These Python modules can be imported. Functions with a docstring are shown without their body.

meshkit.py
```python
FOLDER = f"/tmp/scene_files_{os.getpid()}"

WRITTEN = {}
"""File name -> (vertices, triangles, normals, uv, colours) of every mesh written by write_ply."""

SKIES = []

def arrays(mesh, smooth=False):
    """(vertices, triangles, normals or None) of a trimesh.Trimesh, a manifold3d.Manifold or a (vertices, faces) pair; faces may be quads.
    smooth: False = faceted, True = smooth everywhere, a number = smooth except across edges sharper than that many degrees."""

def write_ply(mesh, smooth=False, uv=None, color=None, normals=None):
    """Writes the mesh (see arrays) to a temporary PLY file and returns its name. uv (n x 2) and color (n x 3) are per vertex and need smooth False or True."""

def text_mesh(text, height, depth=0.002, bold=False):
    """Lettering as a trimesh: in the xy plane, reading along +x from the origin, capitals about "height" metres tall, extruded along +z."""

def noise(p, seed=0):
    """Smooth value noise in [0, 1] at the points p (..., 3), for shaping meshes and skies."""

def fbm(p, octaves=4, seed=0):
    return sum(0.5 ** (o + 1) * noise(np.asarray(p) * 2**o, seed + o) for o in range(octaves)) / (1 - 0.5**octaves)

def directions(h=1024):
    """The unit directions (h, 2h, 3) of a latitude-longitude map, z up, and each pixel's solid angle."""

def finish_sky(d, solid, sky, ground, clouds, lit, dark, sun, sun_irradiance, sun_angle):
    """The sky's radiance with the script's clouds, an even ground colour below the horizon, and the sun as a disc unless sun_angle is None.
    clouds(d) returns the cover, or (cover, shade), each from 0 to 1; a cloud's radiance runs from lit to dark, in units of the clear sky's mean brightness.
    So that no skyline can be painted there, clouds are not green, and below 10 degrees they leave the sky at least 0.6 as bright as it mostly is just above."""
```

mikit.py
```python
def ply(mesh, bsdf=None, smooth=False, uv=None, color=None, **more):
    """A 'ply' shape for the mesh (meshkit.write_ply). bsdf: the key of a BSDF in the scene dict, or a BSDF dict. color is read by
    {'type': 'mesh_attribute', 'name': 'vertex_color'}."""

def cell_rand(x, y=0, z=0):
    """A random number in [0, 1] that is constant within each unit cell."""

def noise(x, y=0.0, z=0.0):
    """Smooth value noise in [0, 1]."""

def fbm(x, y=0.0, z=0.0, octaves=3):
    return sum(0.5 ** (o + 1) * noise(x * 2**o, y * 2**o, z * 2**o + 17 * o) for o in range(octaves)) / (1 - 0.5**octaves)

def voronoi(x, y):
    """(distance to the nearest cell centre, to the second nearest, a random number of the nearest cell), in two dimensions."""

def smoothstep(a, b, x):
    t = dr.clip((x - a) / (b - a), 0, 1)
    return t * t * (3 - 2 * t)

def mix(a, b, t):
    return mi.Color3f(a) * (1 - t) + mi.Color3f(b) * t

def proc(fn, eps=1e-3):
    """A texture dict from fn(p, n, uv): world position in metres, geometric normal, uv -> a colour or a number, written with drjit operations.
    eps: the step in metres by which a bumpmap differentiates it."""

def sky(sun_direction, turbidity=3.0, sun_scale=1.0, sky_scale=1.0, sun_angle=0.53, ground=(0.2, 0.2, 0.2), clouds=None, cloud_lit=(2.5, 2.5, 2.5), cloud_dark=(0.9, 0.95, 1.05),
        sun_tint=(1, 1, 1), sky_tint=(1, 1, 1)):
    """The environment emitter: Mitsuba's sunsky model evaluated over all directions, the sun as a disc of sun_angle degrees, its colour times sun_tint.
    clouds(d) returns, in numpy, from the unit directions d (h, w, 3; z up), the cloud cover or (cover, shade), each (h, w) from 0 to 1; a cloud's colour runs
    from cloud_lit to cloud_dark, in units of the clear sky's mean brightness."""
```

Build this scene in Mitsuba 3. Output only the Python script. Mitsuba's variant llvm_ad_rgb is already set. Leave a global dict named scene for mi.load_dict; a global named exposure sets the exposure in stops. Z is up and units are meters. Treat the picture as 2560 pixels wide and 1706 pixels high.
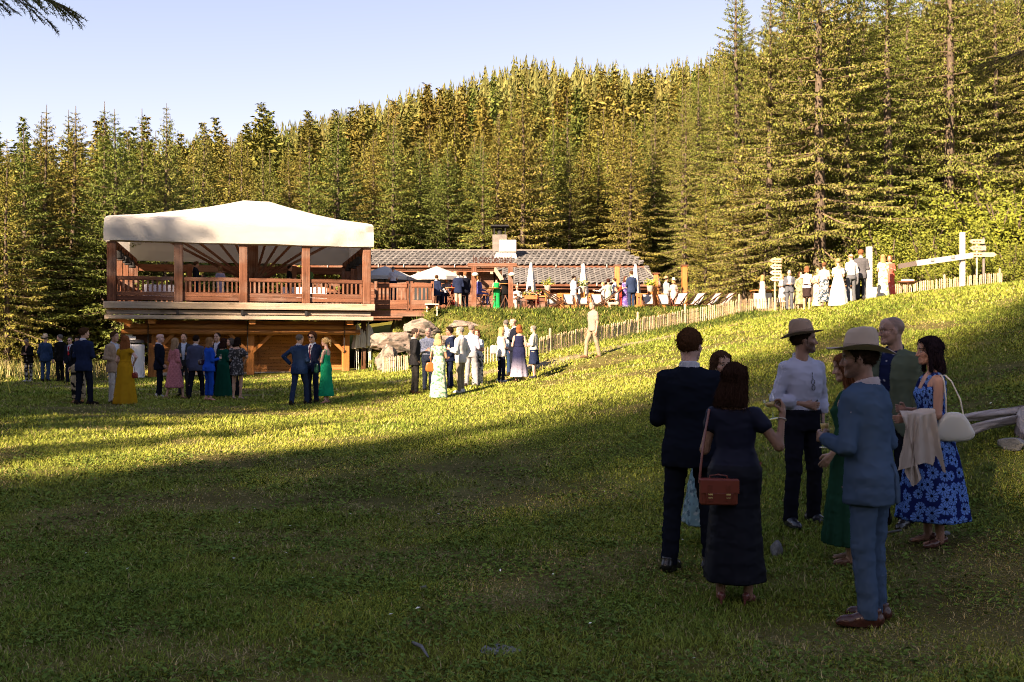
import math, random, numpy as np, trimesh, mitsuba as mi, drjit as dr, mikit, meshkit
from scipy.interpolate import RBFInterpolator, RegularGridInterpolator
from mikit import proc, noise, fbm, voronoi, smoothstep, mix
T = mi.ScalarTransform4f
scene, labels = {}, {}
# ------------------------------------------------------------------ camera, sky, exposure
CAM_Z = 1.7
scene['camera'] = {'type': 'perspective', 'fov': 54.43, 'fov_axis': 'x', 'near_clip': 0.1, 'far_clip': 3000.0, 'principal_point_offset_y': -0.0100,
                   'to_world': T().look_at(origin=[0, 0, CAM_Z], target=[0, 10, CAM_Z], up=[0, 0, 1])}
SUN_AZ, SUN_EL = math.radians(36), math.radians(28)           # behind the camera, to its left
SUN = np.array([-math.sin(SUN_AZ) * math.cos(SUN_EL), -math.cos(SUN_AZ) * math.cos(SUN_EL), math.sin(SUN_EL)])
scene['sky'] = mikit.sky(SUN.tolist(), turbidity=2.3, sun_scale=0.9, sky_scale=0.54, sun_tint=(1.0, 0.96, 1.0), sky_tint=(1.40, 0.90, 0.79), ground=(0.08, 0.09, 0.04))
exposure = 4.28

# ------------------------------------------------------------------ helpers
R0 = np.random.default_rng(7)


def numbered(key):
    if key not in used:
        used.add(key)
        return key
    i = count.get(key, 1)
    while f'{key}_{i:03d}' in used:
        i += 1
    count[key] = i + 1
    k = f'{key}_{i:03d}'
    used.add(k)
    return k


used, count = set(), {}


def tag(key, label=None, cat=None, group=None, kind=None):
    d = labels.setdefault(key, {})
    for a, b in (('label', label), ('category', cat), ('group', group), ('kind', kind)):
        if b:
            d[a] = b


def thing(name, label, cat, group=None):
    k = numbered(name)
    tag(k, label, cat, group)
    return k


def put(name, mesh, bsdf, parent=None, smooth=False, uv=None, color=None, **more):
    """One mesh as one entry of the scene; a part when it has a parent."""
    k = numbered(f'{parent}__{name}' if parent else name)
    if isinstance(mesh, Mesh):
        mesh, uv, color = mesh.get()
        smooth = bool(smooth)
    scene[k] = mikit.ply(mesh, bsdf, smooth=smooth, uv=uv, color=color, **more)
    return k


class Mesh:
    """Collects pieces into one mesh with uv (along the grain, across it + an offset per piece) and vertex colours."""
    ids = 0

    def __init__(self, col=(1, 1, 1)):
        self.v, self.f, self.uv, self.c, self.n, self.col = [], [], [], [], 0, col

    def add(self, v, f, uv=None, col=None):
        v, f = np.asarray(v, float), np.asarray(f, int)
        if f.shape[1] == 4:
            f = np.vstack([f[:, [0, 1, 2]], f[:, [0, 2, 3]]])
        self.v.append(v)
        self.f.append(f + self.n)
        self.n += len(v)
        if uv is None:
            Mesh.ids += 1
            uv = np.c_[v @ [.6, .5, 1.0], v @ [.8, -.6, .1] + 10.0 * (Mesh.ids % 97)]
        self.uv.append(uv)
        self.c.append(np.broadcast_to(np.asarray(self.col if col is None else col, float), (len(v), 3)))
        return self

    def box(self, c, size, rot=None, col=None, bev=0.0):
        """Box with centre c, full size, rot: 3x3 or rotation about z in radians."""
        s = np.asarray(size, float) / 2
        if bev:
            b = min(bev, *(s * .45))
            pts = []
            for sx in (-1, 1):
                for sy in (-1, 1):
                    for sz in (-1, 1):
                        g = np.array([sx, sy, sz]) * s
                        pts += [g - [0, sy * b, sz * b], g - [sx * b, 0, sz * b], g - [sx * b, sy * b, 0]]
            m = trimesh.convex.convex_hull(np.array(pts))
            v, f = np.array(m.vertices), np.array(m.faces)
        else:
            v = np.array([[x, y, z] for x in (-1, 1) for y in (-1, 1) for z in (-1, 1)], float) * s
            f = np.array([[0, 1, 3, 2], [4, 6, 7, 5], [0, 4, 5, 1], [2, 3, 7, 6], [0, 2, 6, 4], [1, 5, 7, 3]])
        L = int(np.argmax(s))
        Mesh.ids += 1
        uv = np.c_[v[:, L], v.sum(1) - v[:, L] + 10.0 * (Mesh.ids % 97)]
        if rot is not None:
            if np.isscalar(rot):
                rot = rotz(rot)
            v = v @ np.asarray(rot).T
        return self.add(v + np.asarray(c, float), f, uv, col)

    def bar(self, a, b, w, h=None, up=(0, 0, 1), col=None, bev=0.0):
        """Bar of section w x h from a to b."""
        a, b = np.asarray(a, float), np.asarray(b, float)
        d = b - a
        L = np.linalg.norm(d)
        d = d / L
        up = np.asarray(up, float)
        if abs(d @ up) > .95:
            up = np.array([1.0, 0, 0])
        x = np.cross(d, up)
        x /= np.linalg.norm(x)
        R = np.stack([d, x, np.cross(x, d)], 1)
        return self.box((a + b) / 2, (L, w, w if h is None else h), R, col, bev)

    def tube(self, pts, r, sides=8, col=None, caps=True):
        p = np.asarray(pts, float)
        r = np.broadcast_to(np.asarray(r, float), (len(p),))
        t = np.gradient(p, axis=0)
        t /= np.linalg.norm(t, axis=1, keepdims=True) + 1e-12
        ref = np.array([0, 0, 1.0]) if abs(t[0, 2]) < .9 else np.array([1.0, 0, 0])
        a = np.cross(t, ref)
        a /= np.linalg.norm(a, axis=1, keepdims=True) + 1e-12
        b, an = np.cross(t, a), np.arange(sides) * 2 * np.pi / sides
        v = (p[:, None] + r[:, None, None] * (np.cos(an)[None, :, None] * a[:, None] + np.sin(an)[None, :, None] * b[:, None])).reshape(-1, 3)
        i, j = np.meshgrid(np.arange(len(p) - 1), np.arange(sides), indexing='ij')
        q = np.stack([i * sides + j, (i + 1) * sides + j, (i + 1) * sides + (j + 1) % sides, i * sides + (j + 1) % sides], -1).reshape(-1, 4)
        f = np.vstack([q[:, [0, 1, 2]], q[:, [0, 2, 3]]])
        Mesh.ids += 1
        l = np.r_[0, np.cumsum(np.linalg.norm(np.diff(p, axis=0), axis=1))]
        uv = np.c_[np.repeat(l, sides), np.tile(np.abs(an - np.pi), len(p)) * np.repeat(r, sides) + 10.0 * (Mesh.ids % 97)]
        if caps:
            n = len(v)
            v = np.vstack([v, p[:1], p[-1:]])
            uv = np.vstack([uv, uv[:1], uv[-1:]])
            k = np.arange(sides)
            e = (len(p) - 1) * sides
            f = np.vstack([f, np.c_[k, (k + 1) % sides, np.full(sides, n)], np.c_[e + (k + 1) % sides, e + k, np.full(sides, n + 1)]])
        return self.add(v, f, uv, col)

    def lathe(self, prof, c=(0, 0, 0), sides=16, col=None, fold=0, nf=0):
        """Profile of (r, z) turned round z; fold, nf: pleats."""
        prof = np.asarray(prof, float)
        an = np.arange(sides) * 2 * np.pi / sides
        rr = prof[:, :1] * (1 + fold * np.cos(nf * an)[None])
        v = np.stack([rr * np.cos(an), rr * np.sin(an), np.repeat(prof[:, 1:], sides, 1)], -1).reshape(-1, 3) + np.asarray(c, float)
        i, j = np.meshgrid(np.arange(len(prof) - 1), np.arange(sides), indexing='ij')
        q = np.stack([i * sides + j, i * sides + (j + 1) % sides, (i + 1) * sides + (j + 1) % sides, (i + 1) * sides + j], -1).reshape(-1, 4)
        return self.add(v, q, None, col)

    def tri(self, m, col=None):
        return self.add(m.vertices, m.faces, None, col)

    def get(self):
        return trimesh.Trimesh(np.vstack(self.v), np.vstack(self.f), process=False), np.vstack(self.uv), np.vstack(self.c)


def rotz(a):
    c, s = math.cos(a), math.sin(a)
    return np.array([[c, -s, 0], [s, c, 0], [0, 0, 1.0]])


def bsdf(key, d):
    scene[key] = d


def rgb(*c):
    return {'type': 'rgb', 'value': list(c)}


VC = {'type': 'mesh_attribute', 'name': 'vertex_color'}


def matte(key, tex, two=True):
    d = {'type': 'diffuse', 'reflectance': tex}
    bsdf(key, {'type': 'twosided', 'bsdf': d} if two else d)


def princ(key, tex, rough=.6, spec=.3, **more):
    d = {'type': 'principled', 'base_color': tex, 'roughness': rough, 'specular': spec, **more}
    bsdf(key, {'type': 'twosided', 'bsdf': d})


def wood(dark, light, tone=.35, grey=0.0, knots=.35):
    """Wood by uv: u runs along the grain in metres, v across it; each piece has its own offset in v, so its own tone."""
    def fn(p, n, uv):
        u, v = uv.x, uv.y
        piece = dr.floor(v / 10.0 + .5)
        g = noise(u * 1.3 + piece * 7.0, v * 38.0, piece)
        g2 = noise(u * 5.0, v * 130.0, piece)
        t = mikit.cell_rand(piece, 3.0, 1.0)
        k = smoothstep(.80, .93, noise(u * 2.2 + piece * 3.0, v * 9.0, piece + 40.0)) * knots
        w = smoothstep(.42, .75, fbm(p.x * .9 + piece * .37, p.y * .9, p.z * 1.6))
        c = mix(dark, light, dr.clip(.15 + .55 * g + .25 * g2 + tone * (t - .5), 0, 1))
        c = c * (1.0 - k)
        return mix(c, mi.Color3f(.30, .275, .25) * (.55 + .6 * g), w * grey)
    return proc(fn)


matte('mat_vc', VC)                                                          # cloth, leaves, blades: colour per vertex
princ('mat_skin', VC, .5, .35)
princ('mat_gloss', VC, .28, .5)
princ('mat_satin', VC, .6, .12)
princ('mat_paint', VC, .55, .4)
matte('mat_red_wood', wood((.065, .028, .019), (.19, .090, .056), .45, .25))
matte('mat_dark_wood', wood((.030, .014, .009), (.085, .040, .022), .4, .1))
matte('mat_pale_wood', wood((.22, .165, .12), (.44, .36, .27), .3, .6))
matte('mat_orange_wood', wood((.22, .085, .027), (.45, .195, .060), .4, .12))
matte('mat_grey_wood', wood((.16, .125, .10), (.36, .30, .25), .6, .5))
matte('mat_pale_stake', wood((.28, .20, .12), (.58, .45, .30), .8, .45))
# ------------------------------------------------------------------ the ground
G = np.array([  # x, y, z of the lawn
    (0, 0, 0), (-5, 5, 0), (0, 5, 0), (2, 6.2, -.05), (3.3, 7.85, .17), (2.7, 9.25, .06), (1.5, 7.5, .02), (5.2, 10.5, .90), (6.3, 10.6, 1.02), (6, 7, .50), (5, 4, .22), (3, 3, 0), (4.2, 9.6, .42),
    (-10.4, 24.2, .33), (-9.4, 24.3, .32), (-9.9, 27.9, .31), (-5.4, 25.1, .262), (-17.8, 38, .40), (-2.62, 27.1, .43), (-1.4, 26.5, .5), (.2, 28.9, .715), (.7, 30.1, .80),
    (2.6, 31.8, 1.38), (11.4, 34.8, 3.17), (12.6, 36.1, 3.40), (14.2, 38, 3.60), (20.6, 42, 4.2), (2.8, 20, .83), (9.4, 26, 2.27), (.92, 36, 1.46), (5.1, 41, 2.26), (7.6, 43, 2.73),
    (9.8, 44, 3.16), (12, 45, 3.37), (-9, 43, .6), (-14, 42, .5), (-4.4, 38, .79), (-25, 15, .1), (-20, 5, 0), (-30, 40, .6), (20, 15, 3.3), (12, 12, 1.9), (25, 30, 4.5), (30, 45, 4.9),
    (0, 15, .25), (-6, 15, .1), (-10, 10, 0), (2.8, 14, .45), (0, 20, .4), (-5, 20, .2), (-9, 47, .7), (-16, 48, .6), (-4.4, 40.4, 1.0), (-4.1, 44, 2.9), (.2, 46, 3.35), (4.8, 47, 3.55),
    (8.9, 48, 3.62), (13, 48, 3.8), (-1.5, 41.5, 1.9), (2.5, 43.5, 2.75), (-3.5, 50, 3.4), (4, 54, 3.5), (10, 55, 3.8), (-10, 52, 1.2), (-18, 56, 1.2), (-35, 56, 1.5), (22, 52, 4.5), (-6.6, 43, .72), (-6.0, 41, .68), (-5.3, 42.2, .85), (-7.5, 45, .75), (-5.6, 44.5, 1.1), (-7, 48, 1.0),
    (-8, 58, 3.0), (0, 62, 3.5), (12, 62, 4.6), (26, 60, 5.4), (40, 60, 7.5), (-30, 66, 3.0), (-14, 66, 3.4), (0, 70, 4.2), (-45, 30, 1), (-40, 5, 0), (-10, -10, 0), (10, -10, 1.6), (20, 0, 3.0), (-30, -20, 0), (30, -20, 3), (45, 20, 6)])
_rbf = RBFInterpolator(G[:, :2], G[:, 2], kernel='thin_plate_spline', smoothing=.05)
_gx, _gy = np.arange(-60, 80.1, .5), np.arange(-60, 80.1, .5)
_gz = _rbf(np.stack(np.meshgrid(_gx, _gy, indexing='ij'), -1).reshape(-1, 2)).reshape(len(_gx), len(_gy))
_gz = np.clip(_gz, -1.5, 16)
_lawn = RegularGridInterpolator((_gx, _gy), _gz, bounds_error=False, fill_value=None)
EDGE = np.array([(-4.6, 44.3), (-2, 45.0), (.2, 46), (4.8, 47), (8.9, 48), (11.5, 48.6)])       # front edge of the terrace
TER_Z = 3.50
HX = (np.array([-900, -300, 0, 240, 500, 700, 950, 1200, 1350, 1480, 1700, 2353, 2700, 3400]) * 1.088 - 1280) / 2489
HT = np.array([.12, .125, .135, .145, .167, .188, .220, .252, .240, .226, .24, .30, .32, .33])


def hill(x, y):
    """The wooded mountainside beyond y = 64."""
    t = np.interp(x / np.maximum(y, 1), HX, HT)
    s = np.clip((y - 64) / 380, 0, None)
    prof = np.where(s < 1, s ** 1.12, 1 - .35 * (s - 1))
    return t * 444 * prof + 2.0 * (meshkit.noise(np.stack([x / 30, y / 30, 0 * x], -1), 3) - .5) * np.clip((y - 66) / 40, 0, 1)


def ground(x, y):
    x, y = np.asarray(x, float), np.asarray(y, float)
    z = _lawn(np.stack([np.clip(x, -60, 80), np.clip(y, -60, 66)], -1))
    e = np.interp(x, EDGE[:, 0], EDGE[:, 1], left=1e3, right=1e3)
    k = np.clip((y - e) / .9, 0, 1) * np.clip((11.5 - x) / 2, 0, 1) * np.clip((66 - y) / 4, 0, 1)
    z = z * (1 - k) + TER_Z * k
    n = np.stack([x, y, 0 * x], -1)
    z = z + .05 * (meshkit.noise(n / 1.7, 5) - .5) * (1 - k) + .03 * (meshkit.noise(n / .6, 6) - .5) * (1 - k)
    u = -(x * .588 + y * .809)                                                # added, unseen slope: carries the shade trees back to let in more skylight
    q = np.clip((u - 40) / 30, 0, 1)
    return z + np.where(y > 62, hill(x, y), 0) + 32 * q * q * (3 - 2 * q)


def gz(x, y):
    return float(ground(np.array([x]), np.array([y]))[0])


def path_mask(x, y):
    """1 on the trodden dirt track that climbs past the fence, and on the gravel in front of the pavilion."""
    def line(pts, w):
        d = np.full(np.shape(x), 1e9)
        for (ax, ay), (bx, by) in zip(pts[:-1], pts[1:]):
            t = np.clip(((x - ax) * (bx - ax) + (y - ay) * (by - ay)) / ((bx - ax) ** 2 + (by - ay) ** 2), 0, 1)
            d = np.minimum(d, np.hypot(x - ax - t * (bx - ax), y - ay - t * (by - ay)))
        return np.clip(1.25 - d / w, 0, 1)
    n = meshkit.fbm(np.stack([x / 1.6, y / 1.6, 0 * x], -1), 4, 11)
    m = np.maximum(line([(-3.5, 33.2), (-.5, 33.0), (1.3, 32.6), (3.4, 33.6), (6.5, 36.2), (9.5, 39.5), (12, 42.0), (14, 43.5)], 1.15), .9 * line([(-19, 34.5), (-15, 34.0), (-11.5, 33.2)], 1.3))
    m = np.maximum(m, .8 * line([(-9, 29.5), (-7.2, 29.2), (-5.2, 29.6)], .6))
    m = np.maximum(m, .75 * line([(9.5, 37.2), (12, 38.0), (15.5, 39.8), (19, 41)], 1.2))
    return np.clip((m * 1.3 - 1.05 + n * 1.15), 0, 1) * .85 * (m > 0)


def bare_mask(x, y):
    """Patches of dry, thin turf."""
    n = meshkit.fbm(np.stack([x / 1.1, y / 1.1, 0 * x], -1), 4, 21)
    n2 = meshkit.fbm(np.stack([x / 4.5, y / 4.5, 0 * x], -1), 3, 22)
    near = np.exp(-((x - 2.6) / 1.9) ** 2 - ((y - 7.0) / 2.2) ** 2)
    bank = np.exp(-((x - 4.4) / 1.1) ** 2 - ((y - 7.6) / 1.9) ** 2)
    return np.clip((n * .75 + n2 * .5 + .20 * near + .22 * bank - .66) * 5.0, 0, 1)


def grid_ground(xs, ys):
    X, Y = np.meshgrid(xs, ys, indexing='ij')
    Z = ground(X.ravel(), Y.ravel())
    v = np.c_[X.ravel(), Y.ravel(), Z]
    i, j = np.meshgrid(np.arange(len(xs) - 1), np.arange(len(ys) - 1), indexing='ij')
    a = i * len(ys) + j
    return v, np.stack([a, a + len(ys), a + len(ys) + 1, a + 1], -1).reshape(-1, 4)


def soil_color(v):
    x, y, z = v.T
    n = meshkit.fbm(np.stack([x / .7, y / .7, 0 * x], -1), 4, 31)[:, None]
    n2 = meshkit.fbm(np.stack([x / 6, y / 6, 0 * x], -1), 3, 32)[:, None]
    c = np.array([.080, .090, .022]) * (.55 + .9 * n) + np.array([.035, .012, .0]) * np.clip(n2 - .4, 0, 1) * 2
    b, p = bare_mask(x, y)[:, None], path_mask(x, y)[:, None]
    c = c * (1 - .5 * b) + .5 * b * np.array([.105, .072, .042]) * (.5 + n)
    c = c * (1 - p) + p * np.array([.28, .23, .165]) * (.55 + .8 * n)
    litter = y[:, None] > 59 + 5 * n2                                         # needle litter under the spruces
    c = np.where(litter, np.array([.085, .062, .036]) * (.5 + n), c)
    return c


near_v, near_f = grid_ground(np.arange(-34, 34.01, .25), np.arange(-2, 60.01, .25))
put('ground', (near_v, near_f), 'mat_vc', smooth=True, color=soil_color(near_v))
tag('ground', 'lawn sloping up to the right, with worn dirt track and terrace bank', kind='structure')
xs = np.r_[np.arange(-420, -60, 12), np.arange(-60, 60, 3), np.arange(60, 421, 12)]
fv, ff = grid_ground(xs, np.r_[np.arange(60, 120, 3), np.arange(120, 700, 12)])
put('hillside', (fv, ff), 'mat_vc', smooth=True, color=soil_color(fv))
tag('hillside', 'steep mountainside under the spruce forest', kind='structure')
sv = []
m = Mesh()
for xs, ys in ((np.arange(-150, -33.9, 2), np.arange(-120, 60.1, 2)), (np.arange(34, 90.1, 2), np.arange(-120, 60.1, 2)), (np.arange(-34, 34.1, 2), np.arange(-120, -1.9, 2))):
    m.add(*grid_ground(xs, ys))
v = np.vstack(m.v)
put('meadow', trimesh.Trimesh(v, np.vstack(m.f), process=False), 'mat_vc', smooth=True, color=soil_color(v))
tag('meadow', 'rough meadow around the lawn, with an added slope behind the viewpoint', kind='structure')
matte('mat_gravel', proc(lambda p, n, uv: mix((.26, .215, .17), (.46, .40, .33), fbm(p.x * 9, p.y * 9, p.z * 9)) * (.7 + .5 * noise(p.x * 55, p.y * 55, p.z * 55))))
tv, tf = grid_ground(np.arange(-4.4, 10.6, .4), np.arange(45.4, 58.1, .4))
ok = tv[:, 1] > np.interp(tv[:, 0], EDGE[:, 0], EDGE[:, 1]) + 1.0
tf = tf[ok[tf].all(1)]
tv[:, 2] += .006
put('terrace_paving', (tv, tf), 'mat_gravel', smooth=True)
tag('terrace_paving', 'pale gravel of the raised terrace in front of the chalet', kind='structure')
# ------------------------------------------------------------------ the forest
def ring_dirs(a):
    return np.stack([np.cos(a), np.sin(a), 0 * a], -1)


def spruce(h, seed, dens=1.0, R=None, low=.06, tint=(1, 1, 1), lichen=0.0, leaf=.14, cone=.22, power=.92, dead=0.0):
    """Trunk and crown of one spruce of height h: whorls of drooping boughs carrying small kite-shaped sprays."""
    g = np.random.default_rng(seed)
    R = R or .135 * h + .55
    R *= 1.22
    t = Mesh()
    zs = np.linspace(0, h, 9)
    wob = np.cumsum(g.normal(0, .035, (9, 2)), 0) * (h / 20)
    t.tube(np.c_[wob, zs], np.maximum(.012, .0115 * h * (1 - zs / h) ** .9 + .01) * np.r_[1.5, np.ones(8)], 7)
    V, F, C = [], [], []
    n = 0
    z = low * h
    brown, green, light = np.array([.128, .112, .053]), np.array([.112, .128, .034]), np.array([.242, .236, .064])
    P, D, U, S, K = [], [], [], [], []
    bt = Mesh()
    while z < h * .975:
        f = z / h
        L0 = R * (1 - f) ** power * (1.0 if f > .2 else .75 + 1.2 * f) * (1 - .2 * f ** 6)
        nb = max(4, int(g.integers(5, 8) * (1 if f < .85 else .8)))
        a0 = g.random() * 6.28
        for k in range(nb):
            a = a0 + 6.28 * k / nb + g.normal(0, .25)
            L = max(.15, L0 * g.uniform(.62, 1.18))
            if g.random() < .10:
                L *= .55
            d = np.array([math.cos(a), math.sin(a), 0])
            up = .55 * f ** 2 - .32 * (1 - f) + g.normal(0, .10)
            m = max(6, int(dens * L * 23 + 5))
            s = (np.arange(m) + g.random(m)) / m
            s = .10 + .9 * s ** .8
            base = np.array([np.interp(z, zs, wob[:, 0]), np.interp(z, zs, wob[:, 1]), z])
            zz = L * (up * s - .28 * (1 - f) * s ** 2 + .26 * s ** 3)
            p = base + d * (L * s)[:, None] + np.c_[np.zeros((m, 2)), zz]
            if L > 1.2:
                q = np.linspace(0, .9, 4)
                bt.tube(base + d * (L * q)[:, None] + np.c_[np.zeros((4, 2)), L * (up * q - .28 * (1 - f) * q ** 2 + .26 * q ** 3)], np.linspace(.035, .008, 4) * (.5 + L / 3), 4, caps=False)
            side = np.array([-d[1], d[0], 0])
            w = g.normal(0, .30, m) * (1.1 - s) * L * .5
            p = p + side * w[:, None] + g.normal(0, .04, (m, 3)) * [1, 1, .6]
            sd = np.sign(w + 1e-9)
            P.append(p)
            dirs = d * g.uniform(.5, 1.1, m)[:, None] + side * (sd * g.uniform(.2, .9, m))[:, None] + np.c_[np.zeros((m, 2)), g.uniform(-.65, .25, m)]
            D.append(dirs)
            U.append(g.normal(0, .45, (m, 3)) + [0, 0, 1])
            ls = leaf * (.80 + .35 * min(L / 2.5, 1)) * min(1, .48 + L / 1.2)
            S.append(ls * g.uniform(.6, 1.5, m))
            K.append(np.where(s > .72, 1.0, .35) * g.uniform(.4, 1.0, m))
            mh = int(m * (.55 + lichen))                                      # hanging twigs below the bough
            i = g.integers(0, m, mh)
            P.append(p[i])
            D.append(np.c_[g.normal(0, .22, (mh, 2)), -np.ones(mh)])
            U.append(np.c_[g.normal(0, 1, (mh, 2)), np.zeros(mh)] + d * .8)
            S.append(ls * g.uniform(.7, 1.5, mh) * (1 + .3 * lichen))
            K.append(np.where(g.random(mh) < .45, -g.uniform(.1, 1, mh), g.uniform(0, .6, mh)) if lichen else g.uniform(0, .5, mh) * np.where(g.random(mh) < cone, -1.4, 1))
        z += max(.24, (.040 * h * (1 - .60 * f))) * g.uniform(.8, 1.2) * (1.0 if dens > .5 else 1.5)
    P, D, U, S, K = map(np.concatenate, (P, D, U, S, K))
    D /= np.linalg.norm(D, axis=1, keepdims=True)
    X = np.cross(D, U)
    X /= np.linalg.norm(X, axis=1, keepdims=True) + 1e-9
    N = np.cross(X, D)
    wd = S * .22
    a, b = P, P + D * S[:, None]
    mid = P + D * (S * .45)[:, None] + N * (S * .10)[:, None]
    v = np.stack([a, mid + X * wd[:, None], b, mid - X * wd[:, None]], 1).reshape(-1, 3)
    i = np.arange(len(P)) * 4
    f = np.vstack([np.c_[i, i + 1, i + 3], np.c_[i + 1, i + 2, i + 3]])
    r = g.random((len(P), 1))
    kk = np.clip(K, 0, 1)[:, None]
    c = green * (1 - kk) + light * kk
    c = np.where(K[:, None] < 0, brown * (.7 + .8 * r), c * (.7 + .6 * r)) * np.asarray(tint)
    v = np.vstack([v, np.vstack(bt.v)]) if bt.v else v
    c = np.repeat(c, 4, 0)
    if bt.v:
        f = np.vstack([f, np.vstack(bt.f) + len(c)])
        c = np.vstack([c, np.tile([.10, .075, .05], (bt.n, 1)) * (1 + lichen)])
    return t, (v, f, c)


matte('mat_bark', proc(lambda p, n, uv: mix((.050, .037, .028), (.15, .12, .092), fbm(p.x * 9, p.y * 9, p.z * 2.2)) * (.6 + .7 * noise(p.x * 30, p.y * 30, p.z * 7))))


def tree_proto(name, h, seed, **k):
    t, (v, f, c) = spruce(h, seed, **k)
    scene['proto_' + name] = {'type': 'shapegroup', 'trunk': mikit.ply(t.get()[0], 'mat_bark', smooth=True), 'crown': mikit.ply((v, f), 'mat_vc', color=c)}
    return h


def plant(name, proto, x, y, s, rot, sxy=1.0, label=None, cat='tree', group=None, sink=.15):
    k = numbered(name)
    scene[k] = {'type': 'instance', 'to_world': T().translate([float(x), float(y), gz(x, y) - sink]).rotate([0, 0, 1], float(rot)).scale([float(s * sxy), float(s * sxy), float(s)]),
                'group': {'type': 'ref', 'id': 'proto_' + proto}}
    tag(k, label, cat, group)
    return k


TINTS = [(1, 1, 1), (1.10, 1.0, .9), (.9, 1.02, .9), (1.2, 1.03, 1.0), (.80, .95, .9), (1.05, 1.12, .85)]
PROTO = {}
for i in range(6):
    PROTO[f'near{i}'] = tree_proto(f'near{i}', 15, 100 + i, dens=2.0, tint=TINTS[i], R=(2.5, 2.9, 2.2, 2.7, 3.0, 2.4)[i], low=.05, leaf=.14)
for i in range(4):
    PROTO[f'mid{i}'] = tree_proto(f'mid{i}', 15, 140 + i, dens=.62, tint=TINTS[(i * 2 + 1) % 6], R=(2.5, 2.9, 2.3, 2.7)[i], low=.08, leaf=.24, cone=.12)
for i in range(3):
    PROTO[f'tall{i}'] = tree_proto(f'tall{i}', 24, 170 + i, dens=2.3, tint=((1.05, 1.10, .95), (1.0, 1.12, .9), (1.12, 1.10, 1.0))[i], R=(3.9, 3.5, 4.2)[i], low=(.07, .04, .09)[i], leaf=.108, lichen=(.35, .15, .5)[i])
TR = np.random.default_rng(55)
FOREST = []
y = 57.0
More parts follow.
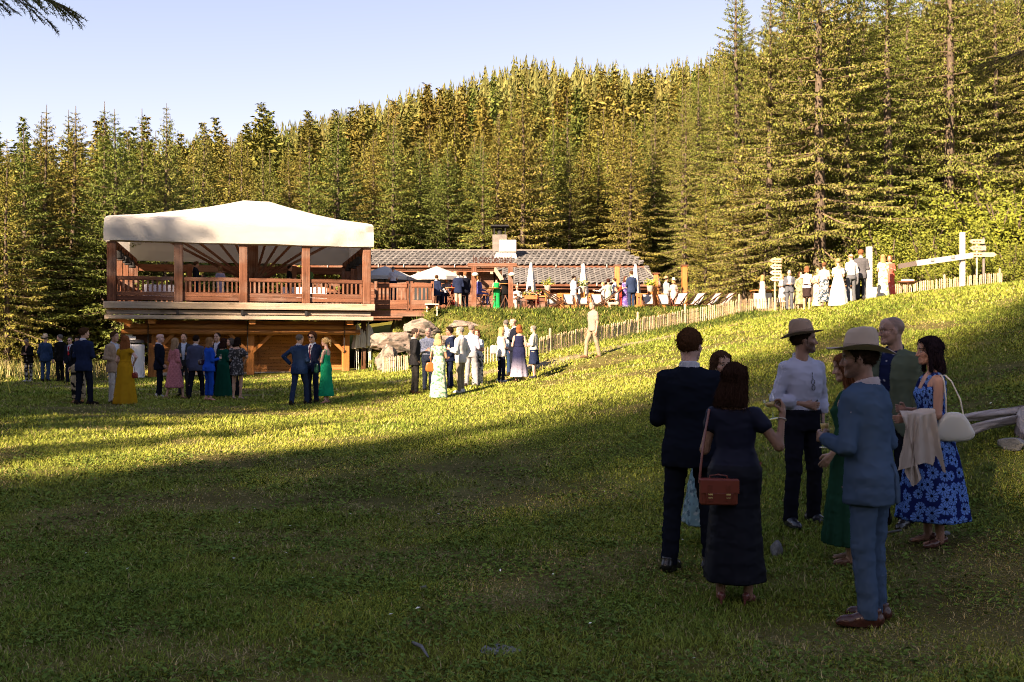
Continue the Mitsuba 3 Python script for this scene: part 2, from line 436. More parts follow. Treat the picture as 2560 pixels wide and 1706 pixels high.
while y < 150:
    half = y * .56 + 6
    step = 3.6 if y < 70 else (3.7 if y < 100 else 4.6)
    x = -half + TR.random() * step
    while x < half:
        X, Y = x + TR.normal(0, .7), y + TR.normal(0, .8)
        ok = not (-18.5 < X < -4.0 and Y < 59.5) and not (-9.5 < X < 13.5 and Y < 67.5)
        if X >= 13.5:
            ok = ok and Y > 55 + .28 * (X - 13)
        if ok:
            FOREST.append((X, Y))
        x += step * TR.uniform(.8, 1.25)
    y += step * .95
for X, Y in [(-31, 49.5), (-27.5, 51.5), (-24.5, 50.2), (-21.6, 52.5), (-29, 54), (-25.8, 55), (-22.8, 56), (-19.5, 56.5), (-33.5, 54), (-20.3, 51.2), (-18.6, 53.2), (-30.5, 46.6), (-24, 47.3), (-34, 50)]:
    FOREST.append((X, Y))
FOREST.sort(key=lambda t: t[1])
GOLD = 'tall spruces on the slope right of the chalet'
n_ind = 0
FAR = []
for X, Y in FOREST:
    right = X / Y > (.142 if Y < 88 else .185)
    if n_ind >= 292:
        FAR.append((X, Y))
        continue
    n_ind += 1
    r = TR.random()
    if right:
        hh = float(np.interp(X / Y, [.14, .20, .28], [16.5, 20.5, 22.5])) * TR.uniform(.90, 1.10) * (1 if Y < 70 else .85)
        plant('spruce_tree', f'tall{TR.integers(3)}' if Y < 90 else f'mid{TR.integers(4)}', X, Y, hh / (24 if Y < 90 else 15), TR.uniform(0, 360), TR.uniform(1.0, 1.35) if Y < 90 else .9,
              'tall golden spruce crowding the slope behind the bride and the signposts', group=GOLD)
    elif X / Y < -.31:
        hh = TR.uniform(10.5, 14.8)
        plant('spruce_tree', f'near{TR.integers(6)}' if Y < 85 else f'mid{TR.integers(4)}', X, Y, hh / 15, TR.uniform(0, 360), TR.uniform(1.1, 1.55), 'dense dark green spruce left of the white canopied pavilion', group='spruces left of the pavilion')
    elif X / Y < -.13:
        hh = TR.uniform(9.5, 13.8)
        plant('spruce_tree', f'near{TR.integers(6)}' if Y < 85 else f'mid{TR.integers(4)}', X, Y, hh / 15, TR.uniform(0, 360), TR.uniform(1.1, 1.6), 'sunlit spruce in the forest wall above the white pavilion canopy', group='spruces behind the pavilion')
    else:
        hh = TR.uniform(10.0, 15.5)
        plant('spruce_tree', f'near{TR.integers(6)}' if Y < 85 else f'mid{TR.integers(4)}', X, Y, hh / 15, TR.uniform(0, 360), TR.uniform(1.1, 1.6), 'sunlit spruce in the forest wall above the chalet roof', group='spruces behind the chalet')


def far_tree(g, fine):
    """A distant spruce of height 1: skirts of drooping ragged kites."""
    P, F, C = [], [], []
    n = 0
    for z in np.linspace(.05, .97, 15 if fine else 10):
        r = .18 * (1 - z) ** .8 + .008
        k = (7 if z < .7 else 5) if fine else (6 if z < .75 else 4)
        for a in g.random() * 6.28 + np.arange(k) * 6.28 / k + g.normal(0, .25, k):
            rr, w = r * g.uniform(.45, 1.3), (.32 if fine else .5) * g.uniform(.6, 1.2)
            d, e = np.array([math.cos(a), math.sin(a)]), np.array([-math.sin(a), math.cos(a)])
            top = z + (.045 if fine else .07) * g.uniform(.7, 1.4)
            dr_ = g.uniform(.3, 1.5)
            P += [[*(d * rr * .2), top], [*(d * rr * .8 + e * rr * w), z - .01 * dr_], [*(d * rr * 1.2), z - .04 * dr_], [*(d * rr * .8 - e * rr * w), z - .02 * dr_]]
            F += [[n, n + 1, n + 2], [n, n + 2, n + 3]]
            t = g.random()
            c = (np.array([.086, .094, .030]) * (1 - t) + np.array([.158, .150, .048]) * t)
            C += [c * .7, c, c * 1.15, c]
            n += 4
    return np.array(P), np.array(F), np.array(C)


FT = [far_tree(np.random.default_rng(300 + i), True) for i in range(7)]
FT2 = [far_tree(np.random.default_rng(400 + i), False) for i in range(7)]
y = 150.0
while y < 560:
    half_l, half_r = y * .56, y * .56
    step = 5.6 + (y - 150) * .008
    for x in np.arange(-half_l, half_r, step):
        FAR.append((x + TR.normal(0, 1.3), y + TR.normal(0, 1.6)))
    y += step * 1.02
FAR = np.array(FAR)
LT = []
for i in range(4):
    _, (v, f, c) = spruce(15, 500 + i, dens=.10, tint=TINTS[i], R=2.4, low=.2, leaf=.52, cone=.1)
    LT.append((v / 15, f, c * .72))
fz = ground(FAR[:, 0], FAR[:, 1])
V, F, C, n = [], [], [], 0
for (X, Y), Z in zip(FAR, fz):
    v, f, c = LT[TR.integers(4)] if Y < 152 else (FT if Y < 240 else FT2)[TR.integers(7)]
    h = TR.uniform(11.5, 18.5)
    a = TR.random() * 6.28
    V.append((v * [h * 1.12, h * 1.12, h]) @ rotz(a).T + [X, Y, Z - .3])
    F.append(f + n)
    C.append(c * TR.uniform(.75, 1.25) * np.array([TR.uniform(.92, 1.15), 1, 1]))
    n += len(v)
put('distant_forest', (np.vstack(V), np.vstack(F)), 'mat_vc', color=np.vstack(C))
tag('distant_forest', 'far spruce forest covering the mountainside up to the skyline', 'forest', kind='stuff')
# ------------------------------------------------------------------ the pavilion
PU, PW = np.array([.964, .265, 0]), np.array([-.265, .964, 0])
P0 = np.array([-16.28, 40.0, 0])
PR = np.stack([PU, PW, [0, 0, 1]], 1)


def pv(u, w, z):
    return P0 + PU * u + PW * w + np.array([0, 0, z])


princ('mat_canvas', proc(lambda p, n, uv: mix((.40, .395, .39), (.50, .495, .485), fbm(p.x * 1.3, p.y * 1.3, p.z * 1.7)) * (.93 + .07 * smoothstep(.3, .5, noise(p.x * .5 + 4.0, p.y * .5, p.z * 3.0)))), .8, .1)
bsdf('mat_canvas', {'type': 'principledthin', 'base_color': scene['mat_canvas']['bsdf']['base_color'], 'roughness': .8, 'spec_trans': 0.0, 'diff_trans': .5})
matte('mat_metal_dark', rgb(.03, .03, .032))
matte('mat_concrete', proc(lambda p, n, uv: mix((.28, .24, .20), (.50, .45, .39), fbm(p.x * 6, p.y * 6, p.z * 6))))
princ('mat_white_metal', proc(lambda p, n, uv: mix((.27, .265, .26), (.38, .375, .37), fbm(p.x * 3, p.y * 3, p.z * 5))), .45, .4)
princ('mat_zinc', proc(lambda p, n, uv: mix((.085, .075, .070), (.17, .15, .14), fbm(p.x * 3, p.y * 3, p.z * 5))), .5, .5)

PAV = thing('pavilion', 'raised wooden pavilion with white canvas canopy and red brown posts', 'pavilion')
FL = 3.60                                                                    # floor
g = Mesh()
g.box(pv(5.3, 5.0, FL - .12), (10.5, 9.6, .2), PR)
put('floor', g, 'mat_red_wood', PAV)
for nm, z0, z1, w0, u0, u1, mt in (('fascia_board', 3.29, 3.575, -.16, -.12, 10.76, 'mat_pale_wood'), ('fascia_board', 3.07, 3.25, .02, -.02, 10.6, 'mat_grey_wood'), ('fascia_board', 2.87, 3.035, -.10, .05, 10.7, 'mat_pale_wood')):
    put(nm, Mesh().box(pv((u0 + u1) / 2, w0 + .09, (z0 + z1) / 2), (u1 - u0, .18, z1 - z0), PR, bev=.015), mt, PAV)
for nm, z0, z1 in (('side_board', 3.29, 3.575), ('side_board', 2.87, 3.035)):
    put(nm, Mesh().box(pv(-.03, 4.9, (z0 + z1) / 2), (.14, 9.7, z1 - z0), PR), 'mat_pale_wood', PAV)
    put(nm, Mesh().box(pv(10.66, 4.9, (z0 + z1) / 2), (.14, 9.7, z1 - z0), PR), 'mat_grey_wood', PAV)
for u in (2.7, 5.25, 7.85):
    put('metal_bracket', Mesh().box(pv(u, -.07, 3.15), (.10, .16, .2), PR), 'mat_metal_dark', PAV)
SP = (10.6 - .34) / 4
PUS = [.17 + SP * i for i in range(5)]
for i, u in enumerate(PUS):
    put('post', Mesh().box(pv(u, .17, (3.58 + 5.99) / 2), (.34, .34, 5.99 - 3.58), PR, bev=.02), 'mat_red_wood', PAV)
for w in (2.6, 5.0, 7.4, 9.5):
    for u in (.17, 10.43):
        put('rear_post', Mesh().box(pv(u, w, 4.75), (.30, .30, 2.3), PR), 'mat_red_wood', PAV)
for u in PUS[1:-1]:
    put('rear_post', Mesh().box(pv(u, 9.5, 4.75), (.26, .26, 2.3), PR), 'mat_red_wood', PAV)
put('eave_beam', Mesh().box(pv(5.3, .17, 6.07), (10.4, .20, .14), PR), 'mat_pale_wood', PAV)
put('rear_beam', Mesh().box(pv(5.3, 9.5, 5.68), (10.4, .22, .34), PR), 'mat_red_wood', PAV)
for u in (.17, 10.43):
    put('side_beam', Mesh().box(pv(u, 4.9, 5.98), (.20, 9.2, .22), PR), 'mat_red_wood', PAV)
put('centre_column', Mesh().box(pv(5.75, 4.7, 5.5), (.46, .46, 3.8), PR, bev=.02), 'mat_red_wood', PAV)
for i, du in enumerate((-4.1, -3.4, -2.6, -1.8, -1.0, .7, 1.35, 2.0, 2.9, 3.7)):
    dz = 2.05 + .25 * math.cos(du)
    dw = -1.9 if i % 2 else -1.2
    put('strut', Mesh().bar(pv(5.75 + .06 * du, 4.6 - .1, 4.75), pv(5.75 + du, 4.7 + dw, 4.75 + dz), .11, .15, up=PW), 'mat_red_wood', PAV)
for u, w in ((1.6, 1.2), (2.4, 1.2), (8.6, 1.2), (9.4, 1.2)):
    put('rafter', Mesh().bar(pv(u, .4, 6.12), pv(u + (.9 if u > 5 else -.9) * -.1, 3.0, 7.1), .10, .14), 'mat_red_wood', PAV)
    put('light_strip', Mesh().bar(pv(u + .1, .5, 6.06), pv(u + .1, 2.9, 7.0), .03, .03), 'mat_white_metal', PAV)


def railing(parent, a, b, z, n, mat='mat_red_wood', up=1.0, boards=2):
    """A balustrade from a to b as one part with its rail, balusters and boards as sub-parts."""
    a, b = np.asarray(a, float), np.asarray(b, float)
    top = parent
    e = np.array([0, 0, 1.0])
    k = up
    put('top_rail', Mesh().bar(a + e * (z + .90 * k), b + e * (z + .90 * k), .11, .16 * k, bev=.012), mat, top)
    for j in range(boards):
        put('board', Mesh().bar(a + e * (z + (.10 + .175 * j) * k), b + e * (z + (.10 + .175 * j) * k), .055, .165 * k), mat, top)
    for i in range(n):
        q = a + (b - a) * ((i + .5) / n)
        put('baluster', Mesh().bar(q + e * (z + (.02 + .175 * boards) * k), q + e * (z + .83 * k), .05, .075, up=(b - a)), mat, top)


for i in range(4):
    r = put('railing', Mesh().bar(pv(PUS[i] + .2, .22, FL + .05), pv(PUS[i + 1] - .2, .22, FL + .05), .05, .04), 'mat_red_wood', PAV)
    railing(r, pv(PUS[i] + .18, .12, 0), pv(PUS[i + 1] - .18, .12, 0), FL + .03, 12)
for j, (ua, wa, ub, wb) in enumerate(((.17, .4, .17, 9.4), (10.43, .4, 10.43, 9.4), (.3, 9.5, 10.3, 9.5))):
    r = put('railing', Mesh().bar(pv(ua, wa, FL + .9), pv(ub, wb, FL + .9), .10, .14), 'mat_red_wood', PAV)
    for i in range(40):
        t = (i + .5) / 40
        put('baluster', Mesh().bar(pv(ua + (ub - ua) * t, wa + (wb - wa) * t, FL), pv(ua + (ub - ua) * t, wa + (wb - wa) * t, FL + .85), .05, .07), 'mat_red_wood', r)
# the canopy: hem, upright valance and a hipped roof with a soft ridge
na = 96
t = np.linspace(0, 4, na * 4 + 1)[:-1]
s = t % 1


def ring(inset, z):
    A = np.array([[-.10 + inset, -.14 + inset], [10.7 - inset, -.14 + inset], [10.7 - inset, 9.75 - inset], [-.10 + inset, 9.75 - inset]])
    k = np.floor(t).astype(int)
    q = A[k] * (1 - s)[:, None] + A[(k + 1) % 4] * s[:, None]
    return np.c_[q, np.full(len(q), float(z))]


rings = [ring(0, 6.02), ring(-.01, 6.3), ring(0, 6.65), ring(.02, 6.90), ring(.08, 6.99), ring(.25, 7.05)]
base = ring(.25, 7.05)
ridge = np.c_[np.clip(base[:, 0], 5.35, 6.5), np.full(len(base), 4.8), np.full(len(base), 8.52)]
for f in (.15, .3, .5, .7, .85, .94, 1.0):
    q = base * (1 - f) + ridge * f
    q[:, 2] = 7.05 + (8.52 - 7.05) * (f - .10 * math.sin(math.pi * f) * .8)
    rings.append(q)
V = np.concatenate(rings)
d = np.stack([V[:, 0], V[:, 1], V[:, 2]], -1)
front = np.exp(-((V[:, 1]) / .8) ** 2)
corner = np.exp(-((V[:, 0] - 10.3) / 1.1) ** 2)
fold = np.sin(V[:, 0] * 2.1 + V[:, 2] * 2.5) * .02 + .03 * (meshkit.noise(d * [.9, .9, 2.0], 4) - .5)
diag = (V[:, 2] - 6.0) - (V[:, 0] - 8.2) * .38
fold += .09 * np.exp(-(diag / .11) ** 2) * np.clip((V[:, 0] - 7.4) / 1.5, 0, 1) - .07 * np.exp(-((diag + .22) / .12) ** 2) * np.clip((V[:, 0] - 8.6) / 1.2, 0, 1)
V[:, 1] -= fold * front * np.clip((V[:, 2] - 5.9) * 3, 0, 1)
V[:, 2] += np.where(V[:, 2] < 6.1, .012 * np.sin(V[:, 0] * 1.22) + .008 * np.sin(V[:, 0] * 3.1), 0) - .02 * np.where(V[:, 2] > 7.1, np.abs(np.sin(V[:, 0] * 1.2)), 0)
V = np.stack([pv(*p) for p in V])
n = na * 4
i, j = np.meshgrid(np.arange(len(rings) - 1), np.arange(n), indexing='ij')
put('canopy', (V, np.stack([i * n + j, i * n + (j + 1) % n, (i + 1) * n + (j + 1) % n, (i + 1) * n + j], -1).reshape(-1, 4)), 'mat_canvas', PAV, smooth=24)
# below the deck: log beams, pillars with braces, plank wall
for z in (2.38, 2.60):
    q = np.linspace(.55 if z > 2.5 else .45, 10.05 if z > 2.5 else 10.25, 14)
    put('log_beam', Mesh().tube([pv(u, .95 + .01 * math.sin(3 * u), z + .012 * math.sin(2.3 * u + z)) for u in q], .118 + .008 * np.sin(q * 4 + z), 14), 'mat_orange_wood', PAV, smooth=40)
for u in (1.62, 5.6, 9.66):
    z0 = gz(*pv(u, 1.3, 0)[:2]) - .1
    p = put('pillar', Mesh().box(pv(u, 1.35, (z0 + 2.42) / 2), (.32, .32, 2.42 - z0), PR, bev=.025), 'mat_orange_wood', PAV)
    for sg in (-1, 1):
        if (u, sg) in ((1.62, -1), (9.66, 1)):
            continue
        put('brace', Mesh().bar(pv(u + sg * .10, 1.2, 1.55), pv(u + sg * .95, 1.15, 2.36), .14, .16, up=PW), 'mat_orange_wood', p)
    put('iron_rod', Mesh().bar(pv(u - .12, .80, 1.5), pv(u - .12, .80, 2.85), .035, .03), 'mat_metal_dark', p)
    put('beam_end', Mesh().box(pv(u + .06, .70, 2.78), (.26, 1.2, .18), PR), 'mat_orange_wood', p)
put('tie_beam', Mesh().box(pv(5.6, 1.9, 2.74), (8.6, .2, .26), PR), 'mat_orange_wood', PAV)
WALL = put('lower_wall', Mesh().box(pv(5.65, 2.30, 1.42), (8.3, .1, 2.2), PR), 'mat_dark_wood', PAV)
for i in range(13):
    z = .66 + i * .145
    cut = [1.55, 4.1 + .4 * (i % 2), 6.9 - .5 * (i % 3), 9.75]
    for a, b in zip(cut[:-1], cut[1:]):
        put('plank', Mesh().box(pv((a + b) / 2, 2.21 + .006 * ((i * 7) % 3), z), (b - a - .012, .05, .134), PR), 'mat_orange_wood', WALL)
for u in (6.0, 7.4, 8.8):
    put('door_batten', Mesh().box(pv(u, 2.165, 1.5), (.07, .03, 1.75), PR), 'mat_orange_wood', WALL)
put('plinth', Mesh().box(pv(5.65, 2.24, .40), (8.35, .26, .5), PR), 'mat_concrete', PAV)
for w in (2.3, 9.0):
    put('side_wall', Mesh().box(pv(1.5 if w < 5 else 9.8, 5.6, 1.5), (.1, 6.6, 2.5), PR), 'mat_orange_wood', PAV)
# hanging things under the side beams
for k, (u, w) in enumerate(((.35, 1.0), (.35, 1.9), (.4, 3.2), (.4, 4.2), (.4, 5.8), (10.2, 1.2), (10.2, 2.4), (10.2, 3.6), (10.2, 5.2))):
    bl = thing('cow_bell', 'dark bell hanging under the pavilion side beam', 'bell', 'bells hung along the pavilion side beams')
    c = pv(u, w, 5.50)
    put('bell_body', Mesh().lathe([(.02, .22), (.09, .20), (.13, .05), (.17, -.10), (.18, -.12), (.15, -.11)], c, 12), 'mat_metal_dark', bl, smooth=50)
    put('strap', Mesh().box(c + [0, 0, .3], (.05, .10, .22), PR), 'mat_dark_wood', bl)
for k, (u, w, s, lab) in enumerate(((2.0, 1.9, 1.5, 'table under a white cloth at the left end of the pavilion floor'), (7.9, 2.1, 1.9, 'table under a white cloth at the right end of the pavilion floor'))):
    tb = thing('dining_table', lab, 'table')
    m = Mesh((.72, .70, .74))
    m.box(pv(u, w, FL + .74), (s, .9, .04), PR)
    put('tabletop', m, 'mat_vc', tb)
    m = Mesh((.70, .68, .74))
    for sg in (-1, 1):
        m.box(pv(u, w + sg * .46, FL + .5), (s + .03, .012, .48), PR).box(pv(u + sg * (s / 2 + .02), w, FL + .5), (.012, .9, .48), PR)
    put('cloth', m, 'mat_vc', tb)
    for a in (-1, 1):
        for b in (-1, 1):
            put('leg', Mesh().box(pv(u + a * (s / 2 - .1), w + b * .35, FL + .36), (.06, .06, .72), PR), 'mat_dark_wood', tb)
# things kept beside and below the deck
WT = thing('water_tank', 'tall white plastic water tank beside the left pavilion pillar', 'tank')
c = pv(1.02, .9, gz(*pv(1.02, .9, 0)[:2]) - .03)
m = Mesh((.55, .55, .57))
m.lathe([(.0, 0), (.33, 0), (.34, .05), (.34, 1.32), (.31, 1.40), (.0, 1.42)], c, 24)
put('body', m, 'mat_paint', WT, smooth=40)
put('lid', Mesh((.05, .05, .055)).lathe([(.0, 1.60), (.30, 1.57), (.33, 1.47), (.33, 1.43), (.0, 1.43)], c, 24), 'mat_paint', WT, smooth=40)
for k, (u, z, lab) in enumerate(((.72, 2.28, 'upper white paper notice pinned left of the pavilion pillar'), (.86, 2.02, 'lower white paper notice pinned left of the pavilion pillar'))):
    nt = thing('notice', lab, 'notice')
    put('paper', Mesh((.78, .78, .80)).box(pv(u, 1.12, z), (.26, .008, .30), PR), 'mat_vc', nt)
    put('backing', Mesh().box(pv(u, 1.14, z), (.28, .02, .34), PR), 'mat_dark_wood', nt)
put('notice_rail', Mesh().bar(pv(.4, 1.17, 2.16), pv(1.6, 1.17, 2.16), .06, .5), 'mat_dark_wood', PAV)
# folded parasols leaning in a bundle under the right-hand corner
for k, (du, dw, tl, hh, lab) in enumerate(((0, 0, .02, 2.05, 'left'), (.30, .05, -.01, 1.9, 'middle'), (.62, -.02, -.05, 2.0, 'right'))):
    fp = thing('folded_parasol', f'furled cream parasol stored under the pavilion corner, {lab} of the three', 'parasol', 'furled parasols stored under the pavilion')
    b = pv(10.15 + du, 1.5 + dw, 0)
    b[2] = gz(*b[:2])
    ax = np.array([tl, .03, 1.0])
    put('pole', Mesh((.62, .60, .57)).tube([b, b + ax * hh * 1.02], .022, 8), 'mat_paint', fp, smooth=True)
    m = Mesh((.62, .57, .49))
    zz = np.array([.95, 1.05, 1.4, 1.75, hh])
    ml = Mesh((.62, .57, .49)).lathe(np.c_[[.20, .21, .17, .12, .02], zz], (0, 0, 0), 28, fold=.22, nf=7)
    v, f = np.vstack(ml.v), np.vstack(ml.f)
    v = v + np.outer(v[:, 2], [tl, .03, 0]) + b + (meshkit.noise(v * 7, k)[:, None] - .5) * [.05, .05, .09]
    put('canopy', (v, f), 'mat_vc', fp, smooth=True, color=np.tile([.60, .55, .47], (len(v), 1)))
    for q in range(4):
        o = np.array([.09 * math.cos(q * 1.57 + k), .06 * math.sin(q * 1.57 + k), 0])
        put('rib', Mesh((.5, .48, .45)).tube([b + o, b + o * .8 + ax * 1.0], .012, 6), 'mat_paint', fp)
for k in range(9):
    b = pv(11.35 + .13 * k, 2.3 + .15 * (k % 3), 0)
    b[2] = gz(*b[:2])
    bd = thing('old_board', 'weathered board leaning in the dark under the terrace deck', 'board', 'boards leaning under the deck')
    scene[bd] = mikit.ply(Mesh().bar(b, b + np.array([.55 + .05 * (k % 4), .5, 1.9 - .1 * (k % 3)]), .12 + .03 * (k % 3), .03, up=PW).get()[0], 'mat_grey_wood', uv=np.c_[np.linspace(0, 2, 8), np.full(8, 10. * k)])

# ------------------------------------------------------------------ deck between pavilion and terrace, its balustrades
DK = thing('terrace_deck', 'dark timber deck joining the pavilion to the terrace', 'deck')
m = Mesh()
for i in range(26):
    put('deck_board', Mesh().box((-6.35 + 0.13, 44.1 + i * .34, 3.42), (5.6 if i > 2 else 5.2, .325, .05), 0), 'mat_grey_wood', DK)
put('edge_beam', Mesh().box((-5.9, 43.90, 3.22), (4.9, .14, .26)), 'mat_red_wood', DK)
for x in (-6.6, -4.3):
    z0 = gz(x, 44.3)
    put('support_post', Mesh().box((x, 44.3, (z0 + 3.38) / 2), (.2, .2, 3.4 - z0)), 'mat_dark_wood', DK)
for nm, a, b, lab in (('terrace_railing', (-6.0, 43.84, 0), (-4.60, 43.80, 0), 'shaded red brown balustrade right beside the pavilion corner'), ('terrace_railing', (-4.42, 43.80, 0), (-3.50, 43.76, 0), 'sunlit red brown balustrade section at the left end of the terrace')):
    r = thing(nm, lab, 'railing')
    railing(r, a, b, 3.38, int((b[0] - a[0]) / .17), boards=2, up=1.18)
    for q in (a, b):
        put('post', Mesh().box((q[0], q[1] + .06, 3.98), (.13, .12, 1.3)), 'mat_red_wood', r)

# ------------------------------------------------------------------ the chalet
CH = thing('chalet', 'long low wooden chalet with grey stone shingled roof', 'chalet')
RZ, RY = 7.74, 62.0
UP = dict(y0=62.0, z0=7.74, y1=59.0, z1=6.60, xl=lambda t: -13.0, xr=lambda t: 6.87 + .88 * t)
LO = dict(y0=59.12, z0=6.50, y1=56.5, z1=5.33, xl=lambda t: -1.0 + .66 * t, xr=lambda t: 7.72 + .6 * t)
tiles = []
for R_, rows, w in ((UP, 8, .34), (LO, 8, .335)):
    sl = np.array([0, R_['y1'] - R_['y0'], R_['z1'] - R_['z0']])
    L = np.linalg.norm(sl)
    sl /= L
    nrm = np.cross([1, 0, 0], sl)
    nrm *= np.sign(nrm[2])
    for r in range(rows):
        t1 = (r + 1) / rows
        x = R_['xl'](t1) - (r % 4) * w / 4
        while x < R_['xr'](t1):
            if x + w * .4 > R_['xl'](t1):
                c = np.array([x + w / 2, R_['y0'], R_['z0']]) + sl * (L * t1)
                tiles.append((56 if R_ is LO else 60, c, sl, nrm, w, L / rows))
            x += w
ROOF = put('roof', Mesh().add([[-13, 62, 7.70], [6.87, 62, 7.70], [7.75, 59, 6.56], [-13, 59, 6.56], [-13, 66, 6.0], [6.87, 66, 6.0]], [[0, 1, 2], [0, 2, 3], [0, 4, 5], [0, 5, 1]]).add(
    [[-1, 59.12, 6.46], [7.72, 59.12, 6.46], [8.32, 56.5, 5.29], [-.34, 56.5, 5.29]], [[0, 1, 2], [0, 2, 3]]), 'mat_dark_wood', CH)
matte('mat_slate', proc(lambda p, n, uv: mix((.078, .076, .078), (.20, .195, .195), .55 * mikit.cell_rand(uv.y, 3.0, 5.0) + .45 * fbm(p.x * 7, p.y * 7, p.z * 7))))


def shingle(c, sl, nrm, w, e, k):
    """One stone shingle: a five-cornered plate with its pointed foot, tail lifted a little."""
    g = np.random.default_rng(k)
    x = np.array([1.0, 0, 0])
    tip = g.uniform(.16, .30)
    out = [(-.49, -1.75), (.49, -1.75), (.49, -.55 + g.normal(0, .04)), (tip - .5, .22 + g.normal(0, .04)), (-.49, .02 + g.normal(0, .03))]
    th, lift = .055, .075 + g.uniform(0, .015)
    top, bot = [], []
    for a, b in out:
        q = c + x * (a * w) + sl * (b * e) + nrm * (lift + .045 * b)
        top.append(q)
        bot.append(q - nrm * th)
    v = np.array(top + bot)
    f = [[0, 1, 2], [0, 2, 3], [0, 3, 4]] + [q for i in range(1, 5) for q in ([i, i + 5, (i + 1) % 5], [(i + 1) % 5, i + 5, (i + 1) % 5 + 5])]
    return v, np.array(f), np.c_[np.zeros(10), np.full(10, float(k))]


tiles.sort(key=lambda q: (q[0], abs(q[1][0] - 4)))
rest = Mesh()
for k, (_, c, sl, nrm, w, e) in enumerate(tiles):
    v, f, uv = shingle(c, sl, nrm, w, e, k)
    if k < 296:
        put('shingle', (v, f), 'mat_slate', ROOF, uv=uv)
    else:
        rest.add(v, f, uv)
far_tiles = put('shingle_rows', rest, 'mat_slate', ROOF)
tag(far_tiles, kind='stuff')
put('ridge_cap', Mesh().bar((-13, 62, 7.79), (6.9, 62, 7.79), .22, .08), 'mat_zinc', CH)
for (x0, y, z, x1) in ((-13, 58.93, 6.50, 7.8), (-.3, 56.42, 5.24, 8.4)):
    gk = put('gutter', Mesh().tube([(x0, y, z), (x1, y, z - .03)], .075, 8), 'mat_red_wood', CH, smooth=40)
    for i in range(int((x1 - x0) / 1.5)):
        put('gutter_hook', Mesh().box((x0 + .6 + 1.5 * i, y - .03, z + .05), (.05, .2, .17)), 'mat_white_metal', gk)
    put('fascia', Mesh().bar((x0, y + .12, z - .1), (x1, y + .12, z - .13), .05, .2), 'mat_red_wood', CH)
put('verge_board', Mesh().bar((-1.06, 59.1, 6.44), (-.36, 56.4, 5.25), .06, .3), 'mat_pale_wood', CH)
put('verge_board', Mesh().bar((7.78, 59.1, 6.46), (8.38, 56.4, 5.25), .06, .22), 'mat_grey_wood', CH)
wl = put('wall', Mesh().box((-2.6, 60.6, 4.9), (20.4, .2, 3.2)), 'mat_dark_wood', CH)
for i in range(14):
    put('plank', Mesh().box((-6.9, 59.78, 3.60 + .2 * i), (11.6, .06, .19)), 'mat_red_wood', wl)
put('porch_wall', Mesh().box((-6.9, 59.9, 4.9), (11.6, .1, 3.1)), 'mat_dark_wood', CH)
w2 = put('front_wall', Mesh().box((3.9, 57.5, 4.3), (8.2, .12, 1.9)), 'mat_dark_wood', CH)
for i in range(9):
    put('plank', Mesh().box((3.9, 57.40, 3.58 + .2 * i), (8.3, .06, .185)), 'mat_red_wood', w2)
for i in range(11):
    put('purlin_end', Mesh().box((-12.0 + 1.08 * i, 58.86, 6.12), (.17, .5, .15)), 'mat_pale_wood', CH)
put('eave_plate', Mesh().box((-6.9, 59.2, 6.28), (11.8, .25, .16)), 'mat_red_wood', CH)
for x, lab in ((-9.5, 0), (-5.6, 0)):
    wi = put('window', Mesh().box((x, 59.72, 4.9), (1.3, .08, 1.1)), 'mat_dark_wood', CH)
    put('pane', Mesh((.03, .035, .04)).box((x, 59.66, 4.9), (1.1, .02, .92)), 'mat_gloss', wi)
CHI = put('chimney', Mesh().box((-.76, 62.1, 8.05), (.9, .8, 1.35), bev=.02), 'mat_zinc', CH)
for a in (-1, 1):
    for b in (-1, 1):
        put('cap_leg', Mesh().box((-.76 + a * .34, 62.1 + b * .3, 8.98), (.06, .06, .52)), 'mat_metal_dark', CHI)
put('cap', Mesh().box((-.76, 62.1, 9.27), (1.12, 1.0, .08)), 'mat_metal_dark', CHI)
put('flue', Mesh().lathe([(0, 9.12), (.13, 9.10), (.16, 8.9), (.14, 8.7)], (-.76, 62.1, 0), 12), 'mat_metal_dark', CHI, smooth=40)
m = Mesh()
m.box((-.25, 60.6, 7.86), (1.06, .9, .74), bev=.04)
put('vent_housing', m, 'mat_white_metal', CH)
m = Mesh()
m.add([[-1.3, 60.2, 6.7], [.45, 60.2, 6.7], [.22, 60.2, 7.46], [-.95, 60.2, 7.46], [-1.3, 61.6, 6.9], [.45, 61.6, 6.9], [.22, 61.6, 7.6], [-.95, 61.6, 7.6]],
      [[0, 1, 2, 3], [1, 5, 6, 2], [4, 0, 3, 7], [3, 2, 6, 7]])
put('vent_base', m, 'mat_white_metal', CH)

# ------------------------------------------------------------------ gate with the lettering
GT = thing('entrance_gate', 'red brown timber gate frame carrying the metal lettering over the terrace', 'gate')
GY = 47.3
for x in (-1.80, -.06):
    po = put('post', Mesh().box((x, GY, 4.5), (.25, .25, 2.2), bev=.02), 'mat_red_wood', GT)
    put('base_plate', Mesh().box((x, GY, 3.44), (.32, .32, .10)), 'mat_metal_dark', po)
put('lintel', Mesh().box((-.93, GY, 5.63), (2.35, .26, .17), bev=.015), 'mat_red_wood', GT)
tm = meshkit.text_mesh('le clos bernard', .34, .03, bold=True)
b = tm.bounds
tm.apply_translation([-(b[0, 0] + b[1, 0]) / 2, -b[0, 1], 0])
tm.apply_transform(np.array([[1.82 / (b[1, 0] - b[0, 0]), 0, 0, -.93], [0, 0, -1, GY], [0, 1.0, 0, 5.72], [0, 0, 0, 1.0]]))
put('lettering', trimesh.Trimesh(tm.vertices, tm.faces, process=False), 'mat_vc', GT, color=np.tile([.045, .02, .015], (len(tm.vertices), 1)))
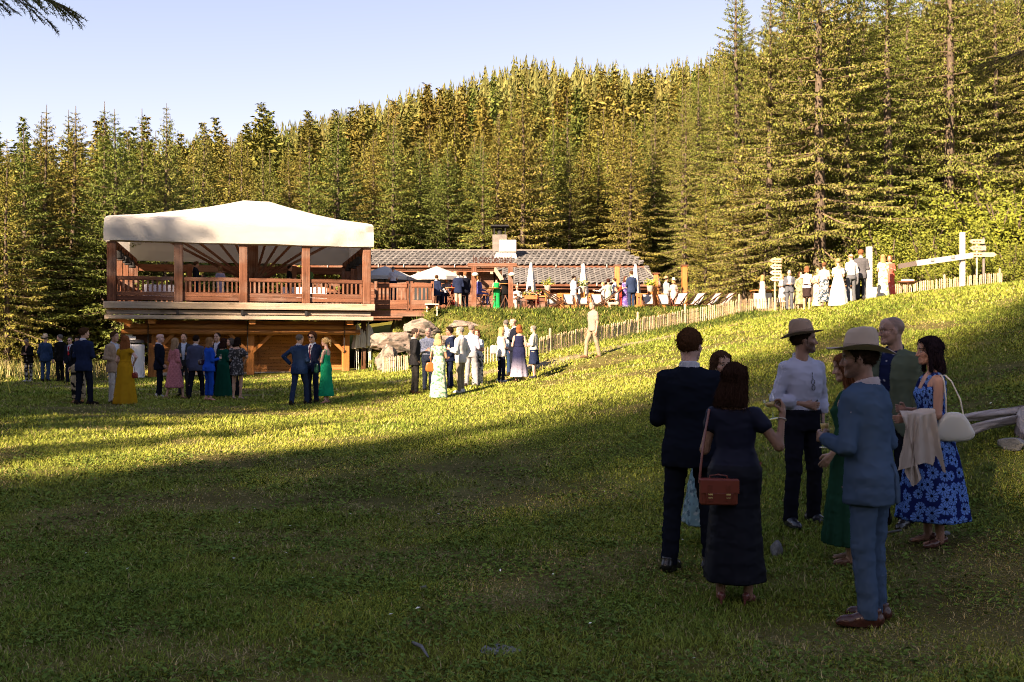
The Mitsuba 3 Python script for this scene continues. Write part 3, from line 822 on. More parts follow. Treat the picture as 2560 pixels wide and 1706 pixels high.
for k, (x, sd) in enumerate(((-1.80, 'left'), (-.06, 'right'))):
    lp = thing('wall_lamp', f'round white lamp on the {sd} post of the entrance gate', 'lamp')
    put('arm', Mesh().bar((x + .02, GY - .1, 5.22), (x + .05, GY - .3, 5.22), .04, .04), 'mat_metal_dark', lp)
    put('shade', Mesh((.66, .64, .60)).lathe([(.0, .07), (.10, .06), (.16, 0), (.13, -.08), (0, -.1)], (x + .06, GY - .32, 5.18), 16), 'mat_paint', lp, smooth=50)
# ------------------------------------------------------------------ trees behind the photographer: they shade the near lawn
PROTO['pine'] = tree_proto('pine', 26, 190, dens=.8, R=3.4, low=.64, power=.45, leaf=.30, tint=(.9, 1, .9))
SH = np.array([-SUN[0], -SUN[1]]) / SUN[2]                                   # shadow of a tip of height 1


def shade(proto, hp, h, x, y, rot, sxy=1.0, back=60, label='tall spruce standing behind the viewpoint, shading the near lawn'):
    x, y = x - .588 * back, y - .809 * back                                      # moved back along the sun's rays, up the added slope behind
    k = plant('shade_tree', proto, x, y, h / hp, rot, sxy, label, group='trees behind the viewpoint')
    scene[k]['to_world'] = T().translate([0, 0, .532 * back - gz(x, y)]) @ scene[k]['to_world']


for k, (x, y, h) in enumerate([(-15.2, -7, 29), (-12, -10, 31), (-9, -7.5, 30), (-6, -11, 30), (-3, -8.5, 29), (1, -10.5, 30), (4, -8.5, 28), (8, -10, 30), (12, -8, 27), (16, -10, 28), (-18, -13, 31), (-22, -16, 25), (-13.5, -14, 32), (-10, -15, 32), (-7, -15.5, 31), (-3.5, -14, 31), (0, -15, 32), (4, -14, 31), (8, -15, 31), (-16, -18, 31), (-12, -20, 32), (-8, -20, 32), (-4, -20, 32), (-20.5, -19, 29), (-24, -21, 26), (-27, -19, 22)]):
    shade(f'tall{k % 3}', 24, h, x, y, 40 * k)
for k, (gx, gy, h) in enumerate([(-15, 15.5, 15), (-13, 17.5, 16), (-11.3, 15.0, 15), (-9.5, 17.2, 16), (-8, 14.6, 15), (-6.3, 15.8, 15), (-4.8, 14.2, 15), (-3.2, 16.0, 16), (-1.8, 17.3, 16.5), (-.3, 18.4, 17), (.9, 19.6, 17.5), (2.2, 20.8, 19),
                                 (-12.2, 12, 13), (-10.2, 12.5, 13), (-7.2, 12, 13), (-4, 11.5, 13), (-1.5, 13, 14), (.5, 15, 15), (2, 16, 16), (3, 19, 19), (-16, 11, 13), (-6, 9, 12), (-9, 8.5, 12), (-3, 8.5, 12), (-13, 8, 12), (-18, 13, 14), (-14.5, 14, 14), (-11.5, 13.4, 14), (-8.8, 13.6, 14), (-5.6, 13.2, 14), (-2.6, 14.4, 15), (-10.5, 10.2, 12.5), (-7.6, 10, 12.5), (-4.8, 9.8, 12.5), (-2, 10.8, 13), (0, 12.5, 14), (-9.8, 6.5, 11), (-6.5, 6.2, 11), (-4, 6.5, 11), (-1.8, 8, 12), (.6, 10, 13)]):
    shade(f'near{k % 6}', 15, h, gx - SH[0] * h, gy - SH[1] * h, 70 * k, 1.25)
for k, (gx, gy, h) in enumerate([(-12.5, 20.5, 21), (-8.6, 22, 22), (-5.6, 20.5, 21), (-14.6, 23, 23), (-2.8, 21.8, 22), (-10.6, 24.5, 23), (-.6, 23.5, 23)]):
    shade(f'near{k % 6}', 15, h, gx - SH[0] * h, gy - SH[1] * h, 70 * k, .62, 0)
for k, (gx, gy, h) in enumerate([(-15.5, 33.5, 27), (-12, 35, 26), (-8.2, 33.5, 26), (-5.4, 35.5, 27), (-2.2, 34, 26), (.2, 32.6, 26), (-10, 31, 25), (-4, 31, 25), (-14, 30, 25), (-17, 36.5, 28), (-13.5, 38, 28), (-9.8, 37, 27), (-7, 38.5, 28), (-3.6, 37, 27), (-18, 32, 27), (-6.5, 32.5, 25.5), (-5.5, 53.0, 33), (-8.2, 51.0, 33), (-16, 39.5, 28), (-12, 40, 28), (-8.5, 39.5, 28), (-5, 40, 28), (-14, 35, 27), (-10, 34.5, 27), (-6.8, 35, 27), (-3.8, 34.8, 27), (-1.6, 36, 27)]):
    shade('pine', 26, h, gx - SH[0] * h, gy - SH[1] * h, 55 * k, 1.0, 0, 'high crowned pine standing behind the viewpoint, shading the middle of the lawn')


for k, (gx, gy, h) in enumerate([(-16, 62, 30), (-20, 60, 30), (-24, 58, 29), (-18, 66, 31), (-27, 57, 28)]):
    shade(f'tall{k % 3}', 24, h, gx - SH[0] * h, gy - SH[1] * h, 33 * k, 1.1, 60, 'tall spruce on the added slope behind the viewpoint, shading the forest edge on the left')


def bough(key, base, d, L, seed, label, n_side=9, droop=.35):
    """A spruce bough hanging into the picture: twig by twig, with needles."""
    g = np.random.default_rng(seed)
    d = np.asarray(d, float) / np.linalg.norm(d)
    b = thing(key, label, 'branch')
    side = np.cross(d, [0, 0, 1.0])
    side /= np.linalg.norm(side)
    st, ne = Mesh(), Mesh()
    NV, NF, n = [], [], 0

    def twig(p0, dd, l, r):
        nonlocal n
        q = np.linspace(0, 1, 7)
        pts = p0 + dd * (l * q)[:, None] + np.c_[np.zeros((7, 2)), -droop * l * q ** 2]
        st.tube(pts, r * (1.1 - q), 5, caps=False)
        m = int(l * 420)
        t = g.random(m)
        pp = np.stack([np.interp(t, q, pts[:, k]) for k in range(3)], 1)
        o = g.normal(0, 1, (m, 3)) + dd * .9
        o /= np.linalg.norm(o, axis=1, keepdims=True)
        ln = g.uniform(.012, .024, m)[:, None]
        w = np.cross(o, g.normal(0, 1, (m, 3)))
        w = w / np.linalg.norm(w, axis=1, keepdims=True) * .0022
        NV.append(np.stack([pp - w, pp + w, pp + o * ln], 1).reshape(-1, 3))
        NF.append(np.arange(m * 3).reshape(-1, 3) + n)
        n += m * 3
        return pts

    base = np.asarray(base, float)
    main = twig(base, d, L, .012)
    for i in range(n_side):
        t = .12 + .86 * i / n_side
        p = np.array([np.interp(t, np.linspace(0, 1, 7), main[:, k]) for k in range(3)])
        for sg in (-1, 1):
            dd = d * .75 + side * sg * .75 + [0, 0, g.normal(-.15, .15)]
            l2 = L * (.48 * (1.05 - t) + .08) * g.uniform(.7, 1.2)
            q = twig(p, dd / np.linalg.norm(dd), l2, .006)
            for j in range(int(l2 * 16)):
                tt = g.uniform(.2, .95)
                p2 = np.array([np.interp(tt, np.linspace(0, 1, 7), q[:, k]) for k in range(3)])
                d3 = dd + side * g.normal(0, .8) + [0, 0, g.normal(-.35, .2)]
                twig(p2, d3 / np.linalg.norm(d3), l2 * .38 * (1.1 - tt) + .03, .003)
    put('twigs', st, 'mat_bark', b)
    v = np.vstack(NV)
    put('needles', (v, np.vstack(NF)), 'mat_vc', b, color=np.tile([.118, .126, .034], (len(v), 1)) * g.uniform(.6, 1.4, (len(v), 1)))


bough('spruce_bough', (-3.1, 5.0, 3.66), (1.0, .05, -.02), .92, 1, 'dark spruce bough hanging into the top left corner', 12, .30)
bough('spruce_bough', (4.55, 7.6, 4.12), (-1.0, .1, -.12), 1.0, 2, 'dark spruce bough reaching in at the right edge of the picture', 13, .15)

# ------------------------------------------------------------------ grass
GR = np.random.default_rng(99)


def blades(y0, y1, dens, hgt, wid, seg, margin=.4):
    area = 1.04 * (y1 ** 2 - y0 ** 2) / 2 + 2 * margin * (y1 - y0)
    n = int(area * dens)
    y = np.sqrt(GR.random(n) * (y1 ** 2 - y0 ** 2) + y0 ** 2)
    x = (GR.random(n) * 2 - 1) * (.52 * y + margin)
    nz = np.stack([x, y, 0 * x], -1)
    n1, n2, n3 = meshkit.fbm(nz / .45, 3, 41), meshkit.fbm(nz / 2.3, 3, 42), meshkit.noise(nz / .14, 43)
    b, p = bare_mask(x, y), path_mask(x, y)
    out = ((y > np.interp(x, EDGE[:, 0], EDGE[:, 1], left=99, right=99) + .9) & (x < 11)) | ((x < -6.2) & (y > 40 + .275 * (x + 16.2)) & (x > -16))
    keep = (GR.random(n) < (1 - .32 * b) * (1 - .93 * p) * (.30 + .9 * n1)) & ~out
    x, y, n1, n2, n3, b = x[keep], y[keep], n1[keep], n2[keep], n3[keep], b[keep]
    n = len(x)
    z = ground(x, y) - .004
    bank = np.clip((y - 36) / 4, 0, 1) * (x > -4) * (x < 11)
    h = hgt * GR.uniform(.45, 1.25, n) * (.55 + .95 * n1) * (1 - .32 * b) * (1 + 1.1 * bank)
    tall = GR.random(n) < .006
    h = np.where(tall, h * 2.0, h)
    a = GR.random(n) * 6.28
    lean = GR.uniform(.2, 1.6, n) * h
    flat = GR.random(n) < .75 * b
    lean = np.where(flat, hgt * GR.uniform(1.0, 2.2, n), lean)
    h = np.where(flat, h * .25, h)
    w = wid * GR.uniform(.6, 1.4, n)
    base = np.c_[x, y, z]
    d = np.c_[np.cos(a), np.sin(a), 0 * a]
    s = np.c_[-d[:, 1], d[:, 0], 0 * a] * w[:, None]
    tip = base + d * lean[:, None] + np.c_[0 * a, 0 * a, h]
    hue = GR.random((n, 1))
    g1, g2, dry = np.array([.118, .172, .028]), np.array([.260, .275, .048]), np.array([.36, .29, .135])
    t = np.clip(1.15 * n2[:, None] + .5 * hue - .27 + .5 * (n3[:, None] - .5), 0, 1)
    c = g1 * (1 - t) + g2 * t
    dd = (GR.random(n) < .06 + .16 * np.clip(n2 - .5, 0, 1) + .5 * b + .10 * bank)[:, None]
    c = np.where(dd, dry * (.6 + .6 * hue), c) * GR.uniform(.75, 1.25, (n, 1))
    c = np.where((GR.random(n) < .85 * bank * (.4 + n1))[:, None], np.array([.060, .085, .020]) * GR.uniform(.6, 1.3, (n, 1)), c)   # coarse dark tussocks on the bank
    if seg == 1:
        v = np.stack([base - s, base + s, tip], 1).reshape(-1, 3)
        return v, np.arange(n * 3).reshape(-1, 3), np.repeat(c, 3, 0)
    mid = base + d * (lean * .32)[:, None] + np.c_[0 * a, 0 * a, h * .62]
    v = np.stack([base - s, base + s, mid - s * .75, mid + s * .75, tip], 1).reshape(-1, 3)
    i = np.arange(n)[:, None] * 5
    return v, np.vstack([i + [0, 1, 3], i + [0, 3, 2], i + [2, 3, 4]]), np.repeat(c, 5, 0)


def leaves(y0, y1, dens, r, col, zc):
    """Round clover and plantain leaves lying between the blades."""
    n = int(1.04 * (y1 ** 2 - y0 ** 2) / 2 * dens)
    y = np.sqrt(GR.random(n) * (y1 ** 2 - y0 ** 2) + y0 ** 2)
    x = (GR.random(n) * 2 - 1) * (.52 * y + .3)
    k = meshkit.fbm(np.stack([x / .5, y / .5, 0 * x], -1), 3, 61) + GR.normal(0, .14, n) > .54
    x, y = x[k], y[k]
    n = len(x)
    z = ground(x, y) + zc * GR.uniform(.4, 1.5, n)
    u = GR.normal(0, .35, (n, 3)) + [0, 0, 1]
    u /= np.linalg.norm(u, axis=1, keepdims=True)
    e = np.cross(u, GR.normal(0, 1, (n, 3)))
    e /= np.linalg.norm(e, axis=1, keepdims=True)
    f = np.cross(u, e)
    rr = (r * GR.uniform(.6, 1.5, n))[:, None]
    c = np.c_[x, y, z]
    v = np.stack([c - e * rr * 1.15, c - f * rr * .65 + u * rr * .2, c + e * rr * 1.15, c + f * rr * .65 + u * rr * .2], 1).reshape(-1, 3)
    i = np.arange(n)[:, None] * 4
    return v, np.vstack([i + [0, 1, 2], i + [0, 2, 3]]), np.repeat(np.asarray(col) * GR.uniform(.6, 1.5, (n, 1)), 4, 0)


parts = [blades(4.6, 7.5, 7500, .036, .0032, 3), blades(7.5, 11, 4000, .038, .0042, 3), blades(11, 17, 1700, .042, .0065, 1), blades(17, 27, 620, .055, .011, 1), blades(27, 48, 260, .075, .020, 1),
         leaves(4.6, 9, 1900, .014, (.100, .145, .030), .024), leaves(9, 15, 420, .020, (.105, .145, .030), .030), leaves(4.6, 12, 2.2, .011, (.62, .60, .55), .05)]
V, F, C, n = [], [], [], 0
for v, f, c in parts:
    V.append(v)
    F.append(f + n)
    C.append(c)
    n += len(v)
put('lawn_grass', (np.vstack(V), np.vstack(F)), 'mat_vc', color=np.vstack(C))
tag('lawn_grass', 'short meadow grass and clover growing over the whole slope', 'grass', kind='stuff')


def weeds(key, spots, label, seed, hh, cols, n_each=16, wid=.02):
    g = np.random.default_rng(seed)
    V, C = [], []
    for x, y in spots:
        for _ in range(n_each):
            px, py = x + g.normal(0, .35), y + g.normal(0, .3)
            h = hh * g.uniform(.4, 1.2)
            a = g.random() * 6.28
            d = np.array([math.cos(a), math.sin(a), 0])
            s = np.array([-d[1], d[0], 0]) * wid * g.uniform(.6, 1.6)
            b = np.array([px, py, gz(px, py) - .02])
            t = b + d * h * g.uniform(.1, .6) + [0, 0, h]
            V += [b - s, b + s, t]
            C += [np.array(cols[g.integers(len(cols))]) * g.uniform(.7, 1.3)] * 3
    put(key, (np.array(V), np.arange(len(V)).reshape(-1, 3)), 'mat_vc', color=np.array(C))
    tag(key, label, 'weeds', kind='stuff')


wr = np.random.default_rng(5)
weeds('tall_weeds', [(-16.5 - 9 * wr.random(), 38.8 + 5 * wr.random()) for _ in range(150)], 'rough tall weeds and dry stems at the dark forest edge on the left', 8, .75, [(.10, .11, .03), (.16, .14, .05), (.28, .24, .12), (.07, .09, .03)])
weeds('bank_weeds', [(-5.4 + 1.6 * wr.random(), 41.5 + 2.2 * wr.random()) for _ in range(40)], 'dark green weeds above the boulders under the deck', 9, .6, [(.06, .09, .02), (.09, .13, .03)], 22, .03)
# ------------------------------------------------------------------ paling fences
def pale_mesh(b, d, h, w, tilt, g):
    d = np.array([d[0], d[1], 0.0])
    n = np.array([-d[1], d[0], 0])
    up = np.array([0, 0, 1.0]) + d * tilt + n * g.normal(0, .03)
    t = .012
    pts = [(-w / 2, 0), (w / 2, 0), (w / 2, h - .04), (0, h), (-w / 2, h - .04)]
    v = np.array([b + d * a + up * z + n * s for s in (-t, t) for a, z in pts])
    f = [[0, 1, 2], [0, 2, 3], [0, 3, 4], [5, 7, 6], [5, 8, 7], [5, 9, 8]] + [q for i in range(5) for q in ([i, i + 5, (i + 1) % 5], [(i + 1) % 5, i + 5, (i + 1) % 5 + 5])]
    k = int(g.integers(0, 97))
    uv = np.array([[z, a + 10.0 * k] for s in (0, 1) for a, z in pts])
    return v, np.array(f), uv


def fence(pts, step, h, label, seed, post_every=2.9, hp=.85):
    g = np.random.default_rng(seed)
    fk = thing('picket_fence', label, 'fence')
    P = np.array(pts, float)
    L = np.r_[0, np.cumsum(np.linalg.norm(np.diff(P, axis=0), axis=1))]
    s = np.arange(0, L[-1], step)
    X, Y = np.interp(s, L, P[:, 0]), np.interp(s, L, P[:, 1])
    for x, y, q in zip(X, Y, s):
        k = min(np.searchsorted(L, q, 'right') - 1, len(P) - 2)
        d = (P[k + 1] - P[k]) / np.linalg.norm(P[k + 1] - P[k])
        v, f, uv = pale_mesh(np.array([x, y, gz(x, y) - .03]), d, h * g.uniform(.95, 1.05), g.uniform(.038, .046), g.normal(0, .024), g)
        put('pale', (v, f), 'mat_pale_stake', fk, uv=uv)
    for i, q in enumerate(np.arange(0, L[-1] + .1, post_every)):
        x, y = np.interp(q, L, P[:, 0]), np.interp(q, L, P[:, 1])
        z = gz(x, y)
        put('post', Mesh().tube([(x, y + .03, z - .1), (x, y + .03, z + hp), (x, y + .03, z + hp + .04)], [.05, .048, .015], 9), 'mat_pale_stake', fk, smooth=False)
    for zz in (.16, .42):
        q = np.arange(0, L[-1], .5)
        put('wire', Mesh().tube([(np.interp(a, L, P[:, 0]), np.interp(a, L, P[:, 1]), gz(np.interp(a, L, P[:, 0]), np.interp(a, L, P[:, 1])) + zz * h / .58) for a in q], .006, 4), 'mat_metal_dark', fk)


fence([(-1.2, 35.8), (.9, 36.1), (5.1, 41), (7.6, 43), (9.8, 44), (12, 45), (13.4, 45.3)], .108, .66, 'long low paling fence climbing along the dirt track below the terrace bank', 1)
fence([(16.0, 42.2), (18.3, 42.1), (20.7, 42.0)], .083, .68, 'pale paling fence beneath the white crossbeam at the far right', 2, 2.3, .8)
fence([(-4.95, 38.3), (-3.95, 38.0)], .085, .62, 'short piece of grey paling fence in front of the boulders', 3, 5, .6)

# ------------------------------------------------------------------ rocks, roots, sticks
matte('mat_rock', proc(lambda p, n, uv: mix(mix((.13, .10, .085), (.30, .25, .215), fbm(p.x * 3, p.y * 3, p.z * 3.4, 4)), (.085, .08, .07), smoothstep(.52, .64, fbm(p.x * 5 + 9.0, p.y * 5, p.z * 5, 4))) * (.8 + .4 * noise(p.x * 24, p.y * 24, p.z * 24))))
matte('mat_stone', proc(lambda p, n, uv: mix((.10, .098, .095), (.25, .245, .24), fbm(p.x * 14, p.y * 14, p.z * 14, 4)) * (.75 + .5 * noise(p.x * 90, p.y * 90, p.z * 90))))


def rock(key, c, size, seed, label, mat='mat_rock', rot=0.0, sub=4, rough=.24, group=None):
    g = np.random.default_rng(seed)
    m = trimesh.creation.icosphere(sub)
    v = np.array(m.vertices)
    for _ in range(11):
        n = g.normal(0, 1, 3)
        n /= np.linalg.norm(n)
        d = v @ n - g.uniform(.42, .80)
        v = v - np.outer(np.clip(d, 0, None), n)
    v = v * (1 + rough * (meshkit.fbm(v * 2.2 + seed * 7, 4, seed) - .5)[:, None] * 2)
    v = v * (np.asarray(size) / 2) @ rotz(rot).T + np.asarray(c)
    k = numbered(key)
    scene[k] = mikit.ply((v, np.array(m.faces)), mat, smooth=20)
    tag(k, label, 'rock', group)


for c, s, lab, r in (((-4.05, 42.6, 2.42), (1.75, 1.3, 1.0), 'large pale boulder at the top of the heap left of the terrace bank', .3), ((-4.95, 41.2, 1.95), (1.5, 1.1, .85), 'jutting tan boulder in the middle of the heap by the deck', -.2),
                     ((-5.0, 40.35, 1.18), (1.15, .9, 1.15), 'upright boulder at the foot of the heap behind the short fence', .5), ((-2.35, 43.2, 2.50), (1.7, 1.0, .62), 'flat whitish boulder slab on the right of the heap', .1),
                     ((-4.1, 40.9, 1.62), (.8, .7, .7), 'small boulder wedged in the middle of the heap', 1.0), ((-2.7, 41.7, 1.95), (.85, .7, .7), 'rounded boulder below the whitish slab', .7), ((-3.4, 41.8, 1.75), (.9, .8, .8), 'brown boulder between the slab and the heap', 2.1),
                     ((-.97, 44.1, 2.78), (.42, .35, .22), 'small grey rock lying on the terrace bank', .2), ((-1.6, 42.4, 2.15), (.6, .5, .4), 'stone half buried in the bank under the whitish slab', 1.3), ((-3.0, 40.4, 1.3), (.55, .5, .4), 'low stone at the foot of the heap behind the guests', .4)):
    rock('boulder', c, tuple(1.22 * q for q in s), int(abs(c[0] * 100 + c[2] * 10)), lab, rot=r)
for x, y, s, lab in ((1.76, 7.2, (.20, .15, .13), 'pale rounded stone beside the hem of the long navy dress'), (2.10, 7.95, (.13, .12, .18), 'brown stone behind the long navy dress'), (3.52, 8.12, (.17, .10, .05), 'flat grey stone in front of the flowered dress'),
                     (4.95, 9.85, (.46, .22, .20), 'long blue grey stone below the weathered root'), (5.35, 9.7, (.30, .25, .16), 'brown stone right of the blue grey stone'), (-.05, 5.55, (.30, .20, .03), 'flat grey stone sunk in bare soil at the bottom of the picture'),
                     (-.62, 6.95, (.055, .05, .05), 'tiny white pebble in the shaded lawn')):
    rock('stone', (x, y, gz(x, y) + s[2] * .22), s, int(x * 77 + 500), lab, 'mat_stone', .3 * x, 3, .12)
matte('mat_root', proc(lambda p, n, uv: mix((.17, .13, .115), (.47, .42, .39), noise(uv.x * 3.0, uv.y * 55.0, 2.0) * .7 + .3 * noise(uv.x * 20, uv.y * 150, 1.0)) * (1.0 - .55 * smoothstep(.62, .72, noise(uv.x * 2.2, uv.y * 28.0, 5.0)))))
RT = thing('weathered_root', 'weathered grey tree root lying on the bank at the right edge', 'root')


def root(name, pts, r, seed):
    P = np.array(pts, float)
    t = np.linspace(0, 1, len(P))
    q = np.linspace(0, 1, 40)
    from scipy.interpolate import make_interp_spline
    C = make_interp_spline(t, P, k=min(3, len(P) - 1))(q)
    m = Mesh()
    rr = np.interp(q, t, r)
    m.tube(C, rr, 18)
    mesh, uv, col = m.get()
    v = np.array(mesh.vertices)
    n = v[:-2] - np.repeat(C, 18, 0)
    a = np.tile(np.arange(18), 40)
    k = 1.0 * (meshkit.fbm(np.c_[a * .8, np.repeat(q, 18) * 6, 0 * a + seed], 3, seed) - .45) + .25 * np.sin(a * 1.4 + seed) * .5
    v[:-2] += n * k[:, None]
    put(name, trimesh.Trimesh(v, mesh.faces, process=False), 'mat_root', RT, smooth=True, uv=uv)


zr = lambda x, y: gz(x, y)
root('main_stem', [(4.5, 10.4, .93), (5.0, 10.5, .985), (5.5, 10.55, 1.02), (6.1, 10.7, 1.04)], [.025, .048, .068, .09], 3)
root('side_root', [(4.38, 9.95, .77), (4.60, 10.05, .86), (4.95, 10.15, .94), (5.4, 10.3, .98), (5.8, 10.5, 1.06)], [.04, .046, .04, .045, .06], 5)
root('side_root', [(5.12, 9.95, zr(5.12, 9.95) - .03), (5.18, 10.1, zr(5.18, 10.1) + .06), (5.3, 10.3, zr(5.3, 10.3) + .14)], [.05, .055, .07], 7)
for pts, lab in (([(-.56, 5.62, .03), (-.50, 5.50, .045), (-.45, 5.36, .02)], 'bare pale stick lying on the grass at the bottom of the picture'), ([(1.95, 5.0, .03), (2.2, 4.95, .04)], 'thin grey twig on the grass below the blue suit'), ([(3.1, 8.35, .2), (3.25, 8.3, .21)], 'short pale twig behind the brown shoes')):
    k = numbered('stick')
    m = Mesh()
    P = np.array(pts)
    P[:, 2] = [gz(a, b) + c for (a, b, _), c in zip(pts, (.03, .045, .03))]
    m.tube(P, [.009, .011, .005][:len(P)], 6)
    scene[k] = mikit.ply(m.get()[0], 'mat_stone', smooth=True)
    tag(k, lab, 'stick')
k = numbered('marker_stake')
x, y = -15.3, 30.0
scene[k] = mikit.ply(Mesh().tube([(x + .2, y, gz(x, y) - .05), (x, y, gz(x, y) + .72)], .014, 7).get()[0], 'mat_vc', color=np.tile([.55, .48, .10], (16, 1)))
tag(k, 'thin yellow stake leaning in the grass at the left edge', 'stake')

# ------------------------------------------------------------------ signposts, crossbeam, fire bowl
def signpost(x, y, poles, boards, label, mat='mat_pale_wood'):
    sp = thing('signpost', label, 'signpost')
    z = gz(x, y)
    for dx, dy, h, r, mt in poles:
        put('pole', Mesh().tube([(x + dx, y + dy, z - .1), (x + dx, y + dy, z + h)], r, 10), mt, sp, smooth=False)
    for x0, x1, zc, hh, arrow in boards:
        s = .14 * (1 if arrow > 0 else -1)
        out = [(x0, -hh / 2), (x1, -hh / 2), (x1, hh / 2), (x0, hh / 2)] if arrow == 0 else ([(x0 + .13, -hh / 2), (x1, -hh / 2), (x1, hh / 2), (x0 + .13, hh / 2), (x0, 0)] if arrow < 0 else [(x0, -hh / 2), (x1 - .13, -hh / 2), (x1, 0), (x1 - .13, hh / 2), (x0, hh / 2)])
        n = len(out)
        v = np.array([(x + a, y - .07 + t, z + zc + b) for t in (0, .035) for a, b in out])
        f = [[0, i, i + 1] for i in range(1, n - 1)] + [[n, n + i + 1, n + i] for i in range(1, n - 1)] + [q for i in range(n) for q in ([i, i + n, (i + 1) % n], [(i + 1) % n, i + n, (i + 1) % n + n])]
        b = put('board', (v, np.array(f)), mat, sp, uv=np.c_[v[:, 0], v[:, 2] * .5 + 10.0 * (int(zc * 100) % 97)])
        for q in range(3):
            put('groove', Mesh((.10, .06, .03)).box((x + x0 + .2 + .13 * q, y - .074, z + zc + .01 * (q % 2)), (.09, .006, .035)), 'mat_vc', b)
    return sp


signpost(11.78, 44.6, [(0, 0, 2.42, .045, 'mat_pale_stake')], [(-.27, .27, 2.27, .20, -1), (-.25, .27, 2.00, .20, -1), (-.26, .27, 1.73, .20, -1), (-.26, .27, 1.45, .20, -1)], 'wooden signpost with four arrow boards beside the guests at the track', 'mat_pale_stake')
signpost(19.75, 42.3, [(0, 0, 2.0, .04, 'mat_pale_stake'), (.32, .06, 2.25, .055, 'mat_zinc')], [(-.36, .30, 2.08, .20, -1), (-.34, .36, 1.80, .20, -1), (-.32, .82, 1.52, .20, 1)], 'pale wooden signpost with three boards at the far right edge of the lawn')
CB = thing('timber_barrier', 'tall white painted post carrying a long horizontal beam at the far right', 'barrier')
m = Mesh((.36, .345, .33))
z = gz(18.95, 41.9)
m.box((18.95, 41.9, z + 1.22), (.19, .17, 2.6), bev=.01)
put('post', m, 'mat_paint', CB)
m = Mesh((.36, .345, .325))
m.bar((16.95, 41.75, z + 1.20), (19.30, 41.75, z + 1.53), .10, .23)
put('beam', m, 'mat_paint', CB)
m = Mesh((.10, .08, .07))
m.bar((16.2, 41.75, z + 1.07), (16.95, 41.75, z + 1.20), .12, .20)
put('beam_end', m, 'mat_paint', CB)
for q in (17.6, 18.45):
    put('bracket', Mesh((.2, .2, .2)).box((q, 41.68, z + 1.30 + .14 * (q - 17.3)), (.13, .06, .14)), 'mat_paint', CB)
WP = thing('white_post', 'white square post standing behind the two women at the right', 'post')
z = gz(14.85, 41.4)
put('shaft', Mesh((.36, .345, .335)).box((14.85, 41.4, z + 1.1), (.20, .2, 2.4)), 'mat_paint', WP)
put('footing', Mesh((.34, .33, .315)).box((14.9, 41.3, z + .3), (.42, .4, .62), bev=.02), 'mat_paint', WP)
FB = thing('fire_bowl', 'rusty fire bowl on curved legs in front of the right hand fence', 'fire bowl')
x, y = 16.25, 40.9
z = gz(x, y)
put('bowl', Mesh((.19, .085, .05)).lathe([(0, .50), (.25, .52), (.37, .60), (.40, .64), (.36, .63), (.22, .56), (0, .54)], (x, y, z), 22), 'mat_paint', FB, smooth=True)
for a in (.6, 2.5, 4.4):
    c, s = math.cos(a), math.sin(a)
    put('leg', Mesh((.13, .06, .04)).tube([(x + .3 * c, y + .3 * s, z + .57), (x + .17 * c, y + .17 * s, z + .3), (x + .28 * c, y + .28 * s, z - .02)], .016, 6), 'mat_paint', FB, smooth=True)
put('ash_tray', Mesh((.5, .48, .45)).box((x, y, z + .68), (.42, .3, .10), .1, bev=.02), 'mat_paint', FB)

# ------------------------------------------------------------------ things on the terrace
def flowers(parent, c, rx, ry, h, n, seed, cols, green=(.07, .11, .025)):
    g = np.random.default_rng(seed)
    V, F, C = [], [], []
    for i in range(n):
        p = np.asarray(c) + [g.normal(0, rx * .5), g.normal(0, ry * .5), abs(g.normal(0, h * .5)) + .01]
        u = g.normal(0, 1, 3)
        u /= np.linalg.norm(u)
        e = np.cross(u, [.3, .5, .8])
        e /= np.linalg.norm(e)
        f = np.cross(u, e)
        r = g.uniform(.03, .055)
        V += [p + e * r, p + f * r * .7, p - e * r, p - f * r * .7]
        F += [[4 * i, 4 * i + 1, 4 * i + 2], [4 * i, 4 * i + 2, 4 * i + 3]]
        C += [np.array(cols[g.integers(len(cols))] if g.random() < .55 else green) * g.uniform(.7, 1.2)] * 4
    put('flowers', (np.array(V), np.array(F)), 'mat_vc', parent, color=np.array(C))


TZ = TER_Z + .01
for x, y, h, w, lab in ((5.28, 50, 2.36, .24, 'tall orange brown post behind the purple dress on the terrace'), (7.23, 50, 1.95, .22, 'shorter orange brown post with yellow flowers beside it on the terrace'), (8.76, 50.6, 2.40, .26, 'orange brown post with a cap at the right end of the terrace')):
    p = thing('timber_post', lab, 'post')
    put('shaft', Mesh().box((x, y, TZ + h / 2 - .05), (w, w, h), bev=.012), 'mat_orange_wood', p)
    put('cap', Mesh().box((x, y, TZ + h - .03), (w + .10, w + .10, .06)), 'mat_red_wood', p)
p = thing('timber_post', 'dark slanted post rising behind the shaded balustrade', 'post')
put('shaft', Mesh().bar((-6.7, 46.0, 3.4), (-6.55, 46.0, 6.0), .13, .13), 'mat_metal_dark', p)
put('foot', Mesh().box((-6.7, 46.0, 3.48), (.3, .3, .06)), 'mat_metal_dark', p)
for x, y, h, cols, lab, sd in ((1.76, 49.2, .98, [(.45, .42, .05), (.38, .36, .10)], 'wooden flower pedestal with yellow plants left of the furled parasols', 3), (3.50, 49.3, .92, [(.30, .33, .08), (.42, .40, .15)], 'wooden flower pedestal with pale plants in front of the middle furled parasol', 4),
                               (6.88, 49.6, .98, [(.52, .50, .05), (.45, .48, .06)], 'wooden flower pedestal with bright yellow plants near the right end', 5)):
    p = thing('flower_pedestal', lab, 'planter')
    put('pedestal', Mesh().box((x, y, TZ + h / 2), (.23, .23, h), bev=.01), 'mat_orange_wood', p)
    put('pot', Mesh((.32, .26, .22)).lathe([(0, 0), (.12, 0), (.17, .30), (.14, .30), (.12, .25), (0, .24)], (x, y, TZ + h), 14), 'mat_paint', p, smooth=True)
    flowers(p, (x, y, TZ + h + .32), .30, .25, .30, 170, sd, cols)
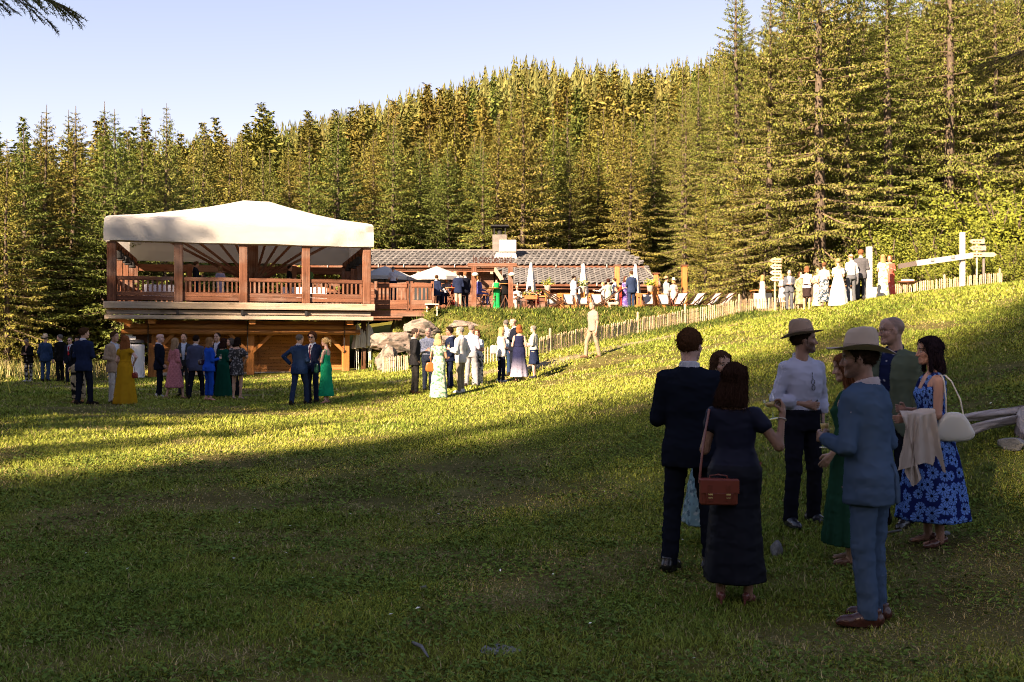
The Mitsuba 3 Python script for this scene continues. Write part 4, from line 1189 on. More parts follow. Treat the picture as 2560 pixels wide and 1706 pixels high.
for x, y, lab, sd in ((.92, 47.9, 'orange flower box with pink and yellow flowers right of the gate', 6), (-.55, 48.6, 'orange flower box half hidden inside the gate', 7)):
    p = thing('flower_box', lab, 'planter')
    m = Mesh((.33, .10, .03))
    m.box((x, y, TZ + .62), (.62, .24, .20), bev=.015)
    put('box', m, 'mat_paint', p)
    for sx in (-.24, .24):
        put('leg', Mesh().box((x + sx, y, TZ + .26), (.06, .18, .54)), 'mat_red_wood', p)
    flowers(p, (x, y, TZ + .74), .55, .22, .22, 260, sd, [(.50, .14, .16), (.52, .44, .10), (.55, .50, .42), (.50, .25, .10)])


def parasol_open(x, y, r, h, label):
    p = thing('parasol', label, 'parasol')
    put('pole', Mesh().tube([(x, y, TZ), (x, y, TZ + h + .05)], .03, 10), 'mat_metal_dark', p)
    prof = np.array([(.02, h), (r * .3, h - .16), (r * .62, h - .33), (r, h - .56), (r, h - .74), (r - .01, h - .735), (r - .02, h - .565)])
    m = Mesh((.38, .375, .37))
    an = np.arange(32) * 2 * np.pi / 32
    oct_ = 1 / np.maximum(np.abs(np.cos((an + .39) % (np.pi / 4) - np.pi / 8)), .1) * .95
    v = np.concatenate([np.c_[pr * oct_ * np.cos(an), pr * oct_ * np.sin(an), np.full(32, pz)] for pr, pz in prof]) + [x, y, TZ]
    i, j = np.meshgrid(np.arange(len(prof) - 1), np.arange(32), indexing='ij')
    m.add(v, np.stack([i * 32 + j, i * 32 + (j + 1) % 32, (i + 1) * 32 + (j + 1) % 32, (i + 1) * 32 + j], -1).reshape(-1, 4))
    put('canopy', m, 'mat_vc', p)
    for a in np.arange(8) * np.pi / 4 + .39:
        c, s = math.cos(a), math.sin(a)
        put('rib', Mesh().bar((x + .05 * c, y + .05 * s, TZ + h - .05), (x + r * .97 * c, y + r * .97 * s, TZ + h - .60), .02, .02), 'mat_metal_dark', p)
    put('base', Mesh().box((x, y, TZ + .05), (.7, .7, .1), bev=.02), 'mat_concrete', p)


parasol_open(-3.75, 49.6, 1.45, 2.25, 'open white parasol nearest the gate, its cloth spread over the bar tables')
parasol_open(-6.35, 49.8, 1.45, 2.28, 'open white parasol half hidden behind the pavilion corner')
for x, y, lab in ((.95, 49.8, 'furled white parasol standing right of the gate, leftmost of three'), (3.62, 50.4, 'furled white parasol in the middle of the terrace'), (6.28, 50.6, 'furled white parasol behind the couple in purple and navy')):
    p = thing('furled_parasol', lab, 'parasol')
    put('pole', Mesh().tube([(x, y, TZ), (x, y, TZ + 2.5)], .028, 8), 'mat_metal_dark', p)
    ml = Mesh().lathe([(.20, .82), (.235, .95), (.20, 1.3), (.15, 1.75), (.10, 2.15), (.05, 2.42), (.015, 2.48)], (0, 0, 0), 36, fold=.16, nf=6)
    v = np.vstack(ml.v) + [x, y, TZ]
    put('canopy', (v, np.vstack(ml.f)), 'mat_vc', p, smooth=True, color=np.tile([.42, .415, .41], (len(v), 1)))
    put('tie', Mesh((.45, .44, .42)).lathe([(.14, 1.50), (.195, 1.52), (.19, 1.58), (.13, 1.60)], (x, y, TZ), 18), 'mat_vc', p)
    put('base', Mesh().box((x, y, TZ + .05), (.6, .6, .1), bev=.02), 'mat_concrete', p)


def deckchair(x, y, yaw, label, col=(.30, .295, .285), back=.86):
    p = thing('deckchair', label, 'deckchair', 'deckchairs along the terrace edge')
    R = rotz(math.radians(yaw))
    L = lambda a, b, c: np.array([x, y, TZ]) + R @ np.array([a, b, c])
    w = .26
    for s in (-1, 1):
        put('long_rail', Mesh().bar(L(s * w, .52, .30), L(s * w, -.62, back), .035, .05), 'mat_dark_wood', p)
        put('support_rail', Mesh().bar(L(s * (w - .05), -.48, .03), L(s * (w - .05), .34, .46), .03, .045), 'mat_dark_wood', p)
        put('front_leg', Mesh().bar(L(s * w, .50, .02), L(s * w, -.12, .62), .03, .045), 'mat_dark_wood', p)
    q = np.linspace(0, 1, 13)
    prof = np.c_[.50 - 1.10 * q, .32 + (back - .34) * q - .26 * np.sin(np.pi * q) * (1 - .35 * q)]
    v = np.array([L(s * (w - .02), a, b) for a, b in prof for s in (-1, 1)])
    i = np.arange(12) * 2
    v = np.vstack([v, v - [0, 0, .012]])
    f = np.vstack([np.c_[i, i + 1, i + 3, i + 2], np.c_[i + 26, i + 28, i + 29, i + 27]])
    put('canvas', (v, f), 'mat_vc', p, smooth=True, color=np.tile(col, (len(v), 1)))
    put('crossbar', Mesh().bar(L(-w, -.61, back), L(w, -.61, back), .03, .03), 'mat_dark_wood', p)
    put('crossbar', Mesh().bar(L(-w, .50, .31), L(w, .50, .31), .03, .03), 'mat_dark_wood', p)


DCL = 'pale deckchair facing the valley in the terrace row left of the purple dress'
for x in (1.95, 2.78, 3.46, 4.16):
    deckchair(x, 48.7 + .02 * x, 180, DCL)
for x in (6.70, 7.46):
    deckchair(x, 48.9, 178, 'pale deckchair facing straight out, right of the couple in purple and navy')
for i, (x, yw) in enumerate(((8.22, 150), (9.02, 135), (9.80, 122), (10.45, 118))):
    deckchair(x, 49.0 + .12 * i, yw, ('first', 'second', 'third', 'last')[i] + ' of the four slanted white deckchairs at the right end of the terrace', (.32, .312, .305), .92)
deckchair(2.12, 48.2, -80, 'deckchair with brown canvas seen from the side, in front of the pale row', (.20, .155, .11), 1.0)
deckchair(4.72, 48.3, 75, 'reclined deckchair with brown frame seen from the side, left of the purple dress', (.24, .17, .11), 1.0)


def bar_table(x, y, h, r, yaw, label):
    p = thing('bar_table', label, 'table')
    put('tabletop', Mesh().lathe([(0, h), (r, h), (r, h - .035), (0, h - .035)], (x, y, TZ), 20), 'mat_orange_wood', p)
    R = rotz(math.radians(yaw))
    for s in (-1, 1):
        for t in (-1, 1):
            put('leg', Mesh().bar(np.array([x, y, TZ]) + R @ [s * r * .9, t * .2, 0], np.array([x, y, TZ]) + R @ [-s * r * .75, t * .16, h - .03], .03, .04), 'mat_red_wood', p)
    put('stretcher', Mesh().bar(np.array([x, y, TZ]) + R @ [-r * .05, -.2, h * .5], np.array([x, y, TZ]) + R @ [-r * .05, .2, h * .5], .03, .03), 'mat_red_wood', p)


def stool(x, y, label, h=.72):
    p = thing('bar_stool', label, 'stool')
    put('seat', Mesh().lathe([(0, h), (.17, h), (.18, h - .03), (0, h - .04)], (x, y, TZ), 14), 'mat_red_wood', p)
    for a in (.8, 2.36, 3.93, 5.5):
        put('leg', Mesh().bar((x + .22 * math.cos(a), y + .22 * math.sin(a), TZ), (x + .12 * math.cos(a), y + .12 * math.sin(a), TZ + h - .03), .028, .028), 'mat_metal_dark', p)
    put('ring', Mesh().tube([(x + .185 * math.cos(a), y + .185 * math.sin(a), TZ + .28) for a in np.linspace(0, 2 * math.pi, 13)], .011, 5, caps=False), 'mat_metal_dark', p)


def chair(x, y, yaw, label, group=None):
    p = thing('bistro_chair', label, 'chair', group)
    R = rotz(math.radians(yaw))
    L = lambda a, b, c: np.array([x, y, TZ]) + R @ np.array([a, b, c])
    m = Mesh()
    for k in range(4):
        m.box(L(0, -.15 + .1 * k, .45), (.40, .085, .02), R)
    put('seat', m, 'mat_red_wood', p)
    for s in (-1, 1):
        put('back_leg', Mesh().bar(L(s * .19, -.20, 0), L(s * .19, -.24, .85), .025, .03), 'mat_metal_dark', p)
        put('front_leg', Mesh().bar(L(s * .19, .20, 0), L(s * .19, .17, .45), .025, .03), 'mat_metal_dark', p)
    for z in (.60, .76):
        put('back_slat', Mesh().bar(L(-.2, -.235, z), L(.2, -.235, z), .02, .08), 'mat_red_wood', p)


bar_table(-2.95, 48.2, 1.10, .34, 20, 'high bar table among the dark suited men under the open parasol')
bar_table(-.98, 48.0, 1.08, .36, 60, 'high bar table between the purple suit and the green dress')
bar_table(-.35, 48.3, 1.30, .36, 10, 'tallest bar table in front of the man in black inside the gate')
bar_table(-1.45, 47.9, .74, .32, 35, 'low folding table beside the seated man in the purple suit')
bar_table(.95, 48.6, .74, .40, 0, 'low table behind the flower box right of the gate')
bar_table(4.95, 48.2, .55, .26, 40, 'small folding table at the feet of the couple in purple and navy')
stool(-3.6, 47.9, 'bar stool under the seated man in navy, leftmost under the parasol')
stool(-2.4, 47.8, 'bar stool in front of the beige trousers')
stool(-1.62, 48.0, 'bar stool under the man in the purple suit')
chair(.40, 48.3, -70, 'slatted bistro chair left of the flower box')
chair(1.55, 48.4, 80, 'slatted bistro chair right of the flower box')
chair(-.2, 48.9, 160, 'slatted bistro chair inside the gate')
TR1 = thing('terrace_railing', 'orange brown balustrade along the back of the terrace behind the deckchairs', 'railing')
railing(TR1, (2.2, 51.6, 0), (5.0, 51.6, 0), TZ + .1, 17, 'mat_orange_wood', .95)
for x in (2.2, 3.6, 5.0):
    put('post', Mesh().box((x, 51.6, TZ + .5), (.12, .12, 1.1)), 'mat_orange_wood', TR1)
TR2 = thing('terrace_railing', 'orange brown balustrade right of the navy suited man', 'railing')
railing(TR2, (5.9, 50.2, 0), (8.4, 50.2, 0), TZ + .02, 15, 'mat_orange_wood', .95)
for x in (5.9, 8.4):
    put('post', Mesh().box((x, 50.2, TZ + .5), (.12, .12, 1.05)), 'mat_orange_wood', TR2)
TR3 = thing('terrace_counter', 'long wooden bench counter under the chalet eave', 'counter')
put('counter_top', Mesh().box((3.4, 54.6, TZ + 1.0), (7.4, .5, .07)), 'mat_orange_wood', TR3)
for i in range(7):
    put('panel', Mesh().box((.35 + 1.02 * i, 54.45, TZ + .5), (1.0, .05, .94)), 'mat_red_wood', TR3)
WB = thing('bank_bench', 'small white wooden stand at the left end of the terrace bank', 'stand')
z = gz(-3.5, 43.9)
for dx in (-.22, .22):
    put('leg', Mesh((.5, .47, .42)).box((-3.5 + dx, 43.55, z + .22), (.06, .06, .5)), 'mat_paint', WB)
put('top', Mesh((.5, .47, .42)).box((-3.5, 43.55, z + .48), (.6, .3, .04)), 'mat_paint', WB)
# tables at the edge of the forest behind the bride
for x, y, lab in ((11.75, 46.6, 'table with an orange top behind the left hand signpost'), (14.2, 42.6, 'table with bottles half hidden behind the bride')):
    p = thing('picnic_table', lab, 'table')
    z = gz(x, y)
    put('tabletop', Mesh().box((x, y, z + .82), (1.1, .7, .05)), 'mat_orange_wood', p)
    for a in (-1, 1):
        for b in (-1, 1):
            put('leg', Mesh().box((x + a * .48, y + b * .28, z + .4), (.06, .06, .82)), 'mat_dark_wood', p)
    m = Mesh((.40, .385, .355))
    m.box((x - .1, y - .37, z + .38), (.85, .02, .62), bev=.004)
    put('cloth', m, 'mat_vc', p)

# ------------------------------------------------------------------ bright shrubs at the right
def shrub(h, seed, n, leaf, col, col2):
    g = np.random.default_rng(seed)
    t = Mesh()
    cl = []
    for k in range(9):
        a, l = g.random() * 6.28, g.uniform(.45, 1.0)
        tip = np.array([math.cos(a) * g.uniform(.1, .42) * h, math.sin(a) * g.uniform(.1, .42) * h, h * l])
        t.tube([(0, 0, -.1), tip * [.4, .4, .5], tip], [.03, .02, .006], 5, caps=False)
        for q in range(6):
            f = g.uniform(.3, 1.05)
            cl.append((tip * [f, f, f ** .8] + g.normal(0, .07 * h, 3), g.uniform(.09, .17) * h))
    V, F, C = [], [], []
    c0 = np.array([c for c, _ in cl])
    rr = np.array([r for _, r in cl])
    i = g.integers(0, len(cl), n)
    o = g.normal(0, 1, (n, 3))
    o /= np.linalg.norm(o, axis=1, keepdims=True)
    p = c0[i] + o * (rr[i] * g.uniform(.55, 1.05, n))[:, None] * [1, 1, .75]
    u = o * .6 + g.normal(0, .5, (n, 3)) + [0, 0, .5]
    u /= np.linalg.norm(u, axis=1, keepdims=True)
    e = np.cross(u, g.normal(0, 1, (n, 3)))
    e /= np.linalg.norm(e, axis=1, keepdims=True)
    f = np.cross(u, e)
    s = (leaf * g.uniform(.6, 1.4, n))[:, None]
    v = np.stack([p - e * s, p - f * s * .5, p + e * s, p + f * s * .5 + u * s * .15], 1).reshape(-1, 3)
    k = np.arange(n)[:, None] * 4
    m = g.random((n, 1))
    c = np.array(col) * (1 - m) + np.array(col2) * m
    return t, (v, np.vstack([k + [0, 1, 2], k + [0, 2, 3]]), np.repeat(c, 4, 0))


for i, (c1, c2) in enumerate((((.12, .15, .022), (.22, .235, .035)), ((.105, .135, .024), (.20, .21, .038)), ((.16, .18, .04), (.25, .26, .06)))):
    t, (v, f, c) = shrub(1.0, 700 + i, 4600, .018, c1, c2)
    tv = t.get()[0]
    scene[f'proto_shrub{i}'] = {'type': 'shapegroup', 'stems': mikit.ply(tv, 'mat_bark', smooth=True), 'leaves': mikit.ply((v, f), 'mat_vc', color=c)}
g = np.random.default_rng(31)
SHL = 'bright yellow green leafy shrub in the sunlit thicket behind the right hand fence'
for x, y, h in ((17.8, 47, 3.6), (19.4, 46.4, 3.3), (20.9, 45.6, 3.6), (22.3, 46.5, 4.0), (23.6, 47, 4.2), (18.5, 50, 4.6), (20.5, 50, 4.8), (22.8, 50, 5.0), (25, 50, 5.0), (21.5, 54, 6.2), (24, 54, 6.0), (26.6, 54, 6.0), (17.2, 44.6, 1.5), (18.9, 44.2, 1.6),
                (20.6, 43.9, 1.7), (22.2, 44, 2.2), (23.6, 43.6, 2.4), (23.1, 42.2, 1.6), (22.0, 41.6, .9), (24.6, 44.8, 3.2), (26, 46.4, 4.2)):
    plant('leafy_shrub', f'shrub{g.integers(2)}', x, y, h * g.uniform(.9, 1.1), g.uniform(0, 360), 1.15, SHL, 'shrub', 'shrubs behind the right hand fence')
for x, y, h, l in ((-5.0, 42.9, 1.3, 'dark green bush hanging over the boulders below the deck'), (-5.7, 42.0, .9, 'low dark bush in the shade under the deck edge'), (8.6, 51.6, 1.3, 'green bush under the capped post at the right end of the terrace'), (9.7, 52.2, 1.6, 'green bush behind the slanted deckchairs'), (-3.55, 43.4, .8, 'young yellow green plant at the corner of the sunlit balustrade')):
    plant('garden_bush', 'shrub2', x, y, h, 50 * x, 1.1, l, 'bush')
for x, y, h, l in ((15.4, 50.0, 23.0, 'giant spruce with drooping boughs directly behind the bride'), (13.2, 51.5, 17.0, 'broad spruce left of the giant spruce behind the bride'), (17.6, 52.0, 19.0, 'spruce right of the giant spruce, behind the white post'), (20.2, 53.5, 22.0, 'tall spruce rising out of the bright shrubs near the crossbeam'), (24.0, 54.5, 24.0, 'tall spruce at the far right edge above the bright shrubs'), (12.2, 52.5, 9.0, 'feathery young larch right of the chalet roof'), (10.6, 54.5, 7.5, 'young spruce beside the right end of the chalet roof'), (13.6, 50.5, 6.5, 'small pale green conifer left of the bride'), (-4.9, 64.5, 4.2, 'pale young spruce just above the chalet ridge, left of the chimney'), (-2.6, 65.5, 3.8, 'small young spruce behind the chalet ridge beside the chimney')):
    plant('young_conifer' if h < 12 else 'spruce_tree', f'near{int(h) % 6}' if h < 12 else f'tall{int(h) % 3}', x, y, h / (15 if h < 12 else 24), 30 * x, 1.25, l)
# ------------------------------------------------------------------ people: smooth distance fields turned into meshes
def nets(F, lo, h):
    """Surface nets of the zero level of F on a grid with origin lo and step h."""
    s = F < 0
    m = np.zeros(tuple(n - 1 for n in F.shape), np.int8)
    for a in (0, 1):
        for b in (0, 1):
            for c in (0, 1):
                m += s[a:F.shape[0] - 1 + a, b:F.shape[1] - 1 + b, c:F.shape[2] - 1 + c]
    act = (m > 0) & (m < 8)
    idx = np.argwhere(act)
    num = np.full(m.shape, -1, np.int32)
    num[act] = np.arange(len(idx))
    acc, cnt = np.zeros((len(idx), 3)), np.zeros(len(idx))
    for ax in range(3):
        o1, o2 = [k for k in range(3) if k != ax]
        for a in (0, 1):
            for b in (0, 1):
                c0 = np.zeros(3, int)
                c0[o1], c0[o2] = a, b
                c1 = c0.copy()
                c1[ax] = 1
                A, B = F[tuple((idx + c0).T)], F[tuple((idx + c1).T)]
                x = (A < 0) != (B < 0)
                t = np.where(x, A / np.where(x, A - B, 1), 0)
                p = np.tile(c0, (len(idx), 1)).astype(float)
                p[:, ax] += t
                acc += p * x[:, None]
                cnt += x
    v = lo + (idx + acc / np.maximum(cnt, 1)[:, None]) * h
    quads = []
    for ax in range(3):
        o1, o2 = (ax + 1) % 3, (ax + 2) % 3
        sl0, sl1 = [slice(None)] * 3, [slice(None)] * 3
        sl0[ax], sl1[ax] = slice(0, -1), slice(1, None)
        A, B = s[tuple(sl0)], s[tuple(sl1)]
        e = np.argwhere(A != B)
        e = e[(e[:, o1] > 0) & (e[:, o2] > 0) & (e[:, o1] < m.shape[o1]) & (e[:, o2] < m.shape[o2])]
        inside = A[tuple(e.T)]
        d1, d2 = np.zeros(3, int), np.zeros(3, int)
        d1[o1], d2[o2] = 1, 1
        q = np.stack([num[tuple((e - d1 - d2).T)], num[tuple((e - d2).T)], num[tuple(e.T)], num[tuple((e - d1).T)]], 1)
        q[~inside] = q[~inside][:, ::-1]
        quads.append(q)
    q = np.vstack(quads)
    q = q[(q >= 0).all(1)]
    return v, np.vstack([q[:, [0, 1, 2]], q[:, [0, 2, 3]]])


class Field:
    def __init__(self, lo, hi, h):
        self.lo, self.h = np.asarray(lo, float), h
        n = np.ceil((np.asarray(hi, float) - self.lo) / h).astype(int) + 1
        self.ax = [self.lo[k] + h * np.arange(n[k]) for k in range(3)]
        self.F = np.full(tuple(n), .3)

    def _blk(self, lo, hi):
        sl, g = [], []
        for k in range(3):
            a = int(np.clip((lo[k] - self.lo[k]) / self.h, 0, len(self.ax[k])))
            b = int(np.clip((hi[k] - self.lo[k]) / self.h + 2, 0, len(self.ax[k])))
            if b <= a:
                return None, None
            sl.append(slice(a, b))
            sh = [1, 1, 1]
            sh[k] = b - a
            g.append(self.ax[k][a:b].reshape(sh))
        return tuple(sl), g

    def _mix(self, sl, d, k, op=1):
        f = self.F[sl]
        if op > 0:
            o = np.minimum(f, d)
            self.F[sl] = o - np.clip(k - np.abs(f - d), 0, None) ** 2 / (4 * k) if k else o
        else:
            d = -d
            o = np.maximum(f, d)
            self.F[sl] = o + np.clip(k - np.abs(f - d), 0, None) ** 2 / (4 * k) if k else o

    def cone(self, a, b, ra, rb=None, k=.02, op=1, flat=1.0):
        a, b = np.asarray(a, float), np.asarray(b, float)
        rb = ra if rb is None else rb
        mg = max(ra, rb) + k + .02 + self.h
        sl, g = self._blk(np.minimum(a, b) - mg, np.maximum(a, b) + mg)
        if sl is None:
            return self
        d = b - a
        t = np.clip(((g[0] - a[0]) * d[0] + (g[1] - a[1]) * d[1] + (g[2] - a[2]) * d[2]) / (d @ d + 1e-12), 0, 1)
        r = np.sqrt((g[0] - a[0] - t * d[0]) ** 2 + ((g[1] - a[1] - t * d[1]) * flat) ** 2 + (g[2] - a[2] - t * d[2]) ** 2) - (ra + (rb - ra) * t)
        self._mix(sl, r, k, op)
        return self

    def ell(self, c, r, k=.02, op=1):
        c, r = np.asarray(c, float), np.asarray(r, float)
        sl, g = self._blk(c - r - k - .02 - self.h, c + r + k + .02 + self.h)
        if sl is None:
            return self
        q = np.sqrt(((g[0] - c[0]) / r[0]) ** 2 + ((g[1] - c[1]) / r[1]) ** 2 + ((g[2] - c[2]) / r[2]) ** 2)
        self._mix(sl, (q - 1) * r.min(), k, op)
        return self

    def loft(self, zs, wx, wy, cx=0, cy=0, k=.02, e=2.2, fold=None, cap=True, op=1):
        zs = np.asarray(zs, float)
        i = lambda a: np.interp(z, zs, np.broadcast_to(a, zs.shape))
        mx, my = np.max(np.abs(cx) + np.asarray(wx)) + .08, np.max(np.abs(cy) + np.asarray(wy)) + .08
        sl, g = self._blk((-mx, -my, zs[0] - .03), (mx, my, zs[-1] + .03))
        z = g[2]
        X, Y = (g[0] - i(cx)), (g[1] - i(cy))
        wx_, wy_ = i(wx), i(wy)
        f = 1.0 if fold is None else 1 + fold(np.arctan2(X, Y), z)
        q = (np.abs(X / (wx_ * f)) ** e + np.abs(Y / (wy_ * f)) ** e) ** (1 / e)
        d = (q - 1) * np.minimum(wx_, wy_)
        if cap:
            d = np.maximum(np.maximum(d, zs[0] - z), z - zs[-1])
        self._mix(sl, d, k, op)
        return self

    def fn(self, f, op='max'):
        X, Y, Z = (self.ax[0][:, None, None], self.ax[1][None, :, None], self.ax[2][None, None, :])
        v = f(X, Y, Z)
        self.F = np.maximum(self.F, v) if op == 'max' else (np.minimum(self.F, v) if op == 'min' else self.F + v)
        return self

    def mesh(self):
        return nets(self.F, self.lo, self.h)


def vnormals(v, f):
    n = np.zeros_like(v)
    c = np.cross(v[f[:, 1]] - v[f[:, 0]], v[f[:, 2]] - v[f[:, 0]])
    for k in range(3):
        np.add.at(n, f[:, k], c)
    return n / (np.linalg.norm(n, axis=1, keepdims=True) + 1e-12)


def wrinkle(v, f, amp, sc=(9, 9, 17), seed=1):
    n = vnormals(v, f)
    a = meshkit.fbm(v * np.array(sc) + seed * 3.3, 3, seed) - .5
    r = 1 - np.abs(2 * meshkit.noise(v * np.array(sc) * .8 + seed * 9.1 + 2 * a[:, None], seed + 5) - 1)
    return v + n * (amp * (1.4 * a + .8 * (r ** 3 - .3)))[:, None]


_cache = {}
sg_ = lambda n: -1 if n == 'L' else 1


def head_mesh(sex, h):
    """Head and neck with its features; face towards +y, the origin in the middle of the head."""
    key = ('head', sex, h)
    if key in _cache:
        return _cache[key]
    m = sex == 'm'
    F = Field((-.11, -.14, -.21), (.11, .15, .14), h)
    F.ell((0, -.014, .032), (.076, .096, .086), .02).ell((0, .020, -.03), (.063 if m else .060, .074, .078), .03)
    for s in (-1, 1):
        F.cone((s * .052, .0, -.052), (s * .020, .062, -.096), .022, .017, .03)
        F.ell((s * .040, .058, -.026), (.024, .024, .024), .02)
    F.ell((0, .072, -.096), (.026 if m else .022, .020, .020), .02)
    F.cone((-.034, .080, .022), (.034, .080, .022), .014 if m else .011, None, .02)
    F.ell((0, .060, .06), (.05, .03, .04), .03)
    for s in (-1, 1):
        F.ell((s * .031, .098, .004), (.018, .014, .011), .012, -1)
        F.ell((s * .031, .0785, .003), (.0125, .0125, .0115), .003)
    F.cone((0, .088, .010), (0, .1105, -.034), .0085, .0125 if m else .011, .012)
    for s in (-1, 1):
        F.ell((s * .011, .100, -.037), (.009, .010, .008), .006)
        F.ell((s * .079, -.006, -.008), (.010, .021, .032), .008)
    F.cone((-.018, .087, -.062), (.018, .087, -.062), .0062, None, .006).cone((-.015, .086, -.073), (.015, .086, -.073), .0075, None, .006)
    F.cone((-.024, .096, -.0675), (.024, .096, -.0675), .0028, None, .003, -1)
    F.cone((0, -.020, -.06), (0, -.040, -.24), .055 if m else .046, .060 if m else .050, .03)
    F.fn(lambda X, Y, Z: -.195 - Z + 0 * X + 0 * Y)
    _cache[key] = F.mesh()
    return _cache[key]


def head_color(v, skin, brow, sex, beard=0.0, beard_col=(.05, .03, .02), shaved=None):
    x, y, z = v.T
    c = np.tile(skin, (len(v), 1)) * (.96 + .08 * meshkit.noise(v * 40, 3))[:, None]
    red = np.exp(-((np.abs(x) - .042) ** 2 + (z + .03) ** 2) / .0006) * (y > .04) * .35 + np.exp(-(x ** 2 + (z + .036) ** 2) / .00025) * (y > .09) * .4
    c = c * (1 + red[:, None] * np.array([.25, -.12, -.12]))
    lip = (np.abs(x) < .023) & (np.abs(z + .067) < .0105) & (y > .078)
    c[lip] = np.array([.33, .105, .085]) if sex == 'f' else np.array([.27, .12, .095])
    if beard:
        sg = lambda q: 1 / (1 + np.exp(-q / .006))
        w = np.maximum(sg(-.047 + .85 * np.clip(np.abs(x) - .03, 0, 1) - z) * sg(y + .002) * sg(z + .118), sg(.028 - np.abs(x)) * sg(-.046 - z) * sg(z + .061) * sg(y - .08)) * ~lip
        w = w * beard * np.clip(.25 + 1.3 * meshkit.fbm(v * 150, 2, 8), 0, 1)
        c = c * (1 - np.clip(w, 0, 1)[:, None]) + np.clip(w, 0, 1)[:, None] * np.array(beard_col)
    if shaved is not None:
        w = np.clip((z - np.interp(y, [-.12, -.03, .03, .10], [-.06, -.03, .075, .2])) / .01, 0, 1)[:, None] * .55
        c = c * (1 - w) + w * np.array(shaved)
    b = (np.abs(np.abs(x) - .033) < .021) & (np.abs(z - .0245 - .004 * np.sin(np.abs(x) * 60)) < .0052) & (y > .06)
    c[b] = np.array(brow)
    e = (np.abs(np.abs(x) - .031) < .0125) & (np.abs(z - .003) < .0058) & (y > .08)
    c[e] = np.array([.42, .39, .36])
    c[e & (np.abs(np.abs(x) - .031) < .0055)] = np.array([.03, .02, .015])
    return c


def hair_mesh(style, h, seed=1):
    key = ('hair', style, h, seed)
    if key in _cache:
        return _cache[key]
    F = Field((-.17, -.24, -.50), (.17, .14, .19), h)
    t = dict(short=.012, side=.018, crop=.006, curly=.040, fringe=.006).get(style, .016)
    F.ell((0, -.016, .034), (.077 + t, .097 + t, .088 + t), .01)
    if style in ('short', 'side', 'crop', 'curly'):
        if style == 'side':
            F.ell((.01, .045, .105), (.060, .050, .028), .03)
        if style == 'curly':
            F.fn(lambda X, Y, Z: .020 * (np.sin(X * 95 + 2 * np.sin(Z * 60)) * np.sin(Y * 90 + Z * 40) * np.sin(Z * 100 + X * 30)), 'add')
    lim = lambda Z: np.interp(Z, [-.12, -.02, .02, .055, .085, .12], [.010, .018, .028, .058, .086, .12])
    if style in ('short', 'side', 'crop', 'curly', 'fringe'):
        F.fn(lambda X, Y, Z: np.minimum(Y - lim(Z) + 0 * X, Z * 0 + Y * 0 + np.clip(.3 - np.abs(X), 0, 1) * 3))
        F.fn(lambda X, Y, Z: np.interp(Y, [-.14, -.08, -.03, .0, .03, .06], [-.085, -.075, -.045, -.028, -.02, .0]) - Z + 0 * X)
        if style == 'fringe':
            F.fn(lambda X, Y, Z: Z - np.interp(Y, [-.1, 0, .06], [.05, .045, .03]) + 0 * X)
    else:
        L = dict(long=-.34, longwavy=-.36, shoulder=-.205, bob=-.135, pony=-.05, updo=-.055, halfup=-.215).get(style, -.2)
        if style not in ('pony', 'updo'):
            zz = [L, L + .06, -.10, -.02, .05]
            w = dict(long=[.085, .098, .10, .095, .09], longwavy=[.10, .13, .125, .11, .09], shoulder=[.115, .125, .115, .10, .09], bob=[.105, .112, .112, .10, .09], halfup=[.128, .130, .118, .10, .09]).get(style)
            F.loft(zz, w, [.040, .055, .068, .075, .08], 0, [-.075, -.072, -.055, -.035, -.02], .02, 2.0)
            for s in (-1, 1):
                F.cone((s * .078, .012, .03), (s * .085, .020, max(L, -.20) + .03), .020, .018, .02)
        if style == 'pony':
            F.cone((0, -.10, .045), (0, -.155, .03), .028, .036, .02).cone((0, -.155, .03), (0, -.170, -.12), .038, .018, .02)
        if style == 'updo':
            F.ell((0, -.105, .02), (.05, .045, .045), .02)
        if style == 'halfup':
            F.ell((0, -.112, .045), (.06, .022, .03), .015)
        F.cone((-.05, .060, .085), (.05, .052, .088), .022, .02, .03)
        F.fn(lambda X, Y, Z: np.minimum(np.minimum(Y - .020 + 0 * X + 0 * Z, .062 - np.abs(X) + 0 * Y + 0 * Z) + 0 * Z, .068 + .25 * np.abs(X) - Z + 0 * Y))
    amp = .0055 if style != 'curly' else .004
    F.fn(lambda X, Y, Z: amp * (np.sin(np.arctan2(X, Y + .02) * 34 + 5 * np.sin(Z * 11 + seed) + 3 * np.sin(Z * 29)) + .6 * np.sin(np.arctan2(X, Y + .02) * 71 + 9 * np.sin(Z * 17))), 'add')
    _cache[key] = F.mesh()
    return _cache[key]


